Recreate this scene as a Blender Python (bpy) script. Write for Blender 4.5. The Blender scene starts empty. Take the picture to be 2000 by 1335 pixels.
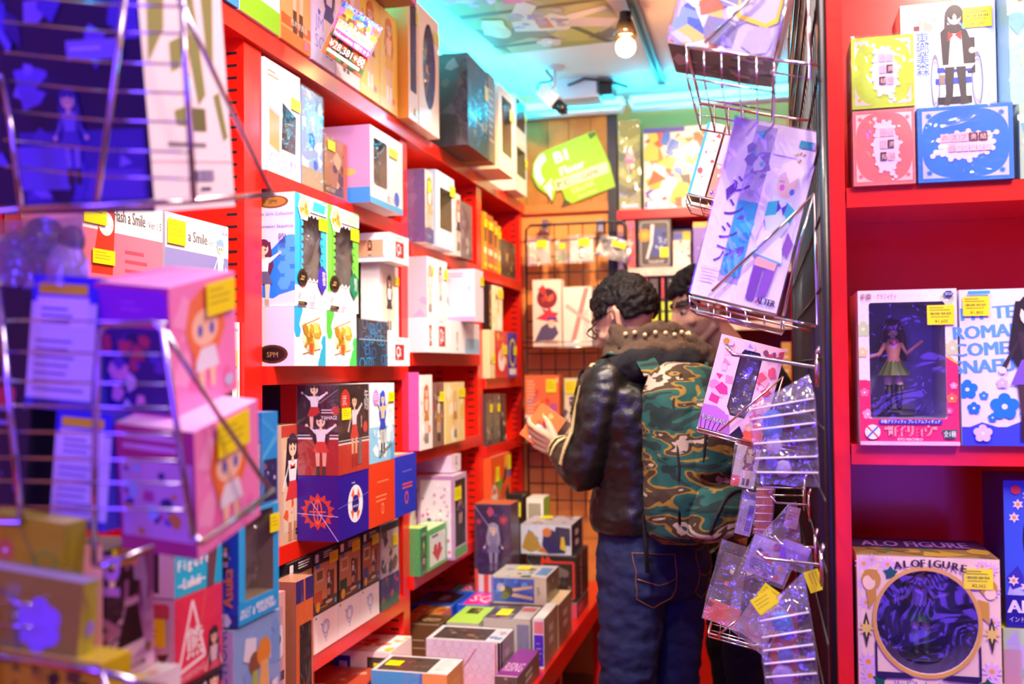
import bpy, bmesh, math, random
from mathutils import Vector, Matrix, Euler, noise
from mathutils.geometry import tessellate_polygon
PI = math.pi
SC = bpy.context.scene
COL = SC.collection
V3 = Vector

# ------------------------------------------------------------------ camera
F = 1944.4                                   # 35 mm lens on a 36 mm wide frame, in pixels of 2000
CAM = V3((0, 0, 1.45))
YAW, PIT, ROL = math.atan(490/1944.4), math.atan(52/1944.4), .010
_f = V3((-math.sin(YAW)*math.cos(PIT), math.cos(YAW)*math.cos(PIT), math.sin(PIT)))
_r0 = V3((math.cos(YAW), math.sin(YAW), 0)); _u0 = _r0.cross(_f)
_r = _r0*math.cos(ROL) - _u0*math.sin(ROL); _u = _u0*math.cos(ROL) + _r0*math.sin(ROL)
cd = bpy.data.cameras.new('camera'); cam = bpy.data.objects.new('camera', cd); COL.objects.link(cam)
cd.lens = 35; cd.sensor_width = 36; cd.clip_start = .02
cam.matrix_world = Matrix(((_r.x, _u.x, -_f.x, CAM.x), (_r.y, _u.y, -_f.y, CAM.y), (_r.z, _u.z, -_f.z, CAM.z), (0, 0, 0, 1)))
cd.dof.use_dof = True; cd.dof.focus_distance = 1.95; cd.dof.aperture_fstop = 3.2
SC.camera = cam

# ------------------------------------------------------------------ light and exposure
SC.view_settings.view_transform = 'Standard'
SC.view_settings.look = 'None'
SC.view_settings.exposure = 0.6
SC.view_settings.gamma = 1
SC.view_settings.use_curve_mapping = False
W = bpy.data.worlds.new('shop_ambient'); SC.world = W; W.use_nodes = True
_bg = W.node_tree.nodes['Background']; _bg.inputs[0].default_value = (.42, .20, .95, 1); _bg.inputs[1].default_value = .26

def area(name, loc, target, size, power, col, sy=None, spread=PI):
    l = bpy.data.lights.new(name, 'AREA'); l.energy = power; l.color = col; l.size = size
    if sy: l.shape = 'RECTANGLE'; l.size_y = sy
    l.spread = spread
    o = bpy.data.objects.new(name, l); COL.objects.link(o); o.location = loc
    o.rotation_euler = (V3(target)-V3(loc)).to_track_quat('-Z', 'Y').to_euler()
    return o

def spot(name, loc, target, power, col, ang=50, blend=.6, rad=.05):
    l = bpy.data.lights.new(name, 'SPOT'); l.energy = power; l.color = col; l.spot_size = math.radians(ang)
    l.spot_blend = blend; l.shadow_soft_size = rad
    o = bpy.data.objects.new(name, l); COL.objects.link(o); o.location = loc
    o.rotation_euler = (V3(target)-V3(loc)).to_track_quat('-Z', 'Y').to_euler()
    return o

WARM = (1, .80, .58); NEUT = (1, .93, .84)
# the shop's track spots, fill lights added overhead, the blue neon of the shop front behind the camera
spot('track_spot_light', (-.40, 1.30, 2.68), (-1.1, 2.15, 1.75), 29, NEUT, 62)
spot('track_spot_light', (-.42, 2.10, 2.68), (-1.1, 2.85, 1.55), 34, NEUT, 60)
spot('track_spot_light', (-.44, 2.95, 2.68), (-1.1, 3.45, 1.55), 42, NEUT, 60)
spot('track_spot_light', (-.40, 1.60, 2.68), (-.9, 2.3, .6), 62, NEUT, 70)
spot('track_spot_light', (-.46, 3.4, 2.68), (-.85, 4.65, 1.7), 80, (1, .66, .30), 80)
spot('track_spot_light', (-.30, 3.3, 2.68), (-.4, 4.7, 2.1), 24, WARM, 60)
spot('track_spot_light', (-.45, .8, 2.68), (.0, 1.75, 1.6), 46, (1, .84, .82), 60)
spot('track_spot_light', (.15, 1.1, 2.68), (-.52, .95, 1.4), 17, (1, .80, .84), 55)  # added off the track to brighten the aisle faces of the basket boxes
spot('track_spot_light', (-.36, 2.3, 2.68), (-.8, 3.2, .5), 66, WARM, 60)
for _y in (1.9, 2.75, 3.5):                                         # unseen warm points added to tint the ceiling orange
    _l = bpy.data.lights.new('ceiling_tint_light', 'POINT'); _l.energy = 3.2; _l.color = (1, .36, .14); _l.shadow_soft_size = .04
    _o = bpy.data.objects.new('ceiling_tint_light', _l); COL.objects.link(_o); _o.location = (.0, _y, 2.58)
area('aisle_fill', (-.15, 1.5, 2.74), (-.2, 1.55, 0), .5, 16, (1, .84, .78), 1.2)  # unseen soft fill added over the aisle
area('right_shelf_fill', (.75, .5, 2.72), (.5, 1.75, 1.2), .5, 19, (1, .74, .62), .5, 2.2)  # unseen front fill added to brighten the right-hand shelves
area('shopfront_blue_neon', (-.5, -.75, 2.0), (-.75, .9, 1.6), .5, 22, (.10, .04, 1), 1.0)
area('shopfront_blue_neon', (.55, -.5, .9), (.25, 1.7, 1.15), .35, 4, (.16, .05, 1), .7)

# ------------------------------------------------------------------ helpers
def ray(u, v): return _r*((u-1000)/F) + _u*((667.5-v)/F) + _f
def on(u, v, ax, val):
    d = ray(u, v); return CAM + d*((val-CAM[ax])/d[ax])
def onX(u, v, X): return on(u, v, 0, X)          # a point of the photograph on the plane x = X, and so on
def onY(u, v, Y): return on(u, v, 1, Y)
def onZ(u, v, z): return on(u, v, 2, z)

def lin(c):
    if isinstance(c, str):
        c = c.lstrip('#')
        if len(c) == 3: c = ''.join(x*2 for x in c)
        c = tuple(int(c[i:i+2], 16)/255 for i in (0, 2, 4))
        return tuple((x/12.92 if x <= .04045 else ((x+.055)/1.055)**2.4) for x in c) + (1,)
    return tuple(c[:3]) + (1,)

MATS = {}
def mat(name, col='#888', rough=.5, metal=0, coat=0, emit=0, spec=.5, bump=0, bscale=60, noise_mix=0, attr=False, alpha=None, trans=0, var=None):
    if name in MATS: return MATS[name]
    m = bpy.data.materials.new(name); m.use_nodes = True; nt = m.node_tree; b = nt.nodes['Principled BSDF']
    b.inputs['Roughness'].default_value = rough; b.inputs['Metallic'].default_value = metal
    b.inputs['Coat Weight'].default_value = coat; b.inputs['Coat Roughness'].default_value = .12
    b.inputs['Specular IOR Level'].default_value = spec
    base = None
    if attr:
        a = nt.nodes.new('ShaderNodeAttribute'); a.attribute_name = 'Col'; base = a.outputs['Color']
    else:
        rgb = nt.nodes.new('ShaderNodeRGB'); rgb.outputs[0].default_value = lin(col); base = rgb.outputs[0]
    if noise_mix:
        n = nt.nodes.new('ShaderNodeTexNoise'); n.inputs['Scale'].default_value = bscale; n.inputs['Detail'].default_value = 4
        tc = nt.nodes.new('ShaderNodeTexCoord'); nt.links.new(tc.outputs['Object'], n.inputs['Vector'])
        mx = nt.nodes.new('ShaderNodeMix'); mx.data_type = 'RGBA'; mx.blend_type = 'MULTIPLY'
        mx.inputs[0].default_value = noise_mix; nt.links.new(base, mx.inputs[6])
        rp = nt.nodes.new('ShaderNodeValToRGB'); rp.color_ramp.elements[0].position = .3; rp.color_ramp.elements[1].position = .7
        rp.color_ramp.elements[0].color = lin(var or '#555')
        nt.links.new(n.outputs[0], rp.inputs[0]); nt.links.new(rp.outputs[0], mx.inputs[7]); base = mx.outputs[2]
    nt.links.new(base, b.inputs['Base Color'])
    if emit:
        nt.links.new(base, b.inputs['Emission Color']); b.inputs['Emission Strength'].default_value = emit
    if trans: b.inputs['Transmission Weight'].default_value = trans
    if bump:
        n2 = nt.nodes.new('ShaderNodeTexNoise'); n2.inputs['Scale'].default_value = bscale; n2.inputs['Detail'].default_value = 3
        tc2 = nt.nodes.new('ShaderNodeTexCoord'); nt.links.new(tc2.outputs['Object'], n2.inputs['Vector'])
        bp = nt.nodes.new('ShaderNodeBump'); bp.inputs['Strength'].default_value = bump; bp.inputs['Distance'].default_value = .01
        nt.links.new(n2.outputs[0], bp.inputs['Height']); nt.links.new(bp.outputs[0], b.inputs['Normal'])
    MATS[name] = m; return m

def film(name, gloss=.18, tint='#fff', rough=.08, bump=.5, bscale=30, haze=.0):
    """clear packing film: mostly see-through, a wrinkled shine and a little milky haze"""
    if name in MATS: return MATS[name]
    m = bpy.data.materials.new(name); m.use_nodes = True; nt = m.node_tree
    for n in list(nt.nodes):
        if n.type == 'BSDF_PRINCIPLED': nt.nodes.remove(n)
    out = nt.nodes['Material Output']
    t = nt.nodes.new('ShaderNodeBsdfTransparent'); t.inputs[0].default_value = lin(tint)
    g = nt.nodes.new('ShaderNodeBsdfGlossy'); g.inputs['Roughness'].default_value = rough
    n = nt.nodes.new('ShaderNodeTexNoise'); n.inputs['Scale'].default_value = bscale; n.inputs['Detail'].default_value = 2
    n.inputs['Distortion'].default_value = 1.2
    tc = nt.nodes.new('ShaderNodeTexCoord'); nt.links.new(tc.outputs['Object'], n.inputs['Vector'])
    bp = nt.nodes.new('ShaderNodeBump'); bp.inputs['Strength'].default_value = bump; bp.inputs['Distance'].default_value = .02
    nt.links.new(n.outputs[0], bp.inputs['Height']); nt.links.new(bp.outputs[0], g.inputs['Normal'])
    mx = nt.nodes.new('ShaderNodeMixShader'); mx.inputs[0].default_value = gloss
    nt.links.new(t.outputs[0], mx.inputs[1]); nt.links.new(g.outputs[0], mx.inputs[2])
    last = mx
    if haze:
        d = nt.nodes.new('ShaderNodeBsdfDiffuse'); d.inputs[0].default_value = (.85, .83, .85, 1)
        m2 = nt.nodes.new('ShaderNodeMixShader'); m2.inputs[0].default_value = haze
        nt.links.new(mx.outputs[0], m2.inputs[1]); nt.links.new(d.outputs[0], m2.inputs[2]); last = m2
    nt.links.new(last.outputs[0], out.inputs[0]); MATS[name] = m; return m

PRINT = mat('printed_card', attr=True, rough=.42, coat=.18)
PAINT = mat('moulded_paint', attr=True, rough=.45)
CLOTHCOL = mat('coloured_cloth', attr=True, rough=.85, bump=.25, bscale=180)
FILM = film('window_film', .09, '#f4f4f8', .10, .3, 18, .01)
SHRINK = film('shrink_wrap', .11, '#fafafc', .10, .35, 16, .015)
BLISTER = film('clear_blister', .20, '#f6f6f8', .12, .5, 34, .10)
TRAY = film('crinkled_tray', .26, '#e6e2e0', .12, .5, 30, .10)
RED = mat('red_enamel', '#e8200c', rough=.3, coat=.25, noise_mix=.12, bscale=8, var='#aaa')
CHROME = mat('chromed_wire', '#d8d6d8', rough=.16, metal=1)
WH = mat('white_plastic', '#d8d0d4', rough=.35, noise_mix=.05); DKP = mat('dark_plastic', '#14141c', rough=.3, coat=.4)
BLACKW = mat('black_wire', '#0a0a0c', rough=.35, coat=.3)

class MB:
    """collects faces with a printed colour each and links them as one mesh object"""
    def __init__(s): s.v = []; s.f = []; s.c = []; s.m = []; s.sm = []
    def face(s, pts, col='#888', m=0, smooth=False):
        i = len(s.v); s.v.extend(V3(p) for p in pts); s.f.append(tuple(range(i, i+len(pts)))); s.c.append(lin(col)); s.m.append(m); s.sm.append(smooth)
    def mesh(s, vs, fs, col='#888', m=0, smooth=False):
        i = len(s.v); s.v.extend(V3(p) for p in vs)
        for f in fs: s.f.append(tuple(i+k for k in f)); s.c.append(lin(col)); s.m.append(m); s.sm.append(smooth)
    def box(s, a, b, col='#888', m=0, cols=None):
        (x0, y0, z0), (x1, y1, z1) = a, b
        v = [(x0,y0,z0),(x1,y0,z0),(x1,y1,z0),(x0,y1,z0),(x0,y0,z1),(x1,y0,z1),(x1,y1,z1),(x0,y1,z1)]
        q = [(0,1,5,4),(1,2,6,5),(2,3,7,6),(3,0,4,7),(4,5,6,7),(3,2,1,0)]
        for k, f in enumerate(q): s.face([v[j] for j in f], (cols[k] if cols else col), m)
    def tube(s, pts, r, col='#888', m=0, n=8, caps=True, closed=False):
        pts = [V3(p) for p in pts]; N = len(pts); rs = r if isinstance(r, (list, tuple)) else [r]*N
        up = None; rings = []
        for i in range(N):
            if closed: d = (pts[(i+1) % N]-pts[i-1]).normalized()
            else: d = (pts[min(i+1, N-1)]-pts[max(i-1, 0)]).normalized()
            if up is None:
                up = V3((0, 0, 1)) if abs(d.z) < .9 else V3((1, 0, 0))
            a = d.cross(up).normalized(); up = a.cross(d).normalized()
            rings.append([pts[i] + (a*math.cos(2*PI*k/n) + up*math.sin(2*PI*k/n))*rs[i] for k in range(n)])
        vs = [p for rg in rings for p in rg]; fs = []
        for i in range(N if closed else N-1):
            j = (i+1) % N
            for k in range(n): fs.append((i*n+k, i*n+(k+1) % n, j*n+(k+1) % n, j*n+k))
        if caps and not closed: fs += [tuple(range(n-1, -1, -1)), tuple((N-1)*n+k for k in range(n))]
        s.mesh(vs, fs, col, m, True)
    def lathe(s, prof, o=(0,0,0), col='#888', m=0, n=20, rot=None):
        o = V3(o); vs = []; fs = []
        for r, z in prof:
            for k in range(n):
                p = V3((r*math.cos(2*PI*k/n), r*math.sin(2*PI*k/n), z))
                vs.append(o + (rot @ p if rot else p))
        for i in range(len(prof)-1):
            for k in range(n): fs.append((i*n+k, i*n+(k+1) % n, (i+1)*n+(k+1) % n, (i+1)*n+k))
        fs += [tuple(range(n-1, -1, -1)), tuple((len(prof)-1)*n+k for k in range(n))]
        s.mesh(vs, fs, col, m, True)
    def ball(s, c, r, col='#888', m=0, n=12, sc=(1,1,1), rot=None):
        c = V3(c); h = n//2+1; vs = []; fs = []
        for i in range(h+1):
            a = PI*i/h
            for k in range(n):
                p = V3((math.sin(a)*math.cos(2*PI*k/n)*r*sc[0], math.sin(a)*math.sin(2*PI*k/n)*r*sc[1], math.cos(a)*r*sc[2]))
                vs.append(c + (rot @ p if rot else p))
        for i in range(h):
            for k in range(n): fs.append((i*n+k, (i+1)*n+k, (i+1)*n+(k+1) % n, i*n+(k+1) % n))
        s.mesh(vs, fs, col, m, True)
    def build(s, name, mats, parent=None, loc=None, rot=None):
        me = bpy.data.meshes.new(name); me.from_pydata([tuple(v) for v in s.v], [], s.f)
        for m in (mats if isinstance(mats, (list, tuple)) else [mats]): me.materials.append(m)
        a = me.color_attributes.new('Col', 'FLOAT_COLOR', 'CORNER')
        buf = []
        for f, c in zip(s.f, s.c): buf.extend(c*len(f))
        a.data.foreach_set('color', buf)
        me.polygons.foreach_set('material_index', s.m); me.polygons.foreach_set('use_smooth', s.sm)
        me.update()
        o = bpy.data.objects.new(name, me); COL.objects.link(o)
        if parent: o.parent = parent
        if loc is not None: o.location = loc
        if rot is not None: o.rotation_euler = rot
        return o

def tag(o, label, cat, group=None, kind=None):
    o['label'] = label; o['category'] = cat
    if group: o['group'] = group
    if kind: o['kind'] = kind
    return o
def thing(name, label, cat, loc=(0,0,0), rot=(0,0,0), group=None):
    o = bpy.data.objects.new(name, None); COL.objects.link(o); o.empty_display_size = .05
    o.location = loc; o.rotation_euler = rot
    return tag(o, label, cat, group)
def struct(o):
    o['kind'] = 'structure'; return o

# ------------------------------------------------------------------ lettering
_TX = {}
def text_mesh(s):
    if s not in _TX:
        c = bpy.data.curves.new('lettering', 'FONT'); c.body = s; c.resolution_u = 2
        o = bpy.data.objects.new('lettering', c); COL.objects.link(o)
        bpy.context.view_layer.update()
        me = bpy.data.meshes.new_from_object(o)
        vs = [(v.co.x, v.co.y) for v in me.vertices]; fs = [tuple(p.vertices) for p in me.polygons]
        x0 = min((v[0] for v in vs), default=0); x1 = max((v[0] for v in vs), default=1)
        _TX[s] = ([(a-x0, b) for a, b in vs], fs, max(x1-x0, 1e-4))
        bpy.data.objects.remove(o); bpy.data.curves.remove(c); bpy.data.meshes.remove(me)
    return _TX[s]

class Fc:
    """one flat face of a thing: prints shapes and lettering on it, x and y running 0..1 from its lower left corner"""
    EPS = .00006
    def __init__(s, mb, O, U, V, w, h, m=0):
        s.mb = mb; s.O = V3(O); s.U = V3(U); s.V = V3(V); s.N = s.U.cross(s.V); s.w = w; s.h = h; s.k = 1; s.m = m; s.hole = None
    def P(s, x, y): return s.O + s.U*(x*s.w) + s.V*(y*s.h) + s.N*(s.k*s.EPS)
    def p(s, pts, c):
        if any(x < 0 or x > 1 or y < 0 or y > 1 for x, y in pts):          # prints end at the edge of the card
            for ax, lo in ((0, 1), (0, 0), (1, 1), (1, 0)):
                out = []
                for i in range(len(pts)):
                    a, b = pts[i-1], pts[i]; ia = a[ax] >= 0 if lo else a[ax] <= 1; ib = b[ax] >= 0 if lo else b[ax] <= 1
                    if ia != ib:
                        t = ((0 if lo else 1)-a[ax])/(b[ax]-a[ax]); out.append((a[0]+(b[0]-a[0])*t, a[1]+(b[1]-a[1])*t))
                    if ib: out.append(b)
                pts = out
                if len(pts) < 3: s.k += 1; return s
        if s.hole:
            (hx0, hy0, hx1, hy1), rnd = s.hole
            xs = [q[0] for q in pts]; ys = [q[1] for q in pts]
            if not (max(xs) <= hx0 or min(xs) >= hx1 or max(ys) <= hy0 or min(ys) >= hy1):
                if rnd and max(xs)-min(xs) < .2 and max(ys)-min(ys) < .2:      # small print: keep it unless it lies in the opening
                    mx, my = sum(xs)/len(xs), sum(ys)/len(ys)
                    if ((mx-(hx0+hx1)/2)/((hx1-hx0)/2))**2+((my-(hy0+hy1)/2)/((hy1-hy0)/2))**2 < .98: s.k += 1; return s
                else:                                                          # cut the opening's rectangle out of the print
                    h, s.hole = s.hole, None; k = s.k
                    for sub in (s._cut(pts, 0, hx0, 1), s._cut(pts, 0, hx1, 0), s._cut(s._cut(s._cut(pts, 0, hx0, 0), 0, hx1, 1), 1, hy0, 1), s._cut(s._cut(s._cut(pts, 0, hx0, 0), 0, hx1, 1), 1, hy1, 0)):
                        if len(sub) > 2: s.k = k; s.p(sub, c)
                    s.hole = h; s.k = k+1; return s
        s.mb.face([s.P(x, y) for x, y in pts], c, s.m); s.k += 1; return s
    def _cut(s, pts, ax, v, below):
        out = []
        for i in range(len(pts)):
            a, b = pts[i-1], pts[i]; ia = (a[ax] <= v) == bool(below); ib = (b[ax] <= v) == bool(below)
            if ia != ib: t = (v-a[ax])/(b[ax]-a[ax]); out.append((a[0]+(b[0]-a[0])*t, a[1]+(b[1]-a[1])*t))
            if ib: out.append(b)
        return out
    def r(s, x0, y0, x1, y1, c): return s.p([(x0,y0),(x1,y0),(x1,y1),(x0,y1)], c)
    def e(s, cx, cy, rx, ry, c, n=18): return s.p([(cx+rx*math.cos(2*PI*i/n), cy+ry*math.sin(2*PI*i/n)) for i in range(n)], c)
    def c(s, cx, cy, r, c, n=18):
        a = min(s.w, s.h)*r; return s.e(cx, cy, a/s.w, a/s.h, c, n)
    def star(s, cx, cy, r, c, n=5, inner=.45, rot=PI/2):
        a = min(s.w, s.h)*r; pts = []
        for i in range(2*n):
            q = a*(1 if i % 2 == 0 else inner); t = rot + PI*i/n
            pts.append((cx+q*math.cos(t)/s.w, cy+q*math.sin(t)/s.h))
        mid = (cx, cy)
        for i in range(2*n): s.mb.face([s.P(*mid), s.P(*pts[i]), s.P(*pts[(i+1) % (2*n)])], c, s.m)
        s.k += 1; return s
    def flower(s, cx, cy, r, c, n=5, mid='#fff'):
        a = min(s.w, s.h)*r
        for i in range(n):
            t = 2*PI*i/n + PI/2
            s.c(cx+.55*a*math.cos(t)/s.w, cy+.55*a*math.sin(t)/s.h, r*.42, c, 12)
        s.c(cx, cy, r*.2, mid, 10); return s
    def line(s, x0, y0, x1, y1, t, c):
        a = V3((x0*s.w, y0*s.h, 0)); b = V3((x1*s.w, y1*s.h, 0)); d = (b-a).normalized(); q = V3((-d.y, d.x, 0))*(t*min(s.w, s.h)/2)
        return s.p([((p.x)/s.w, (p.y)/s.h) for p in (a-q, b-q, b+q, a+q)], c)
    def ring(s, cx, cy, rx, ry, t, c, n=36):
        for i in range(n):
            a, b = 2*PI*i/n, 2*PI*(i+1)/n
            s.p([(cx+rx*q*math.cos(z), cy+ry*q*math.sin(z)) for q, z in ((1,a),(1,b),(1-t,b),(1-t,a))], c); s.k -= 1
        s.k += 1; return s
    def t(s, txt, x, y, hh, c, rot=0, maxw=None, al='l', vert=False, sx=1, skew=0, bold=0):
        """lettering: hh = letter height as a part of the face height, maxw = largest width as a part of the face width"""
        if vert:
            for i, ch in enumerate(txt): s.t(ch, x, y-i*hh*1.12, hh, c, sx=sx, bold=bold); s.k -= 1
            s.k += 1; return s
        vs, fs, wd = text_mesh(txt); H = hh*s.h/.72; sxx = H*sx
        lim = maxw and maxw*(s.w if abs(rot) < 45 else s.h)
        if maxw and wd*sxx > lim: sxx = lim/wd
        off = {'l': 0, 'c': -wd/2, 'r': -wd}[al]; ca, sa = math.cos(math.radians(rot)), math.sin(math.radians(rot))
        for ox in ((0,) if not bold else (-bold, 0, bold)):
            pts = []
            for a, b in vs:
                px, py = (a+off+ox)*sxx + skew*b*H, b*H
                pts.append(s.P(x+(px*ca-py*sa)/s.w, y+(px*sa+py*ca)/s.h))
            s.mb.mesh(pts, fs, c, s.m); s.k += 1
        return s
    def fig(s, cx, y0, hh, hair='#5a3018', top='#eee', skirt='#335', leg='#f2c9a8', skin='#f4cfae', boot='#332', arms=0, lean=0, longh=True, bow=None):
        """a plain printed doll: hair, face, top, arms, skirt and legs"""
        q = hh*s.h/s.w
        def X(x, y): return (cx + (x + lean*(y-.5))*q, y0 + y*hh)
        P = lambda pts, c: s.p([X(*a) for a in pts], c)
        E = lambda x, y, rx, ry, c, n=14: s.p([X(x+rx*math.cos(2*PI*i/n), y+ry*math.sin(2*PI*i/n)) for i in range(n)], c)
        if longh: P([(-.10,.95),(-.15,.62),(-.10,.5),(.10,.5),(.15,.62),(.10,.95)], hair)
        for sd in (-1, 1):
            P([(sd*.10,.42),(sd*.02,.42),(sd*.03,.04),(sd*.07,.04)] if sd < 0 else [(.02,.42),(.10,.42),(.07,.04),(.03,.04)], leg)
            P([(sd*.05-.03,.17),(sd*.05+.03,.17),(sd*.05+.035,.0),(sd*.05-.035,.0)], boot)
            hx, hy = ((sd*.19, .48), (sd*.24, .80), (sd*.17, .56))[arms if arms < 2 else (0 if sd < 0 else 1)]
            P([(sd*.07,.72),(sd*.09,.66),(hx+.02,hy),(hx-.02,hy)], top); E(hx, hy, .025, .025, skin, 8)
        P([(-.09,.74),(.09,.74),(.065,.56),(.08,.48),(-.08,.48),(-.065,.56)], top)
        P([(-.07,.55),(.07,.55),(.14,.38),(-.14,.38)], skirt)
        if bow: P([(-.05,.71),(.05,.66),(.05,.71),(-.05,.66)], bow)
        P([(-.02,.78),(.02,.78),(.025,.72),(-.025,.72)], skin)
        E(0, .88, .098, .11, hair); E(0, .855, .075, .082, skin)
        P([(-.09,.93),(-.04,.87),(.0,.90),(.045,.865),(.09,.93),(.05,.98),(-.05,.98)], hair)
        E(-.03, .845, .011, .018, '#223', 8); E(.03, .845, .011, .018, '#223', 8)
        return s
    def lines(s, x, y, w, n, dy, c, seed=1, hh=.012):
        rd = random.Random(seed)
        for i in range(n):
            s.r(x, y-i*dy, x+w*rd.uniform(.6, 1), y-i*dy+hh, c); s.k -= 1
        s.k += 1; return s
    def busy(s, seed, pal, n=14, x0=.05, y0=.05, x1=.95, y1=.95, r=.16):
        rd = random.Random(seed)
        for i in range(n):
            cx, cy = rd.uniform(x0, x1), rd.uniform(y0, y1); q = rd.uniform(.3, 1)*r; m = rd.randint(3, 7); t0 = rd.uniform(0, 6)
            a = min(s.w, s.h)*q; pts = []
            for j in range(m):
                t = t0+2*PI*j/m; k = rd.uniform(.5, 1.2)
                pts.append((min(max(cx+a*k*math.cos(t)/s.w, .01), .99), min(max(cy+a*k*math.sin(t)/s.h, .01), .99)))
            s.p(pts, rd.choice(pal))
        return s
    def bars(s, x, y, w, h, c='#222', n=16, seed=2):
        rd = random.Random(seed)
        for i in range(n):
            a = x+w*i/n; s.r(a, y, a+w/n*rd.uniform(.25, .8), y+h, c); s.k -= 1
        s.k += 1; return s

def crumple(pts, seed, amp, res=10):
    """a rectangular film between four corners, crumpled"""
    a, b, c, d = [V3(p) for p in pts]; n = (b-a).cross(d-a).normalized(); m = MB(); P = {}
    for i in range(res+1):
        for j in range(res+1):
            u, v = i/res, j/res; p = a*(1-u)*(1-v)+b*u*(1-v)+c*u*v+d*(1-u)*v
            k = noise.noise(p*22+V3((seed, 0, 0)))*amp + noise.noise(p*60+V3((0, seed, 0)))*amp*.4
            P[i, j] = p+n*k
    for i in range(res):
        for j in range(res): m.face([P[i,j], P[i+1,j], P[i+1,j+1], P[i,j+1]], '#fff', 0, True)
    return m

def rrect(x0, y0, x1, y1, r, asp=1, n=5):
    """rounded rectangle outline, counter-clockwise; asp = face height / width so corners stay round"""
    pts = []
    for cx, cy, a0 in ((x1-r*asp, y0+r, -PI/2), (x1-r*asp, y1-r, 0), (x0+r*asp, y1-r, PI/2), (x0+r*asp, y0+r, PI)):
        for i in range(n+1):
            t = a0 + PI/2*i/n; pts.append((cx+r*asp*math.cos(t), cy+r*math.sin(t)))
    return pts

def sticker_on(fc, parent, x, y, w, h, price=None, seed=1, name='price_sticker', rot=0, col='#f6ee00'):
    """a yellow price label stuck on a face: a part of its own"""
    mb = MB(); ca, sa = math.cos(math.radians(rot)), math.sin(math.radians(rot))
    U = fc.U*ca + fc.V*sa; Vv = fc.V*ca - fc.U*sa
    O = fc.O + fc.U*(x*fc.w) + fc.V*(y*fc.h) + fc.N*.0035
    sw, sh = w*fc.w, h*fc.h
    f = Fc(mb, O, U, Vv, sw, sh); N = fc.N
    P = lambda a, b, d: O + U*(a*sw) + Vv*(b*sh) + N*d
    mb.face([P(0,0,0), P(1,0,0), P(1,1,0), P(0,1,0)], col)
    for (a, b), (c, d) in (((0,0),(1,0)), ((1,0),(1,1)), ((1,1),(0,1)), ((0,1),(0,0))):
        mb.face([P(a,b,-.0008), P(c,d,-.0008), P(c,d,0), P(a,b,0)], col)
    if price is not None:
        f.lines(.08, .84, .8, 2, .12, '#8a8330', seed, .05); f.bars(.1, .5, .78, .12, '#333', 18, seed); f.lines(.12, .38, .7, 1, .1, '#8a8330', seed+1, .04)
        f.t(price, .28, .1, .16, '#3a3820', maxw=.6)
    else:
        f.lines(.1, .74, .75, 3, .2, '#b9b020', seed, .06)
    return mb.build(name, PRINT, parent)

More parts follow.
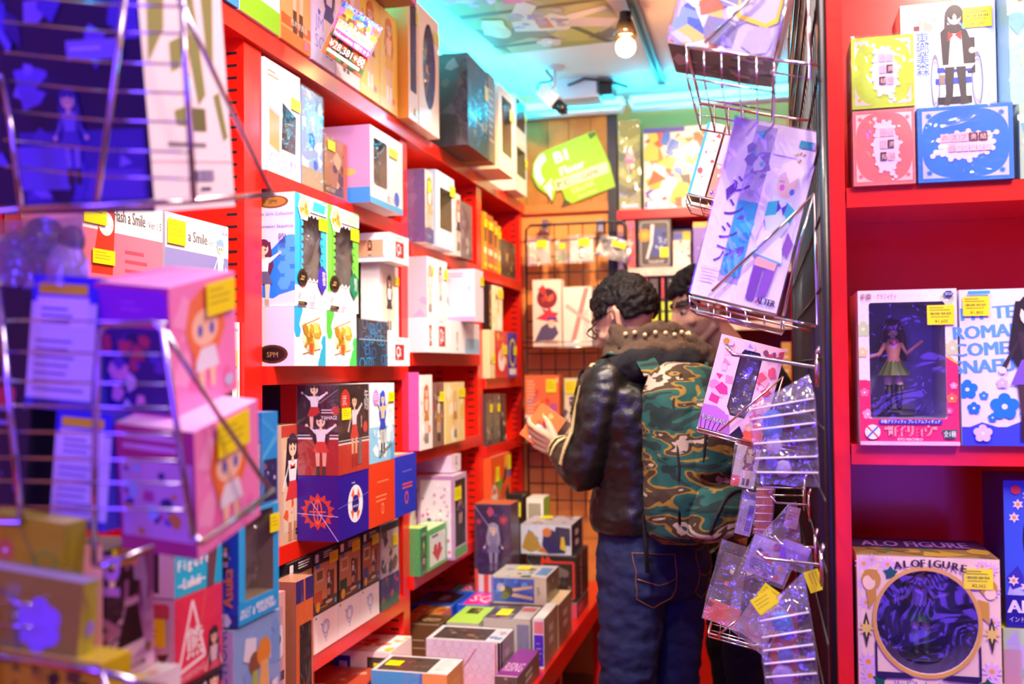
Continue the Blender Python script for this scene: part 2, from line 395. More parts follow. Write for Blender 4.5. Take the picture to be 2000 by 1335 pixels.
def carton(name, label, cat, loc, size, rot=(0,0,0), bg='#fff', art=None, group=None, win=None, stickers=(), wrap=False, cols=None, inner='#2a2522', part='carton', tape=True, round_win=False, tray=0):
    """a printed carton. Local frame: front = -Y, left side = -X, origin at the middle of its base.
    art = {'front': fn(face), 'left': ..., 'right': ..., 'top': ..., 'back': ...}; win = (outline on the front, depth) cuts a window with a clear pane"""
    w, d, h = size; mb = MB(); art = art or {}
    x0, x1, y0, y1 = -w/2, w/2, -d/2, d/2
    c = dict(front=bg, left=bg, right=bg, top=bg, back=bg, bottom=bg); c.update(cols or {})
    FD = dict(front=((x0,y0,0),(1,0,0),(0,0,1),w,h), right=((x1,y0,0),(0,1,0),(0,0,1),d,h), back=((x1,y1,0),(-1,0,0),(0,0,1),w,h),
              left=((x0,y1,0),(0,-1,0),(0,0,1),d,h), top=((x0,y0,h),(1,0,0),(0,1,0),w,d), bottom=((x0,y1,0),(1,0,0),(0,-1,0),w,d))
    faces = {}
    for k, (O, U, Vv, fw, fh) in FD.items():
        f = Fc(mb, O, U, Vv, fw, fh); faces[k] = f
        if k == 'front' and win:
            f.k = 0; hole = win[0]
            tri = tessellate_polygon([[V3((a, b, 0)) for a, b in ((0,0),(1,0),(1,1),(0,1))], [V3((a, b, 0)) for a, b in hole]])
            allp = [(0,0),(1,0),(1,1),(0,1)] + list(hole)
            for t in tri:
                q = [allp[i] for i in t]
                if (q[1][0]-q[0][0])*(q[2][1]-q[0][1]) - (q[1][1]-q[0][1])*(q[2][0]-q[0][0]) < 0: q.reverse()
                mb.face([f.P(*a) for a in q], c['front'])
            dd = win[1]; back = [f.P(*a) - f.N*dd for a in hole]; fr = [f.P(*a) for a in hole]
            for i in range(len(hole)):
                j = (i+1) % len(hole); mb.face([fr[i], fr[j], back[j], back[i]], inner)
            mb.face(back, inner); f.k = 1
            hx = [a for a, _ in hole]; hy = [b for _, b in hole]; f.hole = ((min(hx), min(hy), max(hx), max(hy)), round_win)
        else:
            f.k = 0; mb.face([f.P(a, b) for a, b in ((0,0),(1,0),(1,1),(0,1))], c[k]); f.k = 1
        if tape and k == 'top':                                    # the lid flap's seam
            f.r(.02, .02, .98, .05, '#b8b2b0')
    for k, fn in art.items(): fn(faces[k])
    kids = bool(win or stickers or wrap)
    if not kids:
        o = mb.build(name, PRINT, loc=loc, rot=rot); return tag(o, label, cat, group)
    root = thing(name, label, cat, loc, rot, group)
    mb.build(part, PRINT, root)
    if win:
        f = faces['front']; pm = MB(); f.k = 0
        pm.face([f.P(*a) - f.N*.0012 for a in win[0]], '#fff'); pm.build('window_pane', FILM, root)
        if tray:                                                    # the crinkled clear tray behind the pane
            X0, Y0, X1, Y1 = min(a for a, _ in win[0]), min(b for _, b in win[0]), max(a for a, _ in win[0]), max(b for _, b in win[0]); q = [f.P(a, b)-f.N*.022 for a, b in ((X0+.02,Y0+.02), (X1-.02,Y0+.02), (X1-.02,Y1-.02), (X0+.02,Y1-.02))]
            crumple(q, tray, .016, 12).build('clear_tray', TRAY, root)
    for st in stickers:
        fk = st[0]; sticker_on(faces[fk], root, *st[1:])
    if wrap:
        wm = MB(); e = .0025; wm.box((x0-e, y0-e, .0005), (x1+e, y1+e, h+e)); wm.build('shrink_wrap', SHRINK, root)
    return root

BAYZ = ([1.30, 1.02], [1.915, 1.46, 1.035, .735], [1.865, 1.505, 1.185, .78], [1.86, 1.41, 1.13, .80])
RL = (0, 0, PI/2)                                                   # a box on the left-hand shelves faces the aisle
def lbox(name, label, u0, u1, vt, zb, X, d, **k):
    """a carton on the left shelves: its front lies in the plane x = X between the photo columns u0 and u1, its top at row vt (near edge)"""
    a = onX(u0, vt, X); b = onX(u1, vt, X); hh = k.pop('hh', None) or a.z-zb
    cat = k.pop('cat', 'box'); y0, y1 = a.y, b.y
    if zb < 2.2 and X-d < -1.105:                                   # keep it between its uprights and under the next board
        for i, (lo, hi) in enumerate(((1.14, 2.005), (2.085, 3.0), (3.06, 3.875), (3.945, 4.61))):
            if lo-.06 < y0*.35+y1*.65 < hi+.02:
                y0 = max(y0, lo+.003); y1 = min(y1, hi-.003)
                up = min(z for z in BAYZ[i]+[2.24] if z > zb+.02)-.046
                hh = min(hh, up-zb)
        d = min(d, X+1.327)
    return carton(name, label, cat, (X-d/2, (y0+y1)/2, zb), (y1-y0-.002, d, hh), RL, **k)
# ------------------------------------------------------------------ the room
ZC = 2.78
mb = MB(); mb.box((-1.75, -1.6, -.05), (2.2, 5.3, 0)); struct(mb.build('floor', mat('floor_vinyl', '#7a5a48', rough=.5, noise_mix=.4, bscale=30)))
CEIL = mat('ceiling_paint', '#f3f0ee', rough=.75, noise_mix=.06, bscale=5, var='#999')
mb = MB(); mb.box((-1.75, -1.6, ZC), (2.2, 5.3, ZC+.05)); struct(mb.build('ceiling', CEIL))
ORW = mat('warm_wall_paint', '#f0a055', rough=.7, noise_mix=.1, bscale=12, var='#aaa')
mb = MB(); mb.box((-1.42, -1.6, 0), (-1.36, 5.3, ZC)); struct(mb.build('wall_left', ORW))
mb = MB(); mb.box((-1.36, 5.0, 0), (2.2, 5.06, ZC)); struct(mb.build('wall_back', ORW))
mb = MB(); mb.box((2.14, -1.6, 0), (2.2, 5.0, ZC)); struct(mb.build('wall_right', ORW))
# the narrow wall at the end of the aisle: painted below, boarded above
mb = MB(); mb.box((-1.36, 4.70, 0), (-.70, 5.0, ZC)); struct(mb.build('wall_aisle_end', ORW))
WOOD = mat('pine_board', '#c98a34', rough=.5, noise_mix=.55, bscale=9, var='#8a5a20')
mb = MB()
for i in range(5):
    a = -1.20+i*.105; mb.box((a, 4.675, 2.235), (a+.102, 4.70, 2.668))
struct(mb.build('trim_boards', WOOD))
mb = MB(); mb.box((-1.36, 4.665, 2.195), (-.69, 4.70, 2.235)); struct(mb.build('trim_rail', mat('orange_trim', '#e08038', rough=.5, noise_mix=.1)))
mb = MB(); mb.box((-.70, 4.66, 0), (-.655, 4.70, 2.67)); struct(mb.build('trim_dark_gap', mat('dark_gap', '#1c1626', rough=.4, noise_mix=.1)))  # dark-coloured strip standing in for the dark gap beside the boards
mb = MB(); mb.box((-.70, 4.685, 0), (-.56, 4.70, .3)); struct(mb.build('baseboard_back', mat('skirting', '#6b5560', rough=.5, noise_mix=.1)))

# red shelving along the left wall: four bays, each upright with punched slots, each board with a turned-down lip
XF, XB = -1.12, -1.33
PY = [(1.10, 1.14), (2.005, 2.085), (3.0, 3.06), (3.875, 3.945), (4.61, 4.66)]
BLK = mat('slot_shadow', '#160303', rough=.8)
def upright(ya, yb, z0=.451, z1=2.20, xf=XF, xb=XB, slots=-1):
    mb = MB(); mb.box((xb, ya, z0), (xf, yb, z1))
    for x in (xf-.03, xf-.165):
        z = z0+.06
        while z < z1-.03:
            y = ya-.0006 if slots < 0 else yb+.0006
            mb.face([(x-.013, y, z), (x+.013, y, z), (x+.013, y, z+.006), (x-.013, y, z+.006)], '#000', 1); z += .028
    return mb
BAYS = [
    ('shelving unit nearest the camera with figure boxes in front of its bay', 0, [1.30, 1.02]),
    ('shelving unit second from the camera, holding the tall hexagon-pattern figure boxes', 1, [1.915, 1.46, 1.035, .735]),
    ('shelving unit third from the camera, holding the glaring white boxes', 2, [1.865, 1.505, 1.185, .78]),
    ('shelving unit at the far end, against the end wall with the arrow sign', 3, [1.86, 1.41, 1.13, .80])]
for lab, i, shelves in BAYS:
    y0, y1 = PY[i][1], PY[i+1][0]
    t = thing('shelving_unit', 'red metal ' + lab, 'shelves', (XF-.1, (y0+y1)/2, 0), group='red shelving units along the left wall')
    L = V3((XF-.1, (y0+y1)/2, 0))
    def add(mb, nm, mats=RED):
        mb.v = [v-L for v in mb.v]; return mb.build(nm, mats, t)
    m2 = MB(); m2.box((XB-.012, y0, .451), (XB, y1, 2.20)); add(m2, 'back_panel')
    if i == 0: add(upright(PY[0][0], PY[0][1]), 'upright', [RED, BLK])
    add(upright(*PY[i+1]), 'upright', [RED, BLK])
    for z in shelves:
        m2 = MB(); m2.box((XB, y0+.001, z-.02), (XF-.003, y1-.001, z)); m2.box((XF-.004, y0+.001, z-.042), (XF+.012, y1-.001, z+.001)); add(m2, 'shelf_board')
    m2 = MB(); ye = PY[i+1][1]; ys = y0 if i else PY[0][0]; m2.box((XB, ys+.0006, 2.2), (XF-.002, ye, 2.24)); m2.box((XF-.003, ys+.0006, 2.195), (XF+.012, ye, 2.242)); add(m2, 'top_board')
# the low red deck that runs in front of the shelving
t = thing('display_deck', 'low red metal display deck piled with boxes along the left shelving', 'display table', (-.95, 3.0, 0))
L = V3((-.95, 3.0, 0))
mb = MB(); mb.box((-1.345, 1.45, .41), (-.72, 4.655, .45)); mb.v = [v-L for v in mb.v]; mb.build('deck_top', RED, t)
mb = MB(); mb.box((-.7195, 1.45, .375), (-.708, 4.655, .452)); mb.v = [v-L for v in mb.v]; mb.build('lip', RED, t)
for y in (1.6, 2.6, 3.55, 4.5):
    mb = MB(); mb.box((-.765, y-.02, 0), (-.725, y+.02, .41)); mb.v = [v-L for v in mb.v]; mb.build('leg', RED, t)
    mb = MB(); mb.box((-1.11, y-.02, 0), (-1.07, y+.02, .41)); mb.v = [v-L for v in mb.v]; mb.build('leg', RED, t)
# the raised plinth in front of the nearest bay
mb = MB(); mb.box((-1.095, .35, 0), (-.56, 1.30, 1.0)); tag(mb.build('plinth', RED), 'red plinth under the stacked boxes in front of the nearest shelf bay', 'plinth')

# ceiling lamps: cool white tubes above the left shelving and along the end wall
TUBE = mat('lit_tube', '#26d6ff', emit=24)
TUBEB = mat('tube_batten', '#dfe8ee', rough=.4)
def tube_lamp(label, p0, p1, off, fit=True):
    p0, p1 = V3(p0), V3(p1); t = thing('tube_lamp', label, 'lamp', (p0+p1)/2, group='tube lamps under the ceiling'); L = (p0+p1)/2
    m = MB(); m.tube([p0-L, p1-L], .016, n=12); m.build('tube', TUBE, t)
    o = V3(off); m = MB(); m.tube([p0-L+o, p1-L+o], .02, n=4); m.build('batten', TUBEB, t)
    for q in ((p0, p1) if fit else ()):
        m = MB(); m.tube([q-L, q-L+o], .012, n=8); m.build('end_cap', TUBEB, t)
tube_lamp('long cyan tube lamp running above the left shelving', (-1.23, .9, 2.69), (-1.23, 4.55, 2.69), (-.03, 0, .03))
tube_lamp('white tube lamp across the top of the boarded end wall', (-1.12, 4.62, 2.70), (-.62, 4.62, 2.70), (0, .03, -.035))
tube_lamp('white tube lamp above the far right shelves', (-.58, 4.62, 2.70), (.25, 4.62, 2.70), (0, .03, -.035))
# ------------------------------------------------------------------ boxes on the left-hand shelving
Y_ = '#f4e800'
def blobs(seed, pal, n=14, r=.2): return lambda f: f.busy(seed, pal, n, r=r)
def chain(*fs):
    def g(f):
        for q in fs: q(f)
    return g
def figp(**k):
    a = dict(cx=.5, y0=.08, hh=.8); a.update(k)
    return lambda f: f.fig(**a)
def txt(s, x, y, h, c, **k): return lambda f: f.t(s, x, y, h, c, **k)
def rc(*a): return lambda f: f.r(*a)
def win_r(x0, y0, x1, y1, r=.02, asp=2): return rrect(x0, y0, x1, y1, r, asp)
SKIN = '#f3c9a6'

# --- top of the shelving (2.242 m)
ZT = 2.243
lbox('figure_box', 'small blue box cut off by the frame at the near end of the shelving top', 440, 467, 20, ZT, -1.10, .18, hh=.24, bg='#2f9ad0', art={'front': rc(.1,.2,.9,.5,'#fff')}, group='boxes on top of the shelving')
def t1(f):
    f.r(0,0,1,.16,'#8fd81c').e(.25,.34,.13,.05,'#5a3a10').e(.25,.34,.10,.035,'#2c1c08').t('SPM',.17,.33,.02,'#d8b060',maxw=.16)
    f.t('金剛',.5,.3,.06,'#e8c040').lines(.2,.26,.6,2,.03,'#e0b060').p([(.6,.42),(.9,.42),(.95,.95),(.55,.95)],'#6a5648')
lbox('figure_box', 'white figure box with a lime green bottom edge and dark medallion on the shelving top', 468, 547, 20, ZT, -1.10, .19, hh=.34, bg='#fbf3e6', art={'front': t1}, stickers=(), group='boxes on top of the shelving')
def t2(f):
    f.r(0,0,1,.10,'#e07a2a').r(0,.12,1,.2,'#d86018').fig(.55,.1,1.0,hair='#7a3a10',top='#fff4e8',skirt='#7a3010',leg=SKIN,boot='#5a2a10',arms=1)
    f.t('西木野真姫',.3,.15,.04,'#fff0d8',maxw=.66).star(.82,.06,.12,'#f070a0')
lbox('figure_box', 'peach and orange figure box with a printed doll in black boots on the shelving top', 549, 607, 30, ZT, -1.10, .19, hh=.33, bg='#f4a860', art={'front': t2}, group='boxes on top of the shelving')
def t3(f):
    for x, y, r in ((.3,.82,.14),(.7,.72,.1),(.25,.6,.09),(.3,.45,.08)): f.star(x,y,r,'#4a3ad0')
    f.t('JM',.12,.30,.12,'#9a90e0').t('SO',.12,.13,.12,'#9a90e0').fig(.72,.1,.85,hair='#4a3420',top='#d8c8e8',skirt='#3a3080',boot='#4048b0')
lbox('figure_box', 'lavender figure box with blue stars on the shelving top beside the tilted price board', 609, 655, 40, ZT, -1.10, .19, hh=.30, bg='#dcd4f6', art={'front': t3}, group='boxes on top of the shelving')
lbox('figure_box', 'pale pink figure box on the shelving top hidden behind the tilted price board', 656, 703, 70, ZT, -1.10, .19, hh=.305, bg='#fbe6e6', art={'front': chain(blobs(4,['#f0a0b0','#e8c8b0','#fff'],9), figp(cx=.4,hair='#c87a30',top='#fff',skirt='#e06080'))}, group='boxes on top of the shelving')
for a, b, sd, lab in ((704, 741, 1, 'yellow figure box with a printed doll, half behind the tilted price board'), (742, 776, 2, 'yellow figure box with a printed doll, just right of the tilted price board')):
    def t5(f, sd=sd): f.r(0,.0,1,.1,'#fbe890').fig(.5,.1,.85,hair='#d88030',top='#f8d8a0',skirt='#8a5a20' if sd == 1 else '#f0c020',boot='#fff').star(.75,.12,.1,'#f080a0')
    lbox('figure_box', lab, a, b, 90, ZT, -1.10, .19, hh=.305, bg='#f6dc58', art={'front': t5}, group='boxes on top of the shelving')
def tp(f): f.r(0,0,1,.08,'#fff').r(0,.1,1,.9,'#d858c8').r(.6,0,1,1,'#e878d8').fig(.86,.05,1.4,hair='#503010',top='#fff',skirt='#b040a0',boot='#3a2a2a').star(.93,.12,.1,'#f03080')
a, b = onX(655, 0, -1.0), onX(774, 54, -1.0)
carton('figure_box', 'wide pink box lying on top of the boxes behind the tilted price board', 'box', (-1.10, (a.y+b.y)/2+.13, ZT+.307), (.50, .2, .16), RL, bg='#f6c8ec', cols=dict(bottom='#a87848'), art={'front': tp}, group='boxes on top of the shelving')
def gw(col, pts=None, inner='#8a7a88', d=.12): return dict(bg=col, win=(pts or win_r(.2,.22,.85,.9), d), inner=inner)
lbox('figure_box', 'tall orange window box on the shelving top, right of the yellow ones', 797, 816, 80, ZT, -1.07, .18, hh=.42, cols=dict(left='#e89a30'), stickers=(('front',.72,.76,.26,.1),('front',.6,.05,.2,.06)), group='boxes on top of the shelving', **gw('#fbd9a0'))
lbox('figure_box', 'tall cream window box with an oval window on the shelving top under the cyan tube', 818, 857, 114, ZT, -1.07, .18, hh=.40, stickers=(('front',.72,.8,.28,.1),), group='boxes on top of the shelving', bg='#fff0d0', win=([(.5+.32*math.cos(t*PI/12), .55+.36*math.sin(t*PI/12)) for t in range(24)], .12), inner='#80788c', round_win=True, tray=11)
a9 = {'front': chain(rc(.06,.1,.94,.9,'#2a2830'), lambda f: f.line(.1,.38,.9,.30,.025,'#e8d020').line(.9,.3,.9,.9,.02,'#e8d020'), blobs(7,['#1c4060','#8a7a40','#4a4850','#c8b850'],10,.14)), 'left': chain(rc(.05,.05,.95,.28,'#1a1412'), blobs(9,['#5a4a48','#8a7a70','#3a3030'],6,.2))}
lbox('figure_box', 'black shrink-wrapped box on the shelving top under the end of the cyan tube', 913, 953, 186, ZT, -1.0, .25, hh=.33, bg='#221c22', art=a9, wrap=True, stickers=(('front',.8,.66,.18,.16),), group='boxes on top of the shelving')
lbox('figure_box', 'narrow brown box beside the black wrapped box on the shelving top', 954, 967, 222, ZT, -1.0, .2, hh=.34, bg='#8a7454', art={'front': lambda f: f.lines(.1,.8,.8,8,.08,'#d8c8a0',3,.02)}, group='boxes on top of the shelving')
lbox('figure_box', 'white window box with a yellow price label near the far end of the shelving top', 974, 1003, 218, ZT, -1.0, .22, hh=.34, stickers=(('front',.7,.68,.3,.14),), group='boxes on top of the shelving', **gw('#f4ecd8', inner='#7a6a58'))
for k, lab in enumerate(('lower of the two stacked window boxes at the far end of the shelving top', 'upper of the two stacked window boxes at the far end of the shelving top')):
    lbox('figure_box', lab, 1006, 1028, 250, ZT+k*.215, -1.05, .2, hh=.213, stickers=(('front',.8,.62,.2,.18),), group='boxes on top of the shelving', bg='#f0e6da', win=(win_r(.12,.34,.88,.94), .1), inner='#6a5a50')

# the tilted price board hung in front of the top boxes
def board():
    p00, p10, p01 = V3((-1.06, 2.28, 2.248)), V3((-.988, 2.366, 2.198)), V3((-1.018, 2.331, 2.389))
    U = (p10-p00); w = U.length; U.normalize(); Vv = (p01-p00); Vv = (Vv - U*Vv.dot(U)); h = Vv.length; Vv.normalize()
    t = thing('price_board', 'tilted colourful price board hanging in front of the boxes on the shelving top', 'sign', p00)
    m = MB(); N = U.cross(Vv)
    if N.x < 0: N = -N
    for dz, col in ((0, '#f06aa0'), (-.004, '#ddd')):
        m.face([N*dz, U*w+N*dz, U*w+Vv*h+N*dz, Vv*h+N*dz], col)
    for q0, q1 in ((V3(), U*w), (U*w, U*w+Vv*h), (U*w+Vv*h, Vv*h), (Vv*h, V3())): m.face([q0-N*.004, q1-N*.004, q1, q0], '#eee')
    f = Fc(m, V3(), U, Vv, w, h)
    f.r(0,.82,1,1,'#2a62e0').busy(21,['#58d8f0','#f080c0','#38b8e8'],12,0.02,.8,.98,.98,.16)
    f.r(0,.0,1,.46,'#c86428').busy(22,['#2a6a30','#e88a30','#38381c','#48a030'],22,.02,.02,.98,.44,.16)
    f.busy(23,['#f09a28','#f8c838','#f8e0c0','#7a4a28','#f07a40'],26,.03,.66,.97,.86,.14)
    f.r(.05,.44,.95,.68,'#22301c').r(.06,.45,.94,.67,'#fbeecc')
    for i in range(9): f.fig(.11+i*.097,.455,.2,hair=['#e89a40','#e8a860','#c88a50','#f0c860','#5a5a7a'][i % 5],top='#f8e8d0',skirt=['#e8d070','#f8f0c0','#58b0f0','#f0f0f0'][i % 4],boot='#fff')
    f.r(.05,.33,.95,.46,'#e04890').t('Nekrundoirs 9種セット',.06,.355,.07,'#fff',maxw=.86,bold=.02)
    f.t('ラブライブ! プレミアムフィギュア',.03,.87,.075,'#e02088',maxw=.94,bold=.05).t('ラブライブ! プレミアムフィギュア',.03,.87,.075,'#fff',maxw=.94)
    f.t('¥28,381+税',.05,.13,.13,'#7a2a10',maxw=.85,bold=.06).t('¥28,381+税',.05,.13,.13,'#fff',maxw=.85)
    f.r(.06,.03,.85,.085,'#fbf0e0').lines(.08,.055,.7,1,.02,'#c89a70')
    m.build('printed_board', PRINT, t)
    m = MB(); m.tube([Vv*h+U*w*.5, Vv*(h+.03)+U*w*.5-N*.03], .0012, n=6); m.build('hanging_wire', CHROME, t)
board()

# --- second bay, 1.915 shelf
ZA = 1.9165
def a1(f):
    f.t('四面ちび',.12,.47,.06,'#8a7030',maxw=.2).p([(.12,.22),(.42,.18),(.42,.56),(.12,.6)],'#d8d0d0').p([(.14,.25),(.40,.21),(.40,.53),(.14,.57)],'#c8b060')
    f.t('これくしょん 艦隊',.08,.14,.05,'#3a58b8',rot=-3,maxw=.84).t('プレミアムフィギュア',.1,.07,.05,'#3a58b8',rot=-3,maxw=.8).lines(.1,.9,.3,2,.04,'#b8a868')
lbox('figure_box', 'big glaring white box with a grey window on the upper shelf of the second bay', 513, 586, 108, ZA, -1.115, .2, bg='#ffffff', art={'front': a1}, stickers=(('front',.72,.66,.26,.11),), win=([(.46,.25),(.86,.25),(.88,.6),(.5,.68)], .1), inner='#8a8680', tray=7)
lbox('figure_box', 'silvery clear-fronted box beside the glaring white one on the upper shelf', 588, 630, 166, ZA, -1.115, .19, bg='#9ab4d8', art={'front': chain(blobs(31,['#5a90e0','#e8f4ff','#c8b890','#3a70d0'],16,.2), lambda f: f.r(0,0,1,.2,'#b8a47c'))}, wrap=True)
def a3(f):
    f.busy(33,['#b88040','#38281c','#e0b070','#8a6038'],16,r=.2).r(0,.05,.8,.16,'#6a4820').t('HISTORY',.05,.07,.07,'#f0d8a0',maxw=.7).r(.84,.0,1,1,'#e85820')
lbox('figure_box', 'brown and orange wrapped box under the lilac one on the upper shelf', 633, 677, 262, ZA, -1.115, .18, bg='#a8783c', art={'front': a3}, wrap=True, stickers=(('front',.12,.78,.3,.16),))
lbox('figure_box', 'dark blue box standing at the back of the upper shelf beside the lilac box', 648, 668, 262, ZA, -1.285, .04, hh=.29, bg='#1c2a6a')
def a4(f): f.t('赤城',.48,.22,.05,'#4a4a4a',vert=True).r(.55,.0,1,.2,'#3a8ae0').e(.72,.4,.12,.05,'#e8b050').p([(.3,0),(.5,0),(.45,.35),(.36,.25)],'#3a2a2a').p([(.36,.0),(.56,.0),(.6,.15),(.45,.22)],'#f0b890')
lbox('figure_box', 'lilac and white window box with a tan crest on its side, upper shelf', 722, 786, 242, ZA, -1.05, .26, bg='#fdfaf6', cols=dict(left='#c88ab0'), art={'left': a4, 'front': lambda f: f.r(0,0,1,.08,'#58c0f0').c(.8,.18,.1,'#2a70e0').t('艦これ',.5,.1,.07,'#f08080',maxw=.4)}, win=(win_r(.1,.25,.5,.86,.03), .1), inner='#8a7058', tray=9, stickers=(('front',.55,.72,.25,.12),))

# --- second bay, 1.46 shelf: the hexagon-pattern boxes
ZB = 1.4615
rz = random.Random(5)
def teeth(f, x0, y0, x1, y1, cx, cy):
    n = 6
    for i in range(n): a = x0+(x1-x0)*i/n; b = x0+(x1-x0)*(i+1)/n; f.p([(a,y0-.004),(b,y0-.004),((a+b)/2,y0+.03)], cx); f.p([(b,y1+.004),(a,y1+.004),((a+b)/2,y1-.03)], cx)
    m = 9
    for i in range(m):
        a = y0+(y1-y0)*i/m; b = y0+(y1-y0)*(i+1)/m; q = (y1-y0)/m*.25
        f.p([(x0-.01,a),(x0+.07,a+q),(x0+.07,b-q),(x0-.01,b)], cy); f.p([(x1+.01,b),(x1-.07,b-q),(x1-.07,a+q),(x1+.01,a)], cy)
def hexes(f, c, pts, r):
    for x, y in pts: f.c(x, y, r, c, 6)
def spm_front(c1, c2, name, first):
    def g(f):
        f.hole = None                                               # the toothed edge and badges stand out over the pane
        for x in (.03, .97):
            for i in range(9): f.c(x, .3+i*.075, .16 if (i % 2) else .2, c1, 6)
        teeth(f,.16,.24,.86,.84,'#fdfcfa',c1)
        f.r(.45,.86,1,.98,'#fff').c(.25,.88,.19,'#fff',6).c(.25,.88,.14,'#f4e4a0',8).busy(41,['#d8a830','#fff0c0','#c89020'],8,.15,.85,.35,.92,.08)
        f.p([(.5,.88),(.9,.88),(.95,.96),(.55,.97)], c1 if first else '#d8f8c8')
        f.e(.2,.26,.15,.075,'#1c1408').e(.2,.26,.135,.067,'#5a4010').e(.2,.26,.12,.058,'#1c1408').t('SPM',.2,.25,.028,'#e8c888',maxw=.19,al='c').lines(.12,.235,.16,1,.02,'#c8a060')
        f.p([(.68,.22),(.82,.13),(.96,.22),(.96,.34),(.82,.4),(.68,.34)], c2).t(name,.82,.285,.055,'#fff',vert=True,maxw=.2,al='c')
        f.t('艦隊これくしょん ‐艦これ‐',.06,.095,.025,'#3c4484',maxw=.86).t('スーパープレミアムフィギュア',.06,.06,.025,'#3c4484',maxw=.86)
        f.p(rrect(.05,.015,.32,.045,.012,2.6),'#3a2a10').t('TVアニメ',.08,.022,.016,'#f4e0a0',maxw=.2).t('"'+name+'"',.38,.016,.034,'#4a46a0',maxw=.28)
    return g
def spm_side(f):
    f.p([(.0,.12),(1,.05),(1,.6),(.88,.62),(.7,.5),(.55,.42),(.3,.3),(0,.2)],'#1f7fe6')
    hexes(f,'#4aa2f6',[(.86,.5),(.95,.42),(.86,.34),(.95,.57),(.86,.20),(.95,.27)],.085)
    f.p([(.55,.0),(1,.0),(1,.14),(.8,.1)],'#e8d8e4').t('Fleet Girls Collection',.98,.8,.03,'#6a68c0',maxw=.98,al='r').t('KanColle',.55,.745,.03,'#6a68c0',al='r').t('Animation Sequence',.98,.69,.03,'#6a68c0',maxw=.98,al='r')
    f.e(.72,.92,.2,.055,'#7a4a10').e(.72,.92,.17,.045,'#b07a30').t('SPM',.72,.905,.034,'#3a2008',maxw=.3,al='c')
    f.fig(.60,-.05,.65,hair='#6a2a48',top='#f6f2f8',skirt='#6a6080',leg='#f0d0b0',boot='#b8a088',arms=1).t('吹雪',.80,.58,.055,'#3a4a90',vert=True)
def base_front(c1, c2):
    def g(f):
        hexes(f,c1,[(.04,.95),(.1,.82),(.02,.7),(.16,.95),(.1,.6)],.13); hexes(f,c2,[(.97,.06),(.9,.18),(.98,.3),(.84,.04),(.95,.42)],.13)
        f.e(.52,.48,.27,.24,'#f4e8b8').line(.22,.68,.8,.85,.02,'#c8983c').line(.25,.2,.82,.3,.02,'#a87a3c')
        f.busy(51,['#d8b030','#f0d868','#b88a28','#c85a38','#f6e8a0'],26,.3,.28,.74,.68,.15).t('艦',.36,.4,.2,'#c89a20',maxw=.3)
    return g
def base_side(f):
    f.e(.72,.2,.2,.16,'#4a2c10').e(.72,.2,.16,.12,'#1c1008').t('SPM',.72,.15,.09,'#b08a50',rot=0,maxw=.28,al='c')
    f.t('Animation Sequence',.16,.9,.08,'#7a70c8',rot=-90,maxw=.9).t('KanColle',.32,.9,.08,'#7a70c8',rot=-90,maxw=.5).t('Fleet Girls Collection',.5,.9,.08,'#7a70c8',rot=-90,maxw=.9).r(.0,.93,.5,1,'#7ad4f0')
zb1 = onX(572, 597, -1.055).z
hb = zb1-ZB
lbox('figure_box', 'white box with a gold emblem and cyan hexagons, under the cyan windowed box', 574, 636, 597, ZB, -1.055, .2, hh=hb, bg='#fbfaf6', cols=dict(left='#e4d4de'), art={'front': base_front('#28b8e8','#28b8d8'), 'left': base_side}, group='stacked hexagon-pattern boxes')
lbox('figure_box', 'white box with a gold emblem and green hexagons, under the green windowed box', 637, 696, 605, ZB, -1.055, .2, hh=hb, bg='#fbfaf6', art={'front': base_front('#58d048','#48c858')}, group='stacked hexagon-pattern boxes')
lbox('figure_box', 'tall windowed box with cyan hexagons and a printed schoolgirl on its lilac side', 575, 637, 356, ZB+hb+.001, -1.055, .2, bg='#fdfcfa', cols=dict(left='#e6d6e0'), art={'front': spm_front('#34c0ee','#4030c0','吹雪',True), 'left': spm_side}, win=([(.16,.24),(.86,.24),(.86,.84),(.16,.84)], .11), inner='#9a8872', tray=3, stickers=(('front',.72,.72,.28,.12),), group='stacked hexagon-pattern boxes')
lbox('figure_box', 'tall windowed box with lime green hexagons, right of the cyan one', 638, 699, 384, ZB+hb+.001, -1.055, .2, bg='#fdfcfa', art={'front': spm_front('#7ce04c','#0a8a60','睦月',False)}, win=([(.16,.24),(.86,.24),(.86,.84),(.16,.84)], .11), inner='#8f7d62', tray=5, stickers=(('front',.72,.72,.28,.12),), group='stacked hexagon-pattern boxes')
def teal(f):
    f.r(0,.6,1,1,'#4a3c38')
    r2 = random.Random(3)
    for i in range(26): f.ring(r2.uniform(.06,.94), r2.uniform(.05,.95), .1,.13,.2,r2.choice(['#1890d8','#18a8e0','#0a6ab0']),6)
    f.r(0,.56,1,.58,'#b8c8d0')
lbox('figure_box', 'low dark box with glowing blue hexagon mesh pattern beside the green emblem box', 700, 757, 622, ZB, -1.06, .1, bg='#123244', art={'front': teal}, wrap=True)
def blk(f): f.t('SUPER',.2,.9,.03,'#d8c8a0',rot=-90,maxw=.5).r(.3,.1,.9,.5,'#f0e8e0').fig(.6,.12,.36,hair='#8a2a1c',top='#f0d8c8',skirt='#c03020').t('フィギュア',.1,.04,.05,'#fff',maxw=.6)
lbox('figure_box', 'black box with a yellow label standing behind the blue mesh box', 700, 728, 447, ZB, -1.165, .12, bg='#241a14', art={'front': blk}, stickers=(('front',.15,.72,.6,.1),))
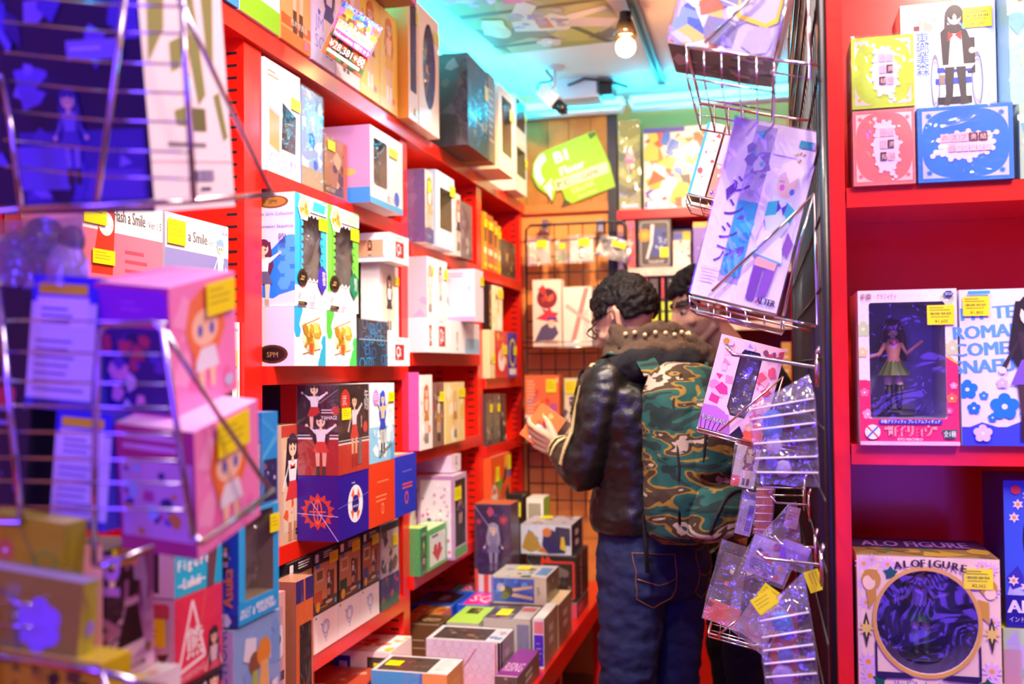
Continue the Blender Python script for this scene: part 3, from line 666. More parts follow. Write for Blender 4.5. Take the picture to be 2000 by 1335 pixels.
def qs(f, c='#b82838', x=.28, y=.2, w=.44, h=.55):
    f.r(x,y,x+w,y+h,c).ring(x+w*.35,y+h*.55,w*.22,h*.32,.35,'#fff').line(x+w*.25,y+h*.1,x+w*.55,y+h*.45,.05,'#fff').t('S',x+w*.5,y+h*.25,h*.5,'#fff').lines(x,y+h+.12,w*1.1,1,.1,'#d89090',1,.02)
z8 = onX(760, 657, -1.055).z
lbox('figure_box', 'small white box with a red square logo, at the shelf edge beside the upright', 760, 800, 657, ZB, -1.055, .105, bg='#ffffff', art={'front': qs}, hh=z8-ZB)
def w7(f): f.r(.15,.1,.85,.9,'#e8d8c8').fig(.5,.1,.78,hair='#4a3424',top='#f8f4ee',skirt='#3a3838',boot='#2a2a2a')
z7 = onX(745, 514, -1.10).z
lbox('figure_box', 'tall white box with a faint printed doll under the upper red-logo box', 741, 778, 514, z8+.001, -1.10, .06, bg='#f8f2ee', art={'front': w7}, hh=z7-z8-.001, stickers=(('front',.74,.74,.24,.12),))
def b6s(f): f.r(.05,.2,.8,.75,'#e8b088').fig(.4,.15,.6,hair='#2c201c',top='#e8a078',skirt='#6a2c20',skin='#e8a078').r(.05,.15,.85,.2,'#c8b0a8')
lbox('figure_box', 'upper white box with a red square logo, lying on the tall white box', 761, 798, 453, z7+.001, -1.055, .105, bg='#fffdfa', art={'front': lambda f: qs(f,x=.3), 'left': b6s}, hh=onX(761,453,-1.055).z-z7)

# --- second bay, 1.035 shelf
ZC1 = 1.0365
lbox('figure_box', 'dark box with a dim doll print at the back left of the middle shelf', 512, 548, 745, ZC1, -1.22, .1, hh=.38, bg='#1a1026', art={'front': chain(rc(.3,.1,.9,.85,'#2a2038'), figp(cx=.62,hh=.75,hair='#7a5a68',top='#4a3a5a',skirt='#2a2040',skin='#b08a98'))})
def girl(f):
    f.r(.0,.9,1,1,'#c03a20').p([(.1,.1),(.9,.1),(.9,.8),(.1,.8)],'#e0d0b0').busy(61,['#e06020','#f0a030','#3a4a30'],8,.02,.1,.98,.5,.14)
    f.fig(.5,.02,.92,hair='#2a2226',top='#f4f0f0',skirt='#d83a28',leg='#f0c8a0',boot='#c88858',bow='#d04020')
    f.line(.62,.1,.78,.11,.05,'#222').line(.62,.07,.76,.08,.05,'#222')
lbox('figure_box', 'red and beige box with a printed long-haired doll in a red skirt, beside the upright', 549, 591, 832, ZC1, -1.11, .1, bg='#d8bc90', art={'front': girl}, hh=onX(549,832,-1.11).z-ZC1)
z5 = onX(660, 930, -1.0).z
def pur_s(f): f.star(.5,.45,.42,'#c03a30',14,.75).c(.5,.45,.26,'#3a1c70').ring(.5,.45,.11,.2,.25,'#e05a40').line(0,.42,1,.38,.012,'#c8c0e8').line(.35,.6,1,0,.012,'#d8d0f0').line(.5,.3,.5,.6,.03,'#e05a40').line(.3,.45,.7,.45,.03,'#e05a40')
def pur_f(f): f.e(.55,.5,.2,.3,'#f4f0f8').busy(66,['#e05a30'],0).r(.38,.42,.72,.54,'#4a3ac0').t('Yahagi',.4,.45,.06,'#fff',maxw=.3)
def pur_f2(f):
    f.c(.55,.5,.3,'#f6f2fa'); 
    for a in range(4): f.p([(.55,.5),(.55+.17*math.cos(a*PI/2+.4),.5+.28*math.sin(a*PI/2+.4)),(.55+.17*math.cos(a*PI/2+1),.5+.28*math.sin(a*PI/2+1))],'#e06a40')
    f.c(.55,.5,.14,'#2a208a').t('Agano class Light Cruiser',.34,.45,.04,'#fff',maxw=.44).t('matsuba',.42,.83,.03,'#fff',maxw=.2).line(0,.5,1,.62,.008,'#8a80d8')
lbox('figure_box', 'deep purple shrink-wrapped box with a red ship wheel and a lifebuoy, overhanging the middle shelf', 660, 720, 930, ZC1, -1.0, .108, bg='#2c149a', cols=dict(left='#30107c'), art={'left': pur_s, 'front': pur_f2}, hh=z5-ZC1, group='wrapped boxes overhanging the middle shelf')
def yah_s(f):
    f.r(0,0,1,.42,'#a82218').r(0,.4,1,.42,'#f4ece8').r(0,.44,1,.45,'#f4ece8').star(.93,.72,.12,'#c02a20',10,.7)
    f.fig(.42,.42,.62,hair='#141018',top='#ece4ec',skirt='#c02a28',arms=1,boot='#2a1a1a').fig(.58,-.02,.72,hair='#1c1418',top='#f0e8ec',skirt='#d83a2c',leg='#e8b094',arms=1)
    f.t('YAHAGI',.97,.62,.045,'#fff',al='r',maxw=.38).lines(.6,.72,.36,2,.03,'#d8d0d8',3,.012).line(.42,1,.55,.8,.008,'#a8a0b0').line(.55,.8,1,.95,.008,'#a8a0b0')
def yah_f(f):
    f.r(0,0,1,.33,'#d03a22').r(0,.33,1,.35,'#f4ece8').r(0,.37,1,.38,'#f4ece8').c(.22,.82,.15,'#d83020').t('武',.13,.78,.09,'#f8e0d8').t('矢矧',.84,.82,.10,'#f6f0f0',vert=True,al='c').t('軽巡洋艦',.72,.6,.03,'#e0d8d8',vert=True)
    f.fig(.5,.06,.88,hair='#1c1418',top='#f4ecf0',skirt='#d8382c',leg='#f0bc98',arms=2,boot='#a82a20').star(.86,.5,.09,'#d84a3a',12,.7).p([(.62,.08),(.72,.08),(.74,.38),(.64,.38)],'#7a7478')
lbox('figure_box', 'tall dark shrink-wrapped box with printed dancers above a red floor, second bay middle shelf', 660, 720, 742, z5+.001, -1.0, .108, bg='#2a2022', cols=dict(left='#1c1024', top='#3a2c30'), art={'left': yah_s, 'front': yah_f}, wrap=True, stickers=(('front',.08,.61,.28,.13),), group='wrapped boxes overhanging the middle shelf')
z6 = onX(720, 908, -1.0).z
lbox('figure_box', 'orange-red wrapped box next to the purple one on the middle shelf', 721, 771, 908, ZC1, -1.0, .2, bg='#e0401c', art={'front': lambda f: f.lines(.3,.68,.45,1,.1,'#f09060',2,.02).lines(.25,.45,.6,2,.07,'#f0a070',4,.02).ring(.5,.25,.05,.09,.3,'#f0a070')}, hh=z6-ZC1, group='wrapped boxes overhanging the middle shelf')
def c4(f):
    f.r(0,0,1,.45,'#8ed2f2').busy(71,['#e8f8ff','#5ab8e8','#b8e8fa'],14,.05,.02,.95,.42,.2).c(.24,.82,.12,'#c890d8').lines(.15,.86,.2,3,.03,'#f0d8f8').fig(.5,.1,.82,hair='#2a58d8',top='#e8c8a0',skirt='#2a4ac8',leg='#e8c49c',boot='#2a2c30',arms=1).p([(.35,.06),(.85,.2),(.88,.24),(.36,.1)],'#8a8a80').t('シン',.75,.62,.04,'#e07080')
lbox('figure_box', 'pale blue box with a printed blue-haired snowboarder above the orange-red box', 721, 770, 740, z6+.001, -1.0, .18, bg='#eef6fa', art={'front': c4}, stickers=(('front',.72,.76,.24,.12),), group='wrapped boxes overhanging the middle shelf')
lbox('figure_box', 'royal blue wrapped box with a red crest at the right end of the middle shelf', 773, 813, 893, ZC1, -1.0, .2, bg='#2038c8', art={'front': lambda f: f.lines(.3,.72,.5,1,.1,'#7a6ae0',2,.02).lines(.3,.5,.5,2,.06,'#e05a40',2,.03).ring(.5,.28,.09,.11,.35,'#e05a40'), 'top': lambda f: f.r(.05,.1,.95,.8,'#f0c8a0').busy(3,['#e86030','#f0d060'],8)}, group='wrapped boxes overhanging the middle shelf')

# --- second bay, bottom shelf: little room scenes standing on white boxes
ZD = .7365
XD = -1.105
zl = [onX(u, v, XD).z for u, v in ((611,1205),(660,1176),(705,1157),(742,1130))]
zE = sum(zl[:3])/3
def swirl(f): f.busy(1,['#fff'],0).ring(.5,.58,.16,.2,.25,'#9fb4ea').ring(.5,.5,.1,.24,.3,'#b8c4ee').line(.5,.3,.52,.16,.05,'#d8a8d8').line(.3,.72,.4,.62,.05,'#7ab0e8').c(.1,.92,.04,'#555').r(0,0,1,.1,'#fff0ee')
for i, (u0, u1) in enumerate(((612,659),(660,704),(705,741))):
    lbox('figure_box', 'plain white box with a pale blue swirl, %s from the left under the room-scene boxes' % ('first','second','third')[i], u0, u1, 1190, ZD, XD, .18, hh=zE-ZD, bg='#f8f4f2', art={'front': swirl}, group='white boxes under the room scenes')
lbox('figure_box', 'dark blue box with red fish on the bottom shelf, right of the white swirl boxes', 743, 780, 1130, ZD, XD, .18, hh=zE-ZD, bg='#26247a', art={'front': chain(lambda f: f.r(0,0,1,.35,'#2a5a48').busy(75,['#c03a50','#e05a60','#4a3a90','#2a7a50'],12,r=.2))}, wrap=True)
PRS = ['#b87a48','#8a5a38','#a85a3a','#c8a070','#e0b080']
def scene(sd, wall, sofa, hair):
    def g(f):
        r2 = random.Random(sd)
        f.r(.03,.03,.97,.97,wall).r(.03,.03,.97,.2,'#6a4030').r(.1,.5,.42,.72,'#e0c090').r(.14,.54,.38,.68,r2.choice(PRS)).r(.55,.2,.85,.62,'#7a3a28').r(.05,.14,.35,.36,sofa)
        f.fig(.62,.14,.52,hair=hair,top='#f4f0ec',skirt='#4a3a40',boot='#3a2a2a').e(.62,.13,.15,.03,'#d8c8a8')
        f.r(0,.8,1,1,'#181414').lines(.4,.95,.5,3,.04,'#e8e4e0',sd,.018).p(rrect(.06,.84,.2,.97,.02,1.5),'#f4f0f0').e(.16,.77,.09,.03,'#3a90d8').c(.16,.12,.09,'#e8b838').lines(.28,.08,.4,1,.1,'#f0d860').c(.88,.1,.05,'#58b0e8')
    return g
for i, (u0, u1, wall, sofa, hair, st, lab) in enumerate(((561,610,'#c88a50','#c84a30','#6a3a20',None,'room-scene box with a window and red curtain print, leftmost on the white boxes'),
        (611,659,'#d89a60','#d86040','#8a4a28',(.62,.74,.36,.18),'room-scene box with an ochre room and little brown-haired doll, second from the left'),
        (661,705,'#c88a58','#2a4a34','#1c1a1c',(.55,.76,.36,.18),'room-scene box with a green sofa and black-haired doll, third from the left'),
        (707,741,'#b8603c','#4a3a8a','#d8a050',(.52,.72,.4,.18),'room-scene box with a blond doll and blue sofa, fourth from the left'))):
    lbox('figure_box', lab, u0, u1, 1050, zE+.001, XD, .18, hh=.235, bg='#2a2422', art={'front': scene(i, wall, sofa, hair)}, stickers=((('front',)+st,) if st else ()), group='room-scene boxes on the bottom shelf')
lbox('figure_box', 'box of white and red print at the right end of the room-scene row', 743, 778, 1006, zE+.001, XD, .18, hh=.235, bg='#e8dcd8', art={'front': chain(blobs(81,['#c83a28','#f4f0ee','#7a5a48','#3a3a50','#e0a060'],18,.2), lambda f: f.line(.1,.2,.5,.5,.06,'#f8f4f0').r(0,.86,1,1,'#2a2428'))}, wrap=True, stickers=(('front',.6,.52,.3,.22),), group='room-scene boxes on the bottom shelf')
def d6f(f): f.r(0,.9,.45,1,'#281c78').r(.55,.9,1,1,'#281c78').r(0,.84,1,.9,'#e8702a')
def d6s(f): f.r(0,0,1,.5,'#6a4230').r(0,.5,1,1,'#a86a48')
a, b = onX(578, 1137, -1.045), onX(611, 1118, -1.045)
carton('figure_box', 'tall orange and brown window box standing on the deck before the bottom shelf', 'box', (-1.074, (a.y+b.y)/2, .4505), (b.y-a.y, .058, a.z-.4505), RL, bg='#e8702a', cols=dict(left='#a86a48', top='#d8a070'), art={'front': d6f, 'left': d6s}, win=(win_r(.2,.1,.9,.8,.01), .06), inner='#3a3428', wrap=True)
def d7(f): f.p(rrect(.25,.72,.8,.86,.02,6),'#f8eef0').c(.52,.8,.16,'#3a2a48').r(.1,.62,.9,.66,'#4a3a48').r(.25,.45,.75,.6,'#f8eef0').busy(8,['#4a3a58'],8,.32,.48,.68,.57,.14).r(.05,.1,.95,.38,'#f4e6ea').ring(.25,.24,.14,.05,.2,'#4a3a48').ring(.7,.24,.14,.05,.2,'#4a3a48')
a, b = onX(530, 1165, -1.045), onX(557, 1150, -1.045)
carton('figure_box', 'narrow dusty pink box with small certificate prints, on the deck by the shelf upright', 'box', (-1.074, (a.y+b.y)/2, .4505), (b.y-a.y, .058, a.z-.4505), RL, bg='#d8a8a0', art={'front': d7})

# --- third bay
Z1, Z2, Z3, Z4 = 1.8665, 1.5065, 1.1865, .7815
def anime(sd, hair, c1, **k): return chain(blobs(sd, c1, 12, .22), figp(cx=.55, hh=.85, hair=hair, **k))
lbox('figure_box', 'blue box with a printed orange-haired doll on the upper shelf of the third bay', 813, 845, 320, Z1, -1.06, .2, bg='#e8dcc8', cols=dict(left='#6a5488'), art={'front': chain(anime(91,'#e88a38',['#58b0e8','#f8e8c0','#f0c890','#e8a060'],top='#f4e8d8',skirt='#f0b070'), rc(0,0,1,.2,'#5a5a90'), txt('ブロマイド',.1,.06,.05,'#d8d8f0',maxw=.7)), 'left': chain(figp(cx=.5,hh=.5,y0=.45,hair='#c89030',top='#3a3a58'), figp(cx=.5,hh=.42,y0=.05,hair='#a83030',top='#8a3048'))}, wrap=True, stickers=(('front',.3,.7,.3,.15),))
lbox('figure_box', 'white zigzag window box on the upper shelf of the third bay', 851, 887, 330, Z1, -1.06, .2, bg='#fbfaf4', cols=dict(left='#b8c8d8'), win=(win_r(.2,.25,.85,.8), .1), inner='#8a7444', stickers=(('front',.72,.74,.28,.15),), art={'front': lambda f: f.r(0,0,1,.12,'#c8e8f8').t('艦これ',.1,.12,.05,'#a8b8d8',maxw=.5)})
lbox('figure_box', 'slim white box with an orange doll print, right of the zigzag window box', 889, 899, 376, Z1, -1.08, .18, bg='#f6ead8', art={'front': anime(93,'#c86a30',['#f0c090','#fff0d8'])})
lbox('figure_box', 'grey-brown wrapped box at the right end of the upper shelf, third bay', 900, 921, 392, Z1, -1.08, .18, bg='#8a7878', art={'front': blobs(94,['#b8a0a0','#6a5458','#d8c8c0','#a05868'],16)}, wrap=True)
zb3 = onX(812, 615, -1.055).z
rowb = ((812,846,'white red-logo box, first in the low row of the third bay','qs'), (847,877,'white red-logo box, second in the low row of the third bay','qs'), (878,907,'cream box with a tiny brown doll in the low row on the third bay shelf','doll'), (908,936,'pale blue and white box at the right end of the low white row','blue'))
for u0, u1, lab, kind in rowb:
    art = {'qs': lambda f: qs(f, x=.32, y=.18, w=.42, h=.6), 'doll': figp(cx=.5,hh=.6,hair='#a8744a',top='#f0dcc8',skirt='#e8c8b0'), 'blue': lambda f: f.r(0,0,1,.5,'#a8dcf0').lines(.1,.8,.5,2,.1,'#c8d8e8')}[kind]
    lbox('figure_box', lab, u0, u1, 622, Z2, -1.055, .2, hh=zb3-Z2, bg='#fefcf8', cols=dict(left='#f0d8dc'), art={'front': art}, group='low white boxes on the third bay shelf')
lbox('figure_box', 'big glaring white box with a faint doll print over the red-logo boxes, third bay', 811, 845, 480, zb3+.001, -1.055, .2, bg='#fffdf8', cols=dict(left='#f0b8c0'), art={'front': chain(rc(.1,.06,.9,.9,'#fbf2e8'), figp(cx=.5,hh=.8,hair='#d8a888',top='#fbf4ee',skirt='#f0dcd0')), 'left': blobs(97,['#f8e0a0','#f0a0c0','#fff'],8)}, stickers=(('front',.74,.7,.26,.14),))
lbox('figure_box', 'glaring white box with a black line-art doll, beside the biggest white box', 846, 873, 500, zb3+.001, -1.055, .2, bg='#fffdf6', art={'front': figp(cx=.5,y0=.3,hh=.6,hair='#5a4a40',top='#f4ece4',skirt='#e8e0d8',arms=0)}, stickers=(('front',.74,.68,.26,.18),))
def b2s(f): 
    f.busy(99,['#f8d0dc','#f6e2ea'],9,.05,.1,.95,.9,.2).lines(.2,.9,.6,3,.05,'#e8a8b8',2,.02).r(.0,.0,1,.09,'#e8a8c8').fig(.48,.08,.5,hair='#3a3438',top='#7a7aa8',skirt='#8a88b8',leg='#5a5450',boot='#3a3438',bow='#4a4ac0')
lbox('figure_box', 'pale pink box with a small dark-haired doll on its near side', 927, 944, 524, zb3+.001, -1.0, .22, bg='#fbeef0', cols=dict(left='#fae4ea'), art={'left': b2s}, stickers=(('front',.6,.7,.36,.18),))
zc = onX(795, 812, -1.085).z
for k, (z, h, lab) in enumerate(((Z3, zc-Z3-.001, 'lower of two stacked magenta boxes beside the upright'), (zc, onX(795,727,-1.085).z-zc, 'upper of two stacked magenta boxes beside the upright'))):
    lbox('figure_box', lab, 797, 818, 740, z, -1.085, .18, hh=h, bg='#c858a8', art={'front': lambda f: f.lines(.3,.7,.15,5,.1,'#f8d0f0',2,.03).t('Girls',.6,.8,.07,'#fff',rot=-90,maxw=.5)}, group='magenta boxes beside the upright')
for u0, u1, vt, bg, hair, c1, st, lab in ((820,844,732,'#fbf2ec','#d86a40',['#f0a080','#fff'],None,'white box with a printed redhead next to the magenta boxes'), (845,867,748,'#8a6a5a','#5a4a40',['#6a5848','#c89a88','#a83a50'],(.55,.7,.4,.16),'brown box with a printed doll and yellow label, third bay'), (869,907,747,'#f4dc90','#e8b860',['#fff4d0','#f0c860'],(.7,.74,.3,.15),'cream yellow box with a printed blond doll at the right of the third bay')):
    lbox('figure_box', lab, u0, u1, vt, Z3, -1.085, .18, bg=bg, art={'front': chain(blobs(int(u0), c1, 7, .2), figp(cx=.5, hair=hair, top='#f0d8b8', skirt='#c88a40'))}, stickers=((('front',)+st,) if st else ()))
zd2 = onX(885, 930, -1.06).z
def d2s(f):
    r2 = random.Random(6); f.r(.08,.03,.92,.95,'#f6ecf2')
    for i in range(34): x, y = r2.uniform(.1,.85), r2.uniform(.05,.9); f.r(x,y,x+.07,y+.035,r2.choice(['#d8a0c8','#e8c0dc','#f07a98','#e4b4d8','#fff']))
    f.c(.32,.47,.06,'#6a4a78').p([(.24,.28),(.4,.28),(.38,.42),(.28,.42)],'#7a5a98')
lbox('figure_box', 'tall lilac box with a pixel pattern on its near side, third bay bottom', 886, 911, 932, Z4, -1.06, .135, bg='#e8c8dc', cols=dict(left='#c890c4'), art={'left': d2s, 'front': lambda f: f.r(.1,.14,.9,.94,'#2a2224').fig(.5,.3,.6,hair='#8a4a28',top='#c88090',skirt='#5a3a60').r(.05,.02,.95,.12,'#6ac060').t('2',.3,.62,.08,'#fff')}, wrap=True, stickers=(('front',.0,.7,.5,.16),), hh=zd2-Z4)
lbox('figure_box', 'small pale lilac box lying on the pixel-pattern box', 882, 900, 884, zd2+.004, -1.09, .16, hh=.1, bg='#f0dce4', cols=dict(left='#d8c0d8'), art={'front': figp(cx=.5,hh=.85,hair='#a83a48',top='#f0c8c8')})
lbox('figure_box', 'dark green window box with a lime lid on the bottom shelf beside the upright', 800, 834, 1042, Z4, -1.085, .08, bg='#3a8a50', cols=dict(top='#d0f070', left='#48b060'), art={'front': lambda f: f.r(.1,.08,.9,.8,'#2a5a34').fig(.5,.12,.6,hair='#7ab848',top='#4a7a40',skirt='#2a4a28').t('Limone',.2,.82,.1,'#d8e8a0',maxw=.6)}, wrap=True)
lbox('figure_box', 'green and white box with a red heart, beside the dark green window box', 836, 872, 1040, Z4, -1.085, .08, hh=.135, bg='#5ac860', cols=dict(top='#c8f0a0'), art={'front': lambda f: f.r(.08,.08,.92,.85,'#f4f6ee').c(.38,.45,.14,'#d83a30').c(.6,.45,.14,'#d83a30').p([(.2,.42),(.8,.42),(.5,.12)],'#d83a30').lines(.2,.76,.5,1,.1,'#8a5a98',1,.06)}, wrap=True)
lbox('figure_box', 'tall pale box with a red and green doll print behind the dark green box', 803, 828, 965, Z4, -1.2, .1, hh=.28, bg='#e8d8c8', art={'front': anime(101,'#c83a30',['#58a040','#f0e0d0'],top='#48a048',skirt='#c83a30')})

# --- fourth bay
ZZ = (1.8615, 1.4115, 1.1315, .8015)
for i, (u0, u1, vt, bg, lab) in enumerate(((944,951,412,'#c8a020','first gold spine'), (952,963,418,'#b85a20','rust-brown spine, second'), (964,971,430,'#c87a28','amber spine, third'), (972,978,440,'#d8b030','gold spine, fourth'))):
    lbox('figure_box', '%s on the top shelf of the farthest bay' % lab, u0, u1, vt, ZZ[0], -1.12, .17, bg=bg, art={'front': lambda f: f.r(.1,.3,.9,.4,'#f8f0d0').r(.1,.08,.9,.14,'#f4e020').r(.2,.5,.8,.9,'#5a3818')}, stickers=(('front',.1,.74,.8,.14),), group='gold spines in the farthest bay')
lbox('figure_box', 'low dark box with yellow print at the right of the farthest bay top shelf', 980, 1006, 466, ZZ[0], -1.12, .17, bg='#3a2c20', art={'front': chain(blobs(111,['#d8a020','#6a4a28','#e8c850','#2a2420','#4a6a40'],14), rc(0,0,1,.1,'#4a5a50'))}, wrap=True)
zr = onX(945, 642, -1.09).z
for u0, u1, bg, c1, lab in ((946,966,'#e8e0b0',['#d0c830','#f8f4d8','#8a8a40'],'pale yellow box with green print on the lower middle shelf of the farthest bay'), (967,991,'#d83a30',['#e8584a','#f0c040'],'red box with a white egg shape on the shelf of the farthest bay'), (992,1009,'#2a3ab8',['#3a4ad0','#1c2a90'],'blue box with a yellow ring on the shelf of the farthest bay')):
    def g(f, bg=bg, c1=c1):
        f.busy(len(bg)+int(u0), c1, 8)
        if bg == '#d83a30': f.e(.5,.38,.28,.24,'#f8f0ee').e(.5,.5,.16,.14,'#f0b0a0').t('モンスト',.15,.8,.1,'#f8d040',maxw=.7)
        if bg == '#2a3ab8': f.ring(.5,.55,.38,.32,.2,'#f0d030').r(.1,.06,.9,.2,'#f4f4f8')
    lbox('figure_box', lab, u0, u1, 645, ZZ[1], -1.09, .15, hh=zr-ZZ[1], bg=bg, art={'front': g}, stickers=(('front',.55,.3 if u0 < 960 else .5,.35,.2),))
lbox('figure_box', 'black box with golden rings standing on the pale yellow box, farthest bay', 945, 960, 552, zr+.001, -1.09, .15, bg='#181210', art={'front': lambda f: f.ring(.5,.62,.42,.26,.25,'#e8b020').ring(.4,.2,.3,.12,.3,'#e8b020').c(.6,.85,.2,'#c89018')})
lbox('figure_box', 'white and yellow box with a price label standing on the red box, farthest bay', 962, 981, 556, zr+.001, -1.09, .15, bg='#f4ecc8', art={'front': blobs(113,['#e8d890','#8a7a50','#fff','#c8b060'],10)}, stickers=(('front',.5,.74,.5,.2),))
for u0, u1, bg, lab in ((947,962,'#4a4440','dark grey window box, left of three'), (963,977,'#5a5850','grey-green window box, middle of three'), (979,988,'#2c2018','black-brown box, right of three')):
    lbox('figure_box', '%s on the lower shelf of the farthest bay' % lab, u0, u1, 770, ZZ[2], -1.11, .16, bg=bg, art={'front': chain(rc(.1,.1,.9,.85,'#6a6a60' if u0 < 970 else '#3a2a20'), blobs(int(u0),['#8a9088','#3a3a38','#b8b8a8','#9a7a50'],10))}, stickers=((('front',.5,.64,.4,.16),) if u0 < 970 else ()), group='dark boxes in the farthest bay')
lbox('figure_box', 'orange box with blue and green pictures on the bottom shelf of the farthest bay', 946, 997, 884, ZZ[3], -1.09, .16, bg='#e85a20', art={'front': chain(blobs(117,['#3a70c8','#58a848','#2a3a30','#f0a040','#d84a18'],14), lambda f: f.r(.0,.2,.3,.45,'#f0e4d8').ring(.15,.4,.14,.2,.3,'#d8d0c8'))}, stickers=(('front',.22,.62,.16,.22),('front',.82,.74,.16,.22)))
# ------------------------------------------------------------------ boxes piled on the low deck
DK = .4505
def pbox(name, label, x0, x1, y0, y1, z0, z1, **k):
    cat = k.pop('cat', 'box')
    return carton(name, label, cat, ((x0+x1)/2, (y0+y1)/2, z0), (x1-x0, y1-y0, z1-z0), (0, 0, k.pop('rz', 0)), **k)
def topwin(c='#5a4a3c', x0=.06, y0=.1, x1=.78, y1=.9, seed=0, pal=('#8a6a4a','#3a3028','#c84a30','#a08060')):
    return lambda f: f.r(x0, y0, x1, y1, c).busy(seed, list(pal), 9, x0+.08, y0+.12, x1-.08, y1-.12, .14)
def flat(label, u0, v0, u1, v1, zt, bg, top, front=None, **k):
    a = onZ(u0, v0, zt); b = onZ(u1, v1, zt); c = onZ(u1, v0, zt); b.y = min(b.y, 3.86); a.x = max(a.x, -1.325)
    return pbox('figure_box', label, a.x, c.x, a.y, b.y, DK, zt, bg=bg, art={'top': top, 'front': front or (lambda f: f.lines(.1,.6,.6,2,.2,'#ddd'))}, group='boxes lying flat on the deck', **k)
def hexf(f):
    for r_ in range(5):
        for q in range(9):
            cx, cy = .06+q*.12+(r_ % 2)*.06, .08+r_*.21
            f.ring(cx, cy, .062, .062*f.w/f.h*1.0, .06, '#b4a4c8', 6)
    f.line(0,.40,.46,.36,.014,'#c01828').line(.46,.36,.68,.86,.014,'#c01828').line(.62,0,.72,-.1,.014,'#c01828').line(.56,.12,.75,-.2,.014,'#c01828').line(.94,0,.94,.97,.02,'#c01828').r(.965,0,1,1,'#201c1c')
def lab2(f): f.r(.35,.35,.65,.5,'#d8d0c0').r(.35,.6,.65,.75,'#d8d0c0')
pbox('figure_box', 'big pale lilac box with a hexagon pattern and a red line on the deck', -1.045, -.803, 3.0, 3.17, DK, .602, bg='#e6dcee', cols=dict(top='#fbf8f4', right='#b8a890'), art={'front': hexf, 'top': chain(topwin('#4a4038', seed=3), lambda f: f.busy(5,['#88a8d8','#d8b0c8','#c8c8d8'],8,.82,.1,.96,.9,.1)), 'right': chain(lambda f: f.r(0,0,.14,1,'#201c1c'), lab2)}, wrap=True)
pbox('figure_box', 'white and blue box with a top window and an orange end, nearest on the deck', -1.09, -.865, 2.655, 2.81, DK, .602, bg='#fbf6ee', cols=dict(front='#2a8ae0', right='#e8a848'), art={'top': chain(topwin('#57463a', .05,.08,.72,.92, 7, ('#c8402c','#7a5a40','#3a3028')), lambda f: f.lines(.78,.8,.16,5,.14,'#f0b080').lines(.78,.3,.1,1,.1,'#88a8d8')), 'front': lambda f: f.r(.68,0,1,1,'#f0b468').p([(0,.2),(.6,.5),(.65,1),(0,1)],'#48b4f0'), 'right': lambda f: f.r(.2,.2,.8,.8,'#f0bc60')}, stickers=(('top',.1,.3,.2,.3),), wrap=True)
pbox('figure_box', 'white box with red lettering on its lid, beside the hexagon box under the shelf', -1.27, -1.09, 2.80, 2.99, DK, .61, bg='#fbf4ec', art={'top': lambda f: f.p(rrect(.06,.08,.8,.92,.06),'#fff6ee').busy(11,['#e0502c','#f08060','#d83a20'],14,.25,.35,.75,.7,.14).busy(12,['#f4d040','#58b8e8'],5,.8,.1,.97,.95,.12), 'front': lambda f: f.r(.0,.1,.3,.9,'#2a3ab0').r(.1,.2,.24,.8,'#c8d8f0').r(.6,.1,1,.9,'#4a4440')}, stickers=(('front',.72,.3,.24,.5),))
pbox('figure_box', 'dark red box with a small white logo, half under the bottom shelf', -1.29, -1.10, 2.58, 2.79, DK, .565, bg='#a83420', cols=dict(top='#c04a2c'), art={'top': lambda f: f.r(.25,.1,.4,.2,'#f4f0f0').busy(13,['#d86a48','#e8a080'],8,.3,.3,.8,.9,.1), 'front': lambda f: f.r(.15,.4,.4,.6,'#f4f0f0').r(.1,.1,.9,.3,'#6a1c28'), 'right': lambda f: f.r(.0,.0,1,.4,'#5a1a38')})
pbox('figure_box', 'sky blue and white box at the near end under the bottom shelf', -1.29, -1.10, 2.33, 2.57, DK, .565, bg='#2aa8e8', art={'top': lambda f: f.busy(14,['#fff','#7ad8f0','#1c88d8','#a0e8e0'],14,r=.25), 'front': lambda f: f.busy(15,['#fff','#1c78c8'],6)})
flat('flat blue and black box with white print, third row under the shelf', 803, 1180, 888, 1153, .585, '#1c56c8', chain(lambda f: f.p([(.1,.3),(.9,.2),(.95,.8),(.2,.9)],'#1c1a22'), lambda f: f.lines(.45,.6,.3,3,.12,'#b8b0c0',3,.06).r(0,0,1,.12,'#2a80e8')))
flat('flat red and pink box with a fiery print, farthest row under the shelf', 803, 1151, 876, 1133, .585, '#e0386a', lambda f: f.busy(17,['#f08a28','#3a1a1c','#e83a5a','#8a2a20','#f0a050'],18,r=.2).r(0,0,1,.1,'#f05a90'))
flat('flat teal box with a magenta logo square under the shelf', 880, 1152, 962, 1132, .585, '#28a8a8', lambda f: f.p([(.2,.1),(.85,.1),(.9,.9),(.25,.9)],'#e03880').t('SQ',.32,.25,.5,'#f8d0e8',maxw=.5))
flat('flat bright blue box with a pink logo square under the shelf', 892, 1180, 965, 1156, .585, '#1c58e0', lambda f: f.p([(.12,.08),(.85,.08),(.85,.92),(.12,.92)],'#f02890').t('SQ',.2,.3,.45,'#ffe0f4',maxw=.6).lines(.6,.8,.2,4,.17,'#ffe0f4'))
flat('flat orange printed box under the shelf, next to the green lid', 800, 1196, 866, 1183, .585, '#e07828', lambda f: f.busy(19,['#f0b048','#c83a20','#f8d8a0','#8a3a20'],14,r=.22))
flat('flat brown box with pale lettering at the front of the row', 800, 1218, 862, 1200, .585, '#6a4c2c', lambda f: f.e(.5,.5,.42,.38,'#4a3420').t('VENOM',.2,.35,.32,'#d8b880',maxw=.6))
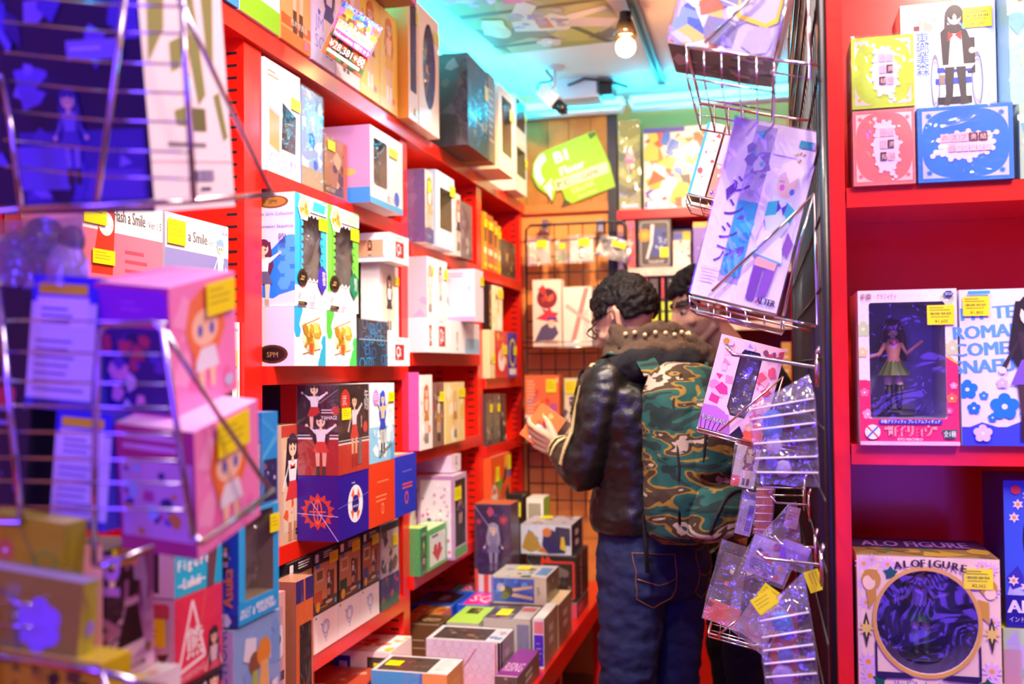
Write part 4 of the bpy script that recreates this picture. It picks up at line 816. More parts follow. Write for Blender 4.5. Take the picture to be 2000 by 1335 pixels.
flat('flat box with a lime green lid and clear front, middle of the deck pile', 872, 1214, 938, 1184, .60, '#c8c0a8', lambda f: f.r(0,0,1,1,'#b0dc50').p([(.25,.55),(.65,.55),(.65,.9),(.25,.9)],'#4a4a28').busy(20,['#e8c838','#2a2a20'],6,.3,.6,.6,.85,.1), lambda f: f.r(0,.0,1,.8,'#8a7c6a'))
pbox('figure_box', 'dark box with a yellow label on its lid, behind the hexagon box', -.925, -.765, 3.24, 3.42, DK, .615, bg='#d8ccb8', cols=dict(top='#4a4644', right='#c8bca8'), art={'top': lambda f: f.busy(22,['#8a8a90','#2a2828','#b8b0a8','#c87a88'],16).r(.62,0,1,1,'#d8d0c0').r(.65,.6,.95,.9,'#d86848'), 'front': lambda f: f.lines(.1,.8,.5,3,.1,'#3a3438').r(.72,.2,.98,.9,'#8a86a0'), 'right': lab2}, stickers=(('top',.2,.2,.28,.5),), wrap=True)
pbox('figure_box', 'slim white and violet box at the deck edge behind the dark lidded box', -.76, -.722, 3.26, 3.49, DK, .615, bg='#e8dce4', cols=dict(top='#f4e8dc', right='#a89878'), art={'front': lambda f: f.r(.1,.05,.95,.68,'#5a28c0').r(.1,.7,.95,.95,'#e87a80').lines(.3,.5,.5,4,.1,'#d8c8f0'), 'right': lab2})
pbox('figure_box', 'low dark box with a magenta top edge beside the hexagon box at the deck edge', -.795, -.725, 2.9, 3.2, DK, .53, bg='#54504c', cols=dict(top='#8a2a8a', right='#7a7060'), art={'right': lab2, 'front': lambda f: f.busy(24,['#8a8a78','#3a3a34'],6), 'top': lambda f: f.t('RISING',.1,.2,.3,'#e8c0e0',maxw=.8)})
a1_, a2_ = .4505, .605
pbox('figure_box', 'upright box with orange and cream print at the deck edge under the windowed girl box', -.86, -.722, 3.5, 3.75, a1_, a2_, bg='#f0cc9c', cols=dict(right='#98886c'), art={'front': lambda f: f.busy(25,['#f0b060','#f8e8d8','#88b8d8','#f09080'],12), 'right': lab2})
pbox('figure_box', 'plain beige box supporting the windowed girl box on the deck', -.965, -.865, 3.5, 3.72, a1_, a2_, bg='#c8b49c')
def g7(f):
    f.r(.04,.06,.78,.94,'#2a50c8').busy(27,['#4878e8','#2038a0','#58a0f0'],10,.08,.1,.74,.9,.2)
    f.r(.78,0,1,1,'#f0d8b8').r(0,0,.04,1,'#8a70d8').p([(.34,.44),(.75,.60),(.75,.7),(.34,.56)],'#f0bc90').p([(.34,.28),(.75,.16),(.75,.28),(.34,.42)],'#f0bc90').e(.3,.44,.1,.2,'#3a3428').e(.26,.3,.08,.14,'#6a6a3a').c(.17,.6,.16,'#b8a8d8').c(.2,.56,.1,'#f0c8a8').t('ミク',.82,.5,.14,'#3a3030',vert=True)
pbox('figure_box', 'box with a printed lying doll in a blue window, on top of the deck pile', -.965, -.762, 3.49, 3.71, .606, .702, bg='#d8ccb4', cols=dict(top='#e0d4c0', right='#8a7c60'), art={'front': g7, 'right': lambda f: f.busy(28,['#c8c0a8','#5a5440','#e0d8c0'],10), 'top': lambda f: f.busy(29,['#3a3a30','#88b8d8','#f0e8d8','#5a4a38'],14).r(.7,.0,1,1,'#e8e0d8').r(.74,.2,.96,.8,'#58a0d8')}, stickers=(('top',.3,.55,.25,.3),), wrap=True)
def g1_(f):
    f.r(0,0,1,.26,'#f0ece8')
    for i in range(4): f.r(i*.28-.04,0,i*.28+.1,.26,'#f0522a')
    f.p(rrect(.08,.2,.78,.98,.04,2),'#281c50').busy(31,['#3a2a78','#c84a70','#5a3a90'],12,.12,.3,.74,.95,.16).star(.8,.82,.18,'#d83a58',12,.3).star(.12,.8,.12,'#d83a58',12,.3).line(.0,.98,.45,.72,.015,'#c8b8f0')
    f.fig(.52,.24,.56,hair='#a8a0b8',top='#8a86a8',skirt='#7a78a0',leg='#9a92b0',boot='#6a6888')
pbox('figure_box', 'purple window box with red and white stripes like a popcorn tub, at the deck back', -1.10, -.955, 3.74, 3.87, .5855, .925, bg='#4a3258', cols=dict(top='#e8743a'), art={'front': g1_}, wrap=True)
pbox('figure_box', 'small black box with a yellow label behind the purple striped box', -1.095, -1.035, 4.26, 4.36, DK, .90, bg='#24201c', art={'front': lambda f: f.busy(33,['#c8a838','#3a3a34','#5a6a38'],9,.05,.6,.95,.98)}, stickers=(('front',.6,.78,.3,.14),))
pbox('figure_box', 'upright white and lime green box behind the blue printed box', -1.02, -.945, 4.28, 4.42, DK, .88, bg='#f4f4ec', cols=dict(right='#98d848'), art={'front': lambda f: f.r(.1,.05,.86,.95,'#a8a890').r(.14,.3,.8,.7,'#88b0d8').r(.9,0,1,1,'#fff')})
pbox('figure_box', 'small dark box with a pink front, under the black box at the deck edge', -.80, -.735, 3.93, 4.2, DK, .51, bg='#54403c', cols=dict(front='#e05a78', right='#54483c'), art={'right': lambda f: f.r(.1,.2,.5,.8,'#d85a80')})
pbox('figure_box', 'dark box hidden at the left under the black red-framed box', -.945, -.805, 3.93, 4.2, DK, .51, bg='#3a3030')
def g5(f):
    f.r(.06,.1,.94,.9,'#2c2422')
    for q in ((.3,.3,.3,.86),(.3,.86,.94,.86),(.94,.86,.94,.06),(.94,.06,.8,.06)): f.line(*q,.05,'#ff3a18')
    f.busy(35,['#5a4a48','#8a7a70','#3a3a3c'],7,.36,.2,.88,.76,.16).p([(.28,.86),(.3,1),(.36,.9),(.42,1),(.5,.88)],'#ff3a18').line(.0,.9,.28,.5,.012,'#b8b0a0')
pbox('figure_box', 'black window box with a glowing red frame line and white spine lettering', -.945, -.742, 3.97, 4.24, .511, .69, bg='#1a1413', art={'front': g5, 'right': lambda f: f.t('Edward Elric',.42,.05,.14,'#f8f4f0',rot=90,bold=.02) }, wrap=True)
def g4(f):
    f.r(0,0,1,1,'#e8eef6').busy(37,['#3a8ae8','#7ab8f0','#f0f4fa'],8,.1,.5,.5,.95,.2).p([(.02,.2),(.1,.65),(.22,.8),(.32,.55),(.42,.2),(.2,.05)],'#c8a038').p([(.32,.1),(.5,.3),(.55,.02)],'#e0822a').p([(.42,.3),(.46,.8),(.62,.85),(.9,.5),(.88,.05),(.55,.02)],'#20206a').c(.52,.75,.16,'#e88a3a').p([(.62,.4),(.7,.95),(.98,.9),(.98,.3)],'#1c1c50').p([(.78,.2),(.8,.6),(.86,.6),(.9,.1)],'#f0d020')
pbox('figure_box', 'blue and white box with a colourful print lying on the black red-framed box', -.975, -.765, 3.985, 4.24, .693, .812, bg='#e8eef6', cols=dict(right='#161c48', top='#c8c4d0'), art={'front': g4, 'right': lambda f: f.r(.35,.55,.62,.75,'#f0f0f0').r(.35,.2,.62,.4,'#f0f0f0'), 'top': lambda f: f.busy(39,['#c87a3a','#4a4a70','#e0d8d0','#7a4a48'],14)}, stickers=(('top',.2,.6,.24,.3),), wrap=True)

# ------------------------------------------------------------------ the stacks in front of the nearest bay
# inside the nearest bay
def fl(hair, c): 
    def g(f): f.r(.02,.72,.98,.98,'#fdf8f0').t('Flash a Smile Ver.1.5',.30,.78,.09,'#8a7a78',maxw=.62,bold=.02).lines(.36,.93,.4,1,.1,'#b8b0b0').r(.02,0,.98,.7,c)
    return g
def fl1(f): f.r(.0,.0,1,.66,'#e8788a').r(.0,.66,1,1,'#fdf8f0').p([(.1,.3),(.35,.3),(.38,.8),(.28,.95),(.2,.8)],'#d8381c').e(.27,.72,.09,.10,'#f4f0ec').lines(.5,.5,.35,4,.08,'#c84a60',3,.03).t('Flash a Smile',.36,.76,.11,'#6a5a58',maxw=.4,bold=.03).t('Ver.1.5',.8,.76,.07,'#6a5a58',maxw=.18)
def fl2(f): f.r(.0,.34,1,.66,'#8a86b8').r(.0,.0,1,.34,'#f0e8ec').r(.0,.66,1,1,'#fdf8f0').t('a Smile',.34,.76,.11,'#6a5a58',maxw=.3,bold=.03).t('Ver.1.5',.66,.76,.07,'#6a5a58',maxw=.16).fig(.86,.12,.74,hair='#8ab0e8',top='#f4f4f6',skirt='#f0f0f4',boot='#c86a30',longh=False).t('SEGA',.88,.9,.05,'#4a70c8',maxw=.1)
def wn(f): f.t('フィギュア',.5,.05,.06,'#2a2420',maxw=.4,bold=.03).line(.9,.2,.97,.5,.02,'#f0b040').t('BANDAI',.8,.92,.025,'#3a3a3a',maxw=.16)
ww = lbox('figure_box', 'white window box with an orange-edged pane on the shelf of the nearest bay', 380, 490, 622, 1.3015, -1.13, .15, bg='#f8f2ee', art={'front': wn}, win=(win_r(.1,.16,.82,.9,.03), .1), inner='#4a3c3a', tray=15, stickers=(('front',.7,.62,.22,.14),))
zw = onX(380, 622, -1.13).z
lbox('figure_box', 'white box with a small pale-blue-haired doll and violet band in the nearest bay', 322, 446, 486, zw+.001, -1.13, .12, hh=.205, bg='#f4eeee', cols=dict(left='#d8d0d4'), art={'front': fl2}, stickers=(('front',.02,.7,.26,.24),), group='smile boxes in the nearest bay')
lbox('figure_box', 'lilac box under the pink doll box in the nearest bay', 150, 316, 640, 1.3015, -1.13, .15, hh=zw-1.3015, bg='#b8a8c0')
lbox('figure_box', 'white and pink box with a red long-haired mask print in the nearest bay', 160, 318, 452, zw+.001, -1.13, .12, hh=.215, bg='#fdf6f0', cols=dict(left='#d8ccd4'), art={'front': fl1}, stickers=(('front',.0,.7,.26,.26),('front',.1,.38,.26,.12)), group='smile boxes in the nearest bay')
lbox('figure_box', 'plain pale mauve box deep in the nearest bay behind the clear bag', 40, 175, 410, 1.3015, -1.29, .035, bg='#c8a8b0', hh=.62)

# on the plinth
def asf(f):
    f.r(0,0,1,.17,'#18a0e0').t('ぷちえう゛ぁ',.04,.055,.075,'#fff',maxw=.34,bold=.03).t('@SCHOOL COLLECTION',.42,.10,.045,'#fff',maxw=.42,bold=.03).t('COLLECTION 1',.46,.045,.05,'#fff',maxw=.44,bold=.03).r(.0,.2,.1,.95,'#28b0f0')
def ass(f):
    f.r(0,0,1,1,'#1c4ac8').t('ぷちえう゛ぁ',.05,.86,.09,'#fff',maxw=.9,bold=.03).t('@SCHOOL',.3,.80,.045,'#f0d838',maxw=.6).p([(.28,.78),(.5,.74),(.6,.5),(.45,.35),(.3,.5)],'#f0902c').c(.36,.6,.15,'#f8d0a8').p([(.28,.7),(.42,.72),(.5,.62),(.3,.6)],'#f0902c').c(.34,.58,.035,'#2a4ab8').p([(.36,.48),(.5,.48),(.55,.3),(.34,.28)],'#f4f0f0').p([(.36,.46),(.44,.46),(.42,.36),(.36,.36)],'#e03a28')
    f.fig(.80,.48,.24,hair='#5a3a34',top='#e8e4e8',skirt='#4a4648').t('Asuka',.92,.17,.10,'#f0904a',rot=90,bold=.04).r(.35,0,1,.10,'#1838a0').t('ON',.4,.025,.055,'#e8e0f8',maxw=.25).c(.78,.05,.12,'#f0eaf8',6).t('1',.76,.025,.05,'#2038a0')
zas = 1.136
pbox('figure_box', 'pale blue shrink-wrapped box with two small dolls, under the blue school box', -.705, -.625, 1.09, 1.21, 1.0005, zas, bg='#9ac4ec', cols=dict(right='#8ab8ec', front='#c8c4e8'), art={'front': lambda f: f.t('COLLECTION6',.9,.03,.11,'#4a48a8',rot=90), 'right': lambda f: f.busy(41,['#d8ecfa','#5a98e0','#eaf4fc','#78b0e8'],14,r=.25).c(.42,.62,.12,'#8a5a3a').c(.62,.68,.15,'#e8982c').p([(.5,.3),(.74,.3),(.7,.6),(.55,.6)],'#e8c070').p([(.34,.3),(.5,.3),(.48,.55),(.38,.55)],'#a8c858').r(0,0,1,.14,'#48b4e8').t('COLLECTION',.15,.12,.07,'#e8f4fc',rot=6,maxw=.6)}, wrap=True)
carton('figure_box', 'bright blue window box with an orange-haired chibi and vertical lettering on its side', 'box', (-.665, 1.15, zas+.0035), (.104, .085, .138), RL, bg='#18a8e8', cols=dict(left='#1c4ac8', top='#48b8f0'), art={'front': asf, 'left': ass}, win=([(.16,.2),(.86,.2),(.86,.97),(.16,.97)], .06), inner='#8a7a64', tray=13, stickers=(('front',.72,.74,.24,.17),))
carton('figure_box', 'pale aqua blister box with rounded corners on top of the blue school box', 'box', (-.655, 1.128, zas+.143), (.058, .06, .078), RL, bg='#a8dcea', art={'front': lambda f: f.busy(43,['#e0f4f8','#f0b060','#88c8e8','#c8a0a0'],12,r=.2)}, wrap=True)
carton('figure_box', 'tall cobalt box with a group print at its foot, above the chibi box', 'box', (-.66, 1.183, zas+.143), (.044, .07, .118), RL, bg='#1c98e8', art={'front': lambda f: f.p([(0,.5),(1,.8),(1,.7),(0,.45)],'#48b8f0').p([(0,.95),(1,.75),(1,.7),(0,.9)],'#38a8f0').r(.15,.02,.95,.48,'#28285c').busy(45,['#4a3a80','#8a5a78','#c8b8e0','#e8e0f0','#3a3a90'],14,.2,.05,.9,.44,.14)})
def yur(f):
    f.r(0,0,1,1,'#18bce0').r(0,.9,1,1,'#141418').t('LOVE BULLET',.06,.925,.05,'#fff',maxw=.5,bold=.03)
    for i, s in enumerate(('Yuri, Shi','S p e c i','F i g u r e','~Luluii~')): f.t(s,.06,.70-i*.21,.12,'#fff',maxw=.84,bold=.04)
    f.p([(.66,.0),(.8,.0),(.9,.5),(.86,.75),(.7,.7)],'#6a4850').p([(.62,.55),(.86,.6),(.84,.8),(.66,.74)],'#e89a98')
def wsd(f): f.r(0,0,1,1,'#e4d4e6').p(rrect(.55,.78,.9,.95,.04,2),'#d83a50').c(.22,.88,.07,'#e8a0b0').c(.5,.24,.2,'#2a2428').p([(.2,.3),(.35,.2),(.3,.4)],'#2a2428').p([(.66,.4),(.9,.42),(.75,.25)],'#2a2428')
def war(f):
    f.r(0,0,1,1,'#f0285a')
    for a, b in (((.08,.18),(.36,.92)), ((.36,.92),(.62,.26)), ((.62,.26),(.08,.18))): f.line(a[0],a[1],b[0],b[1],.045,'#fff')
    f.t('熊',.24,.32,.26,'#fff',bold=.03).t('WARNING',.08,.06,.08,'#f8d8e0',rot=5,maxw=.54).fig(.8,-.35,.9,hair='#2a2028',top='#e8d0d8',skirt='#e05a70',skin=SKIN).r(0,-.0,1,.05,'#141418').line(.62,1,.4,.3,.01,'#f0a070')
def sec(f): f.r(0,0,1,1,'#f03462').r(0,.86,1,1,'#141418').t('LOVE BULLET in YURI',.04,.89,.07,'#fff',maxw=.7,bold=.03).t(', Sho',.25,.56,.2,'#fff',maxw=.4).t('e.g.a',.25,.2,.2,'#fff',maxw=.5).fig(.8,-.2,1.3,hair='#2a2028',top='#e8b8c0',skirt='#f0906a',leg='#f0b890')
wx0, wx1, wy0, wy1 = -.702, -.637, .985, 1.085
zz0 = 1.0005
for z0, z1, fr, sd, bg, lab, st in ((zz0, 1.093, sec, None, '#e8d4e4', 'crimson box with a printed doll, lowest of the three stacked beside the blue school box', ()),
        (1.0945, 1.197, war, wsd, '#e8d4e4', 'crimson box with a white warning triangle, middle of its stack', (('left',.05,.5,.8,.3),)),
        (1.1985, 1.30, yur, None, '#e4d8ec', 'cyan box with big white lettering, on top of the warning triangle box', ())):
    art = {'front': fr}
    art['left'] = sd or (lambda f: f.r(0,.05,.7,.95,'#2a2430').r(.08,.6,.6,.92,'#e8e0e8').r(.08,.1,.6,.28,'#54507a').lines(.1,.86,.4,6,.04,'#8a8490',5,.015))
    carton('figure_box', lab, 'box', ((wx0+wx1)/2, (wy0+wy1)/2, z0), (wy1-wy0, wx1-wx0, z1-z0), RL, bg=bg, art=art, stickers=st, wrap=(z0 == 1.0945), group='stack of three boxes with big lettering')
def blf(f):
    f.r(0,0,1,1,'#c8a0cc').p([(0,.3),(.35,.5),(.4,1),(0,1)],'#3a2a3c').p([(.6,.4),(1,.6),(1,1),(.7,1)],'#9a6aa8')
    f.t('BLACK LAGOON',.06,1.0,.17,'#1c1420',rot=-90,maxw=.98,bold=.03)
    f.p([(.18,.2),(.62,.16),(.78,.22),(.62,.56),(.5,.62),(.38,.5)],'#1c181c').p([(.16,.22),(.8,.24),(.78,.17),(.45,.12),(.2,.16)],'#f4f0f4').p([(.44,.6),(.66,.6),(.68,.82),(.46,.84)],'#1e1a1e').p([(.5,.82),(.1,.76),(.08,.72),(.5,.74)],'#1e1a1e').c(.1,.74,.06,'#f8e4d0')
    f.p([(.5,.95),(.72,.97),(.84,.7),(.8,.42),(.7,.7),(.56,.72)],'#c8d4f0').c(.58,.88,.10,'#f8dcc8').p([(.48,.93),(.6,.9),(.68,.94),(.6,.99)],'#b8c8f0').e(.5,.56,.16,.03,'#f4f0f4')
    f.r(0,0,1,.1,'#e8c8e8').t('BLACK LAGOON',.04,.03,.06,'#2a1c2c',maxw=.75,bold=.04).t('03',.78,.36,.08,'#f4ecf6',bold=.04).c(.86,.16,.06,'#8a6a28')
a = onX(208, 1048, -.600); b = onX(300, 1050, -.600)
zbl = 1.158
carton('figure_box', 'lilac box with a printed silver-haired doll in a long black dress', 'box', (-.635, (a.y+b.y)/2, zbl), (b.y-a.y, .07, .125), RL, bg='#c8a0cc', cols=dict(left='#3a2838', top='#4a3c48'), art={'front': blf, 'left': lambda f: f.t('BLACK',.7,.95,.3,'#c890c0',rot=-90,bold=.03)}, stickers=(('front',.06,.86,.42,.14),))
pbox('figure_box', 'pale salmon pink box with an orange-haired doll edge, left of the black-dress box', -.715, -.602, .775, a.y-.003, 1.13, 1.292, bg='#f4c4c0', cols=dict(right='#f0b8b8'), art={'right': lambda f: f.busy(47,['#f09048','#f8d8d0'],6), 'front': lambda f: f.c(.85,.7,.2,'#f0a060').c(.82,.66,.13,'#f8d8c0')})
pbox('figure_box', 'low white box with a yellow label on its lid, below the black-dress box', -.668, -.572, .80, .895, 1.0005, zbl-.001, bg='#e8e0e6', cols=dict(top='#d8d0cc'), art={'top': lambda f: f.r(.05,.3,.4,.9,'#4a4038').busy(48,['#e87a60','#8a8078'],5), 'front': lambda f: f.c(.85,.8,.06,'#a89ca8'), 'right': lambda f: f.c(.8,.8,.06,'#a89ca8')}, stickers=(('top',.6,.1,.35,.4),))
pbox('figure_box', 'plain white box supporting the salmon pink box on the plinth', -.715, -.68, .775, .80, 1.0005, 1.129, bg='#c8b8c8')

# ------------------------------------------------------------------ wire baskets at the left front, and what they hold
WIRE = mat('basket_wire', '#c8c4d8', rough=.18, metal=1)
def px(u, v, Y): return onY(u, v, Y)
def wires(mb, segs, r): 
    for s in segs: mb.tube(s, r, n=6)
rack = thing('wire_rack', 'upright chromed wire rack at the left edge carrying the baskets', 'rack', (-.97, .83, 1.0))
m = MB(); m.tube([(0,0,0),(0,0,1.3)], .012, n=10); m.tube([(0,.16,0),(0,.16,1.3)], .012, n=10); m.build('pole', WIRE, rack)
m = MB()
for k in range(16): m.tube([(0,0,.1+k*.075),(0,.16,.1+k*.075)], .002, n=6)
m.build('cross_wires', WIRE, rack)
m = MB(); m.box((-.06,-.1,0),(.06,.26,.02)); m.build('foot', WIRE, rack)

def basket(label, Yn, rows, rowfun, verts, rims, brace, arms):
    t = thing('wire_basket', label, 'basket', px(190, 400, Yn) if rows[0] < 300 else px(190, 1000, Yn), group='wire baskets at the left front')
    L = V3(t.location)
    def put(segs, r, nm):
        m = MB(); wires(m, [[V3(p)-L for p in s] for s in segs], r); return m.build(nm, WIRE, t)
    put([rowfun(v) for v in rows], .0012, 'grid_wires')
    for s in verts: put([s], .0028, 'side_rod')
    for s in rims: put([s], .0034, 'rim_rod')
    for s in brace: put([s], .0026, 'brace_rod')
    for s in arms: put([s], .003, 'hook_arm')
    return t
Yu = .775
basket('upper wire basket at the left front, holding the big navy-ended leafy box', Yu,
    [-40, 13, 66, 126, 182, 239, 297, 349], lambda v: [px(8, v-24, Yu), px(200, v-4, Yu-.004), px(370, v, Yu)],
    [[px(352, -60, Yu), px(362, 120, Yu), px(379, 393, Yu)], [px(5, 150, Yu), px(22, 250, Yu), px(42, 408, Yu)]],
    [[px(-60, 412, Yu+.03), px(42, 408, Yu), px(188, 402, Yu-.01), px(380, 392, Yu+.05), px(533, 379, Yu+.17)]],
    [[px(252, -70, Yu-.03), px(218, 190, Yu-.02), px(188, 402, Yu-.01)], [px(318, -70, Yu), px(440, 190, Yu+.08), px(531, 379, Yu+.17)]],
    [[px(5, 150, Yu), V3((-.958, .83, px(5,150,Yu).z+.02))], [px(42, 408, Yu), V3((-.958, .83, px(42,408,Yu).z))]])
Yl = .75
basket('lower wire basket at the left front, holding the pink and blue boxes', Yl,
    [628, 690, 748, 795, 846, 897, 942, 993], lambda v: [px(-15, v-4, Yl), px(120, v-2, Yl-.003), px(325+ (v-628)*.11, v+3, Yl)],
    [[px(183, 1100, Yl), px(186, 850, Yl), px(193, 652, Yl), px(206, 634, Yl), px(300, 630, Yl), px(318, 645, Yl), px(345, 830, Yl), px(378, 1050, Yl)], [px(-4, 560, Yl), px(20, 800, Yl), px(42, 1020, Yl)]],
    [[px(183, 1100, Yl), px(205, 1104, Yl), px(300, 1066, Yl+.03)], [px(378, 1050, Yl), px(392, 1060, Yl+.005), px(535, 958, Yl+.15)]],
    [[px(322, 648, Yl), px(420, 800, Yl+.07), px(531, 962, Yl+.15)]],
    [[px(-15, 624, Yl), V3((-.958, .83, px(-15,624,Yl).z))], [px(42, 1020, Yl), V3((-.958, .83, px(42,1020,Yl).z-.02))]])
basket('lowest wire basket at the bottom left corner, under the yellow-green packs', .70,
    [1180, 1225, 1350], lambda v: [px(-30, v-10, .70), px(60, v, .70)],
    [[px(-25, 1150, .70), px(-10, 1400, .70)]],
    [[px(-25, 1278, .70), px(180, 1308, .70), px(325, 1345, .72)]],
    [[px(195, 1308, .70), px(230, 1400, .70)]],
    [[px(-25, 1278, .70), V3((-.958, .83, px(-25,1278,.70).z))]])

def tbox(label, u0, v0, u1, v1, Y, d, lean, name='figure_box', **k):
    """a carton standing in a basket: lower left front corner at (u0, v0), upper right at (u1, v1) of its near face in the plane y = Y, leaning sideways"""
    a = px(u0, v0, Y); b = px(u1, v1, Y); w, h = abs(b.x-a.x), b.z-a.z
    rx = k.pop('rx', 0); rz = k.pop('rz', 0)
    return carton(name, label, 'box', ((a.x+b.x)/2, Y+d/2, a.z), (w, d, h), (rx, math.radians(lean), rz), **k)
def navy(f):
    f.r(.28,.02,.97,.34,'#3a30a0').r(.3,.06,.95,.18,'#5a48c0').busy(51,['#4a40c0','#2a2080','#6a58d8','#1a1450','#8a78e8'],26,.1,.05,.95,.95,.12).r(.25,.1,.55,.28,'#6a60d0').fig(.58,.12,.4,hair='#3a3090',top='#7a70d8',skirt='#4a40b0',leg='#8a80d8').r(.6,.62,.9,.7,'#8a80e0').lines(.62,.66,.26,1,.1,'#c8c0f8').p([(.12,.95),(.3,.7),(.28,.66),(.1,.92)],'#6a60d8')
def leaf(f):
    for pts in ([(.1,.98),(.3,.99),(.25,.75),(.05,.6)], [(.3,.7),(.5,.75),(.4,.6),(.3,.58)], [(.5,.95),(.62,.95),(.7,.5),(.6,.45),(.52,.7)], [(.72,.97),(.88,.95),(.82,.6),(.75,.7)], [(.8,.5),(.9,.3),(.96,.32),(.88,.52)], [(.3,.42),(.42,.44),(.42,.36),(.32,.36)]): f.p(pts,'#8a9450')
    f.r(.52,.34,.68,.44,'#6a7040').lines(.2,.27,.7,1,.03,'#8a8490',1,.02).r(.0,.205,1,.21,'#d8b8d0').r(.52,.12,.72,.17,'#b8b0d0').bars(.5,.12,.24,.05,'#6a6490',14).lines(.55,.08,.2,1,.05,'#5a5470',1,.015)
tbox('big box with a dark navy crowded end and a white leafy front, upper basket', -40, 398, 303, -90, .84, .15, 2, bg='#f6eef2', cols=dict(front='#150d44', left='#150d44'), art={'front': navy, 'right': leaf}, rx=math.radians(11))
def bl(f): f.r(0,.0,1,1,'#d8d4e8').r(0,.8,1,1,'#2a2ad0').r(.1,.86,.85,.94,'#e8d820').r(.08,.62,.88,.84,'#e8e4f4').lines(.15,.74,.6,3,.05,'#5a58a8',3,.02).lines(.1,.5,.8,7,.06,'#8a86b8',4,.02).r(0,0,1,.08,'#3a40b8').bars(.15,.02,.4,.05,'#222',14)
tbox('lower blue-headed box with white text panel in the lower wire basket', 96, 1030, 206, 802, .80, .10, 4.5, bg='#3a3ac8', art={'front': bl}, group='blue-headed boxes in the lower basket')
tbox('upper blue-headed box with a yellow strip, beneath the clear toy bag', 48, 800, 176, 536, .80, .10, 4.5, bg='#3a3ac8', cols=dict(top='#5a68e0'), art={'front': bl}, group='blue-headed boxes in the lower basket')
def dk(f): f.busy(57,['#3a3058','#58407a','#221a38'],12).lines(.3,.6,.5,4,.06,'#8a7ab0',3,.02).r(.4,.5,.7,.58,'#c82a40')
tbox('dark box at the left edge of the lower wire basket', -60, 1020, 46, 560, .80, .10, 4.5, bg='#1a1430', art={'front': dk})
def pk_s(f): f.r(0,0,1,1,'#d8349a').p(rrect(.04,.72,.96,.97,.05,1.6),'#a028c8').lines(.35,.86,.3,2,.05,'#c868e0').r(.04,.02,.96,.68,'#3a2078').busy(61,['#6a3ab0','#c83a60','#2a1a60','#f0a0c0','#4a40c0','#e8c8e0'],22,.1,.08,.9,.62,.14)
def pk_s2(f): f.r(0,0,1,1,'#c83a78').r(.04,.12,.96,.74,'#e0b0c8').busy(63,['#5a48c0','#e8a040','#3a2a78','#c84a90','#b0d0f0'],18,.1,.15,.9,.7,.14).lines(.1,.9,.7,2,.08,'#f0b8d8',2,.04)
def pk_f(hair='#f07a38'):
    def g(f):
        f.r(0,0,1,1,'#f48ac8').busy(65,['#f8a8d8','#f070b8'],7,r=.25)
        f.p([(.2,.62),(.28,.85),(.5,.95),(.74,.85),(.82,.58),(.7,.42),(.3,.42)],hair).e(.5,.62,.2,.15,'#f8d0b0').p([(.28,.72),(.5,.84),(.74,.7),(.6,.88),(.4,.88)],hair).e(.42,.6,.035,.05,'#4a5ac8').e(.6,.6,.035,.05,'#4a5ac8')
        f.p([(.36,.46),(.64,.46),(.7,.28),(.34,.28)],'#e8ecf8').p([(.38,.28),(.48,.28),(.46,.1),(.4,.1)],'#f8d0b0').p([(.54,.28),(.64,.28),(.62,.12),(.56,.12)],'#f8d0b0').e(.85,.12,.07,.05,'#c8d0f0').p([(.32,.46),(.42,.46),(.3,.3)],hair)
    return g
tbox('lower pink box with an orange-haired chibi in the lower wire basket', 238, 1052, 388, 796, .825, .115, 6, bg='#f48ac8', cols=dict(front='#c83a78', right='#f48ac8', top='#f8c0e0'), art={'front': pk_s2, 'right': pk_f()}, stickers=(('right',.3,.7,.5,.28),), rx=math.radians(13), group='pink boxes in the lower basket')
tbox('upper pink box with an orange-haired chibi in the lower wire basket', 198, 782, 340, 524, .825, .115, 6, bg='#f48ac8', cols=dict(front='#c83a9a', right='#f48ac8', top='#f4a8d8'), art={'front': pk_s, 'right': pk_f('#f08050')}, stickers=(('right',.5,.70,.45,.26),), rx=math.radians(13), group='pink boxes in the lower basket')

def flr(f): f.flower(.62,.42,.34,'#a890f0',6,'#a890f0').p([(.0,.9),(.4,.7),(.5,.0),(.44,0),(.35,.66),(0,.84)],'#8a8a60')
def flr2(f): f.ring(.8,.3,.16,.2,.4,'#a8d020').flower(.3,.4,.2,'#d89040',6).line(.4,1,.75,.1,.02,'#5a9a48')
tbox('upper yellow-green pack with a ring and small flowers at the lower left', -40, 1120, 118, 1012, .755, .03, 6, name='gift_pack', bg='#c8c810', cols=dict(top='#d8d840', right='#a8a818'), art={'front': flr2}, group='yellow-green packs at the lower left')
tbox('large yellow-green wrapped pack with a violet flower at the bottom left', -60, 1276, 150, 1124, .715, .02, 6, name='gift_pack', bg='#a8a81c', cols=dict(top='#a8a0c8', right='#b8b828'), art={'front': flr, 'right': flr}, wrap=True, group='yellow-green packs at the lower left')
tbox('lowest yellow pack with dark squiggles, cut by the bottom edge of the picture', -60, 1420, 190, 1285, .71, .04, 4, name='gift_pack', bg='#c8b414', art={'front': lambda f: f.busy(71,['#5a5020','#a8901c','#3a3418'],14)}, group='yellow-green packs at the lower left')

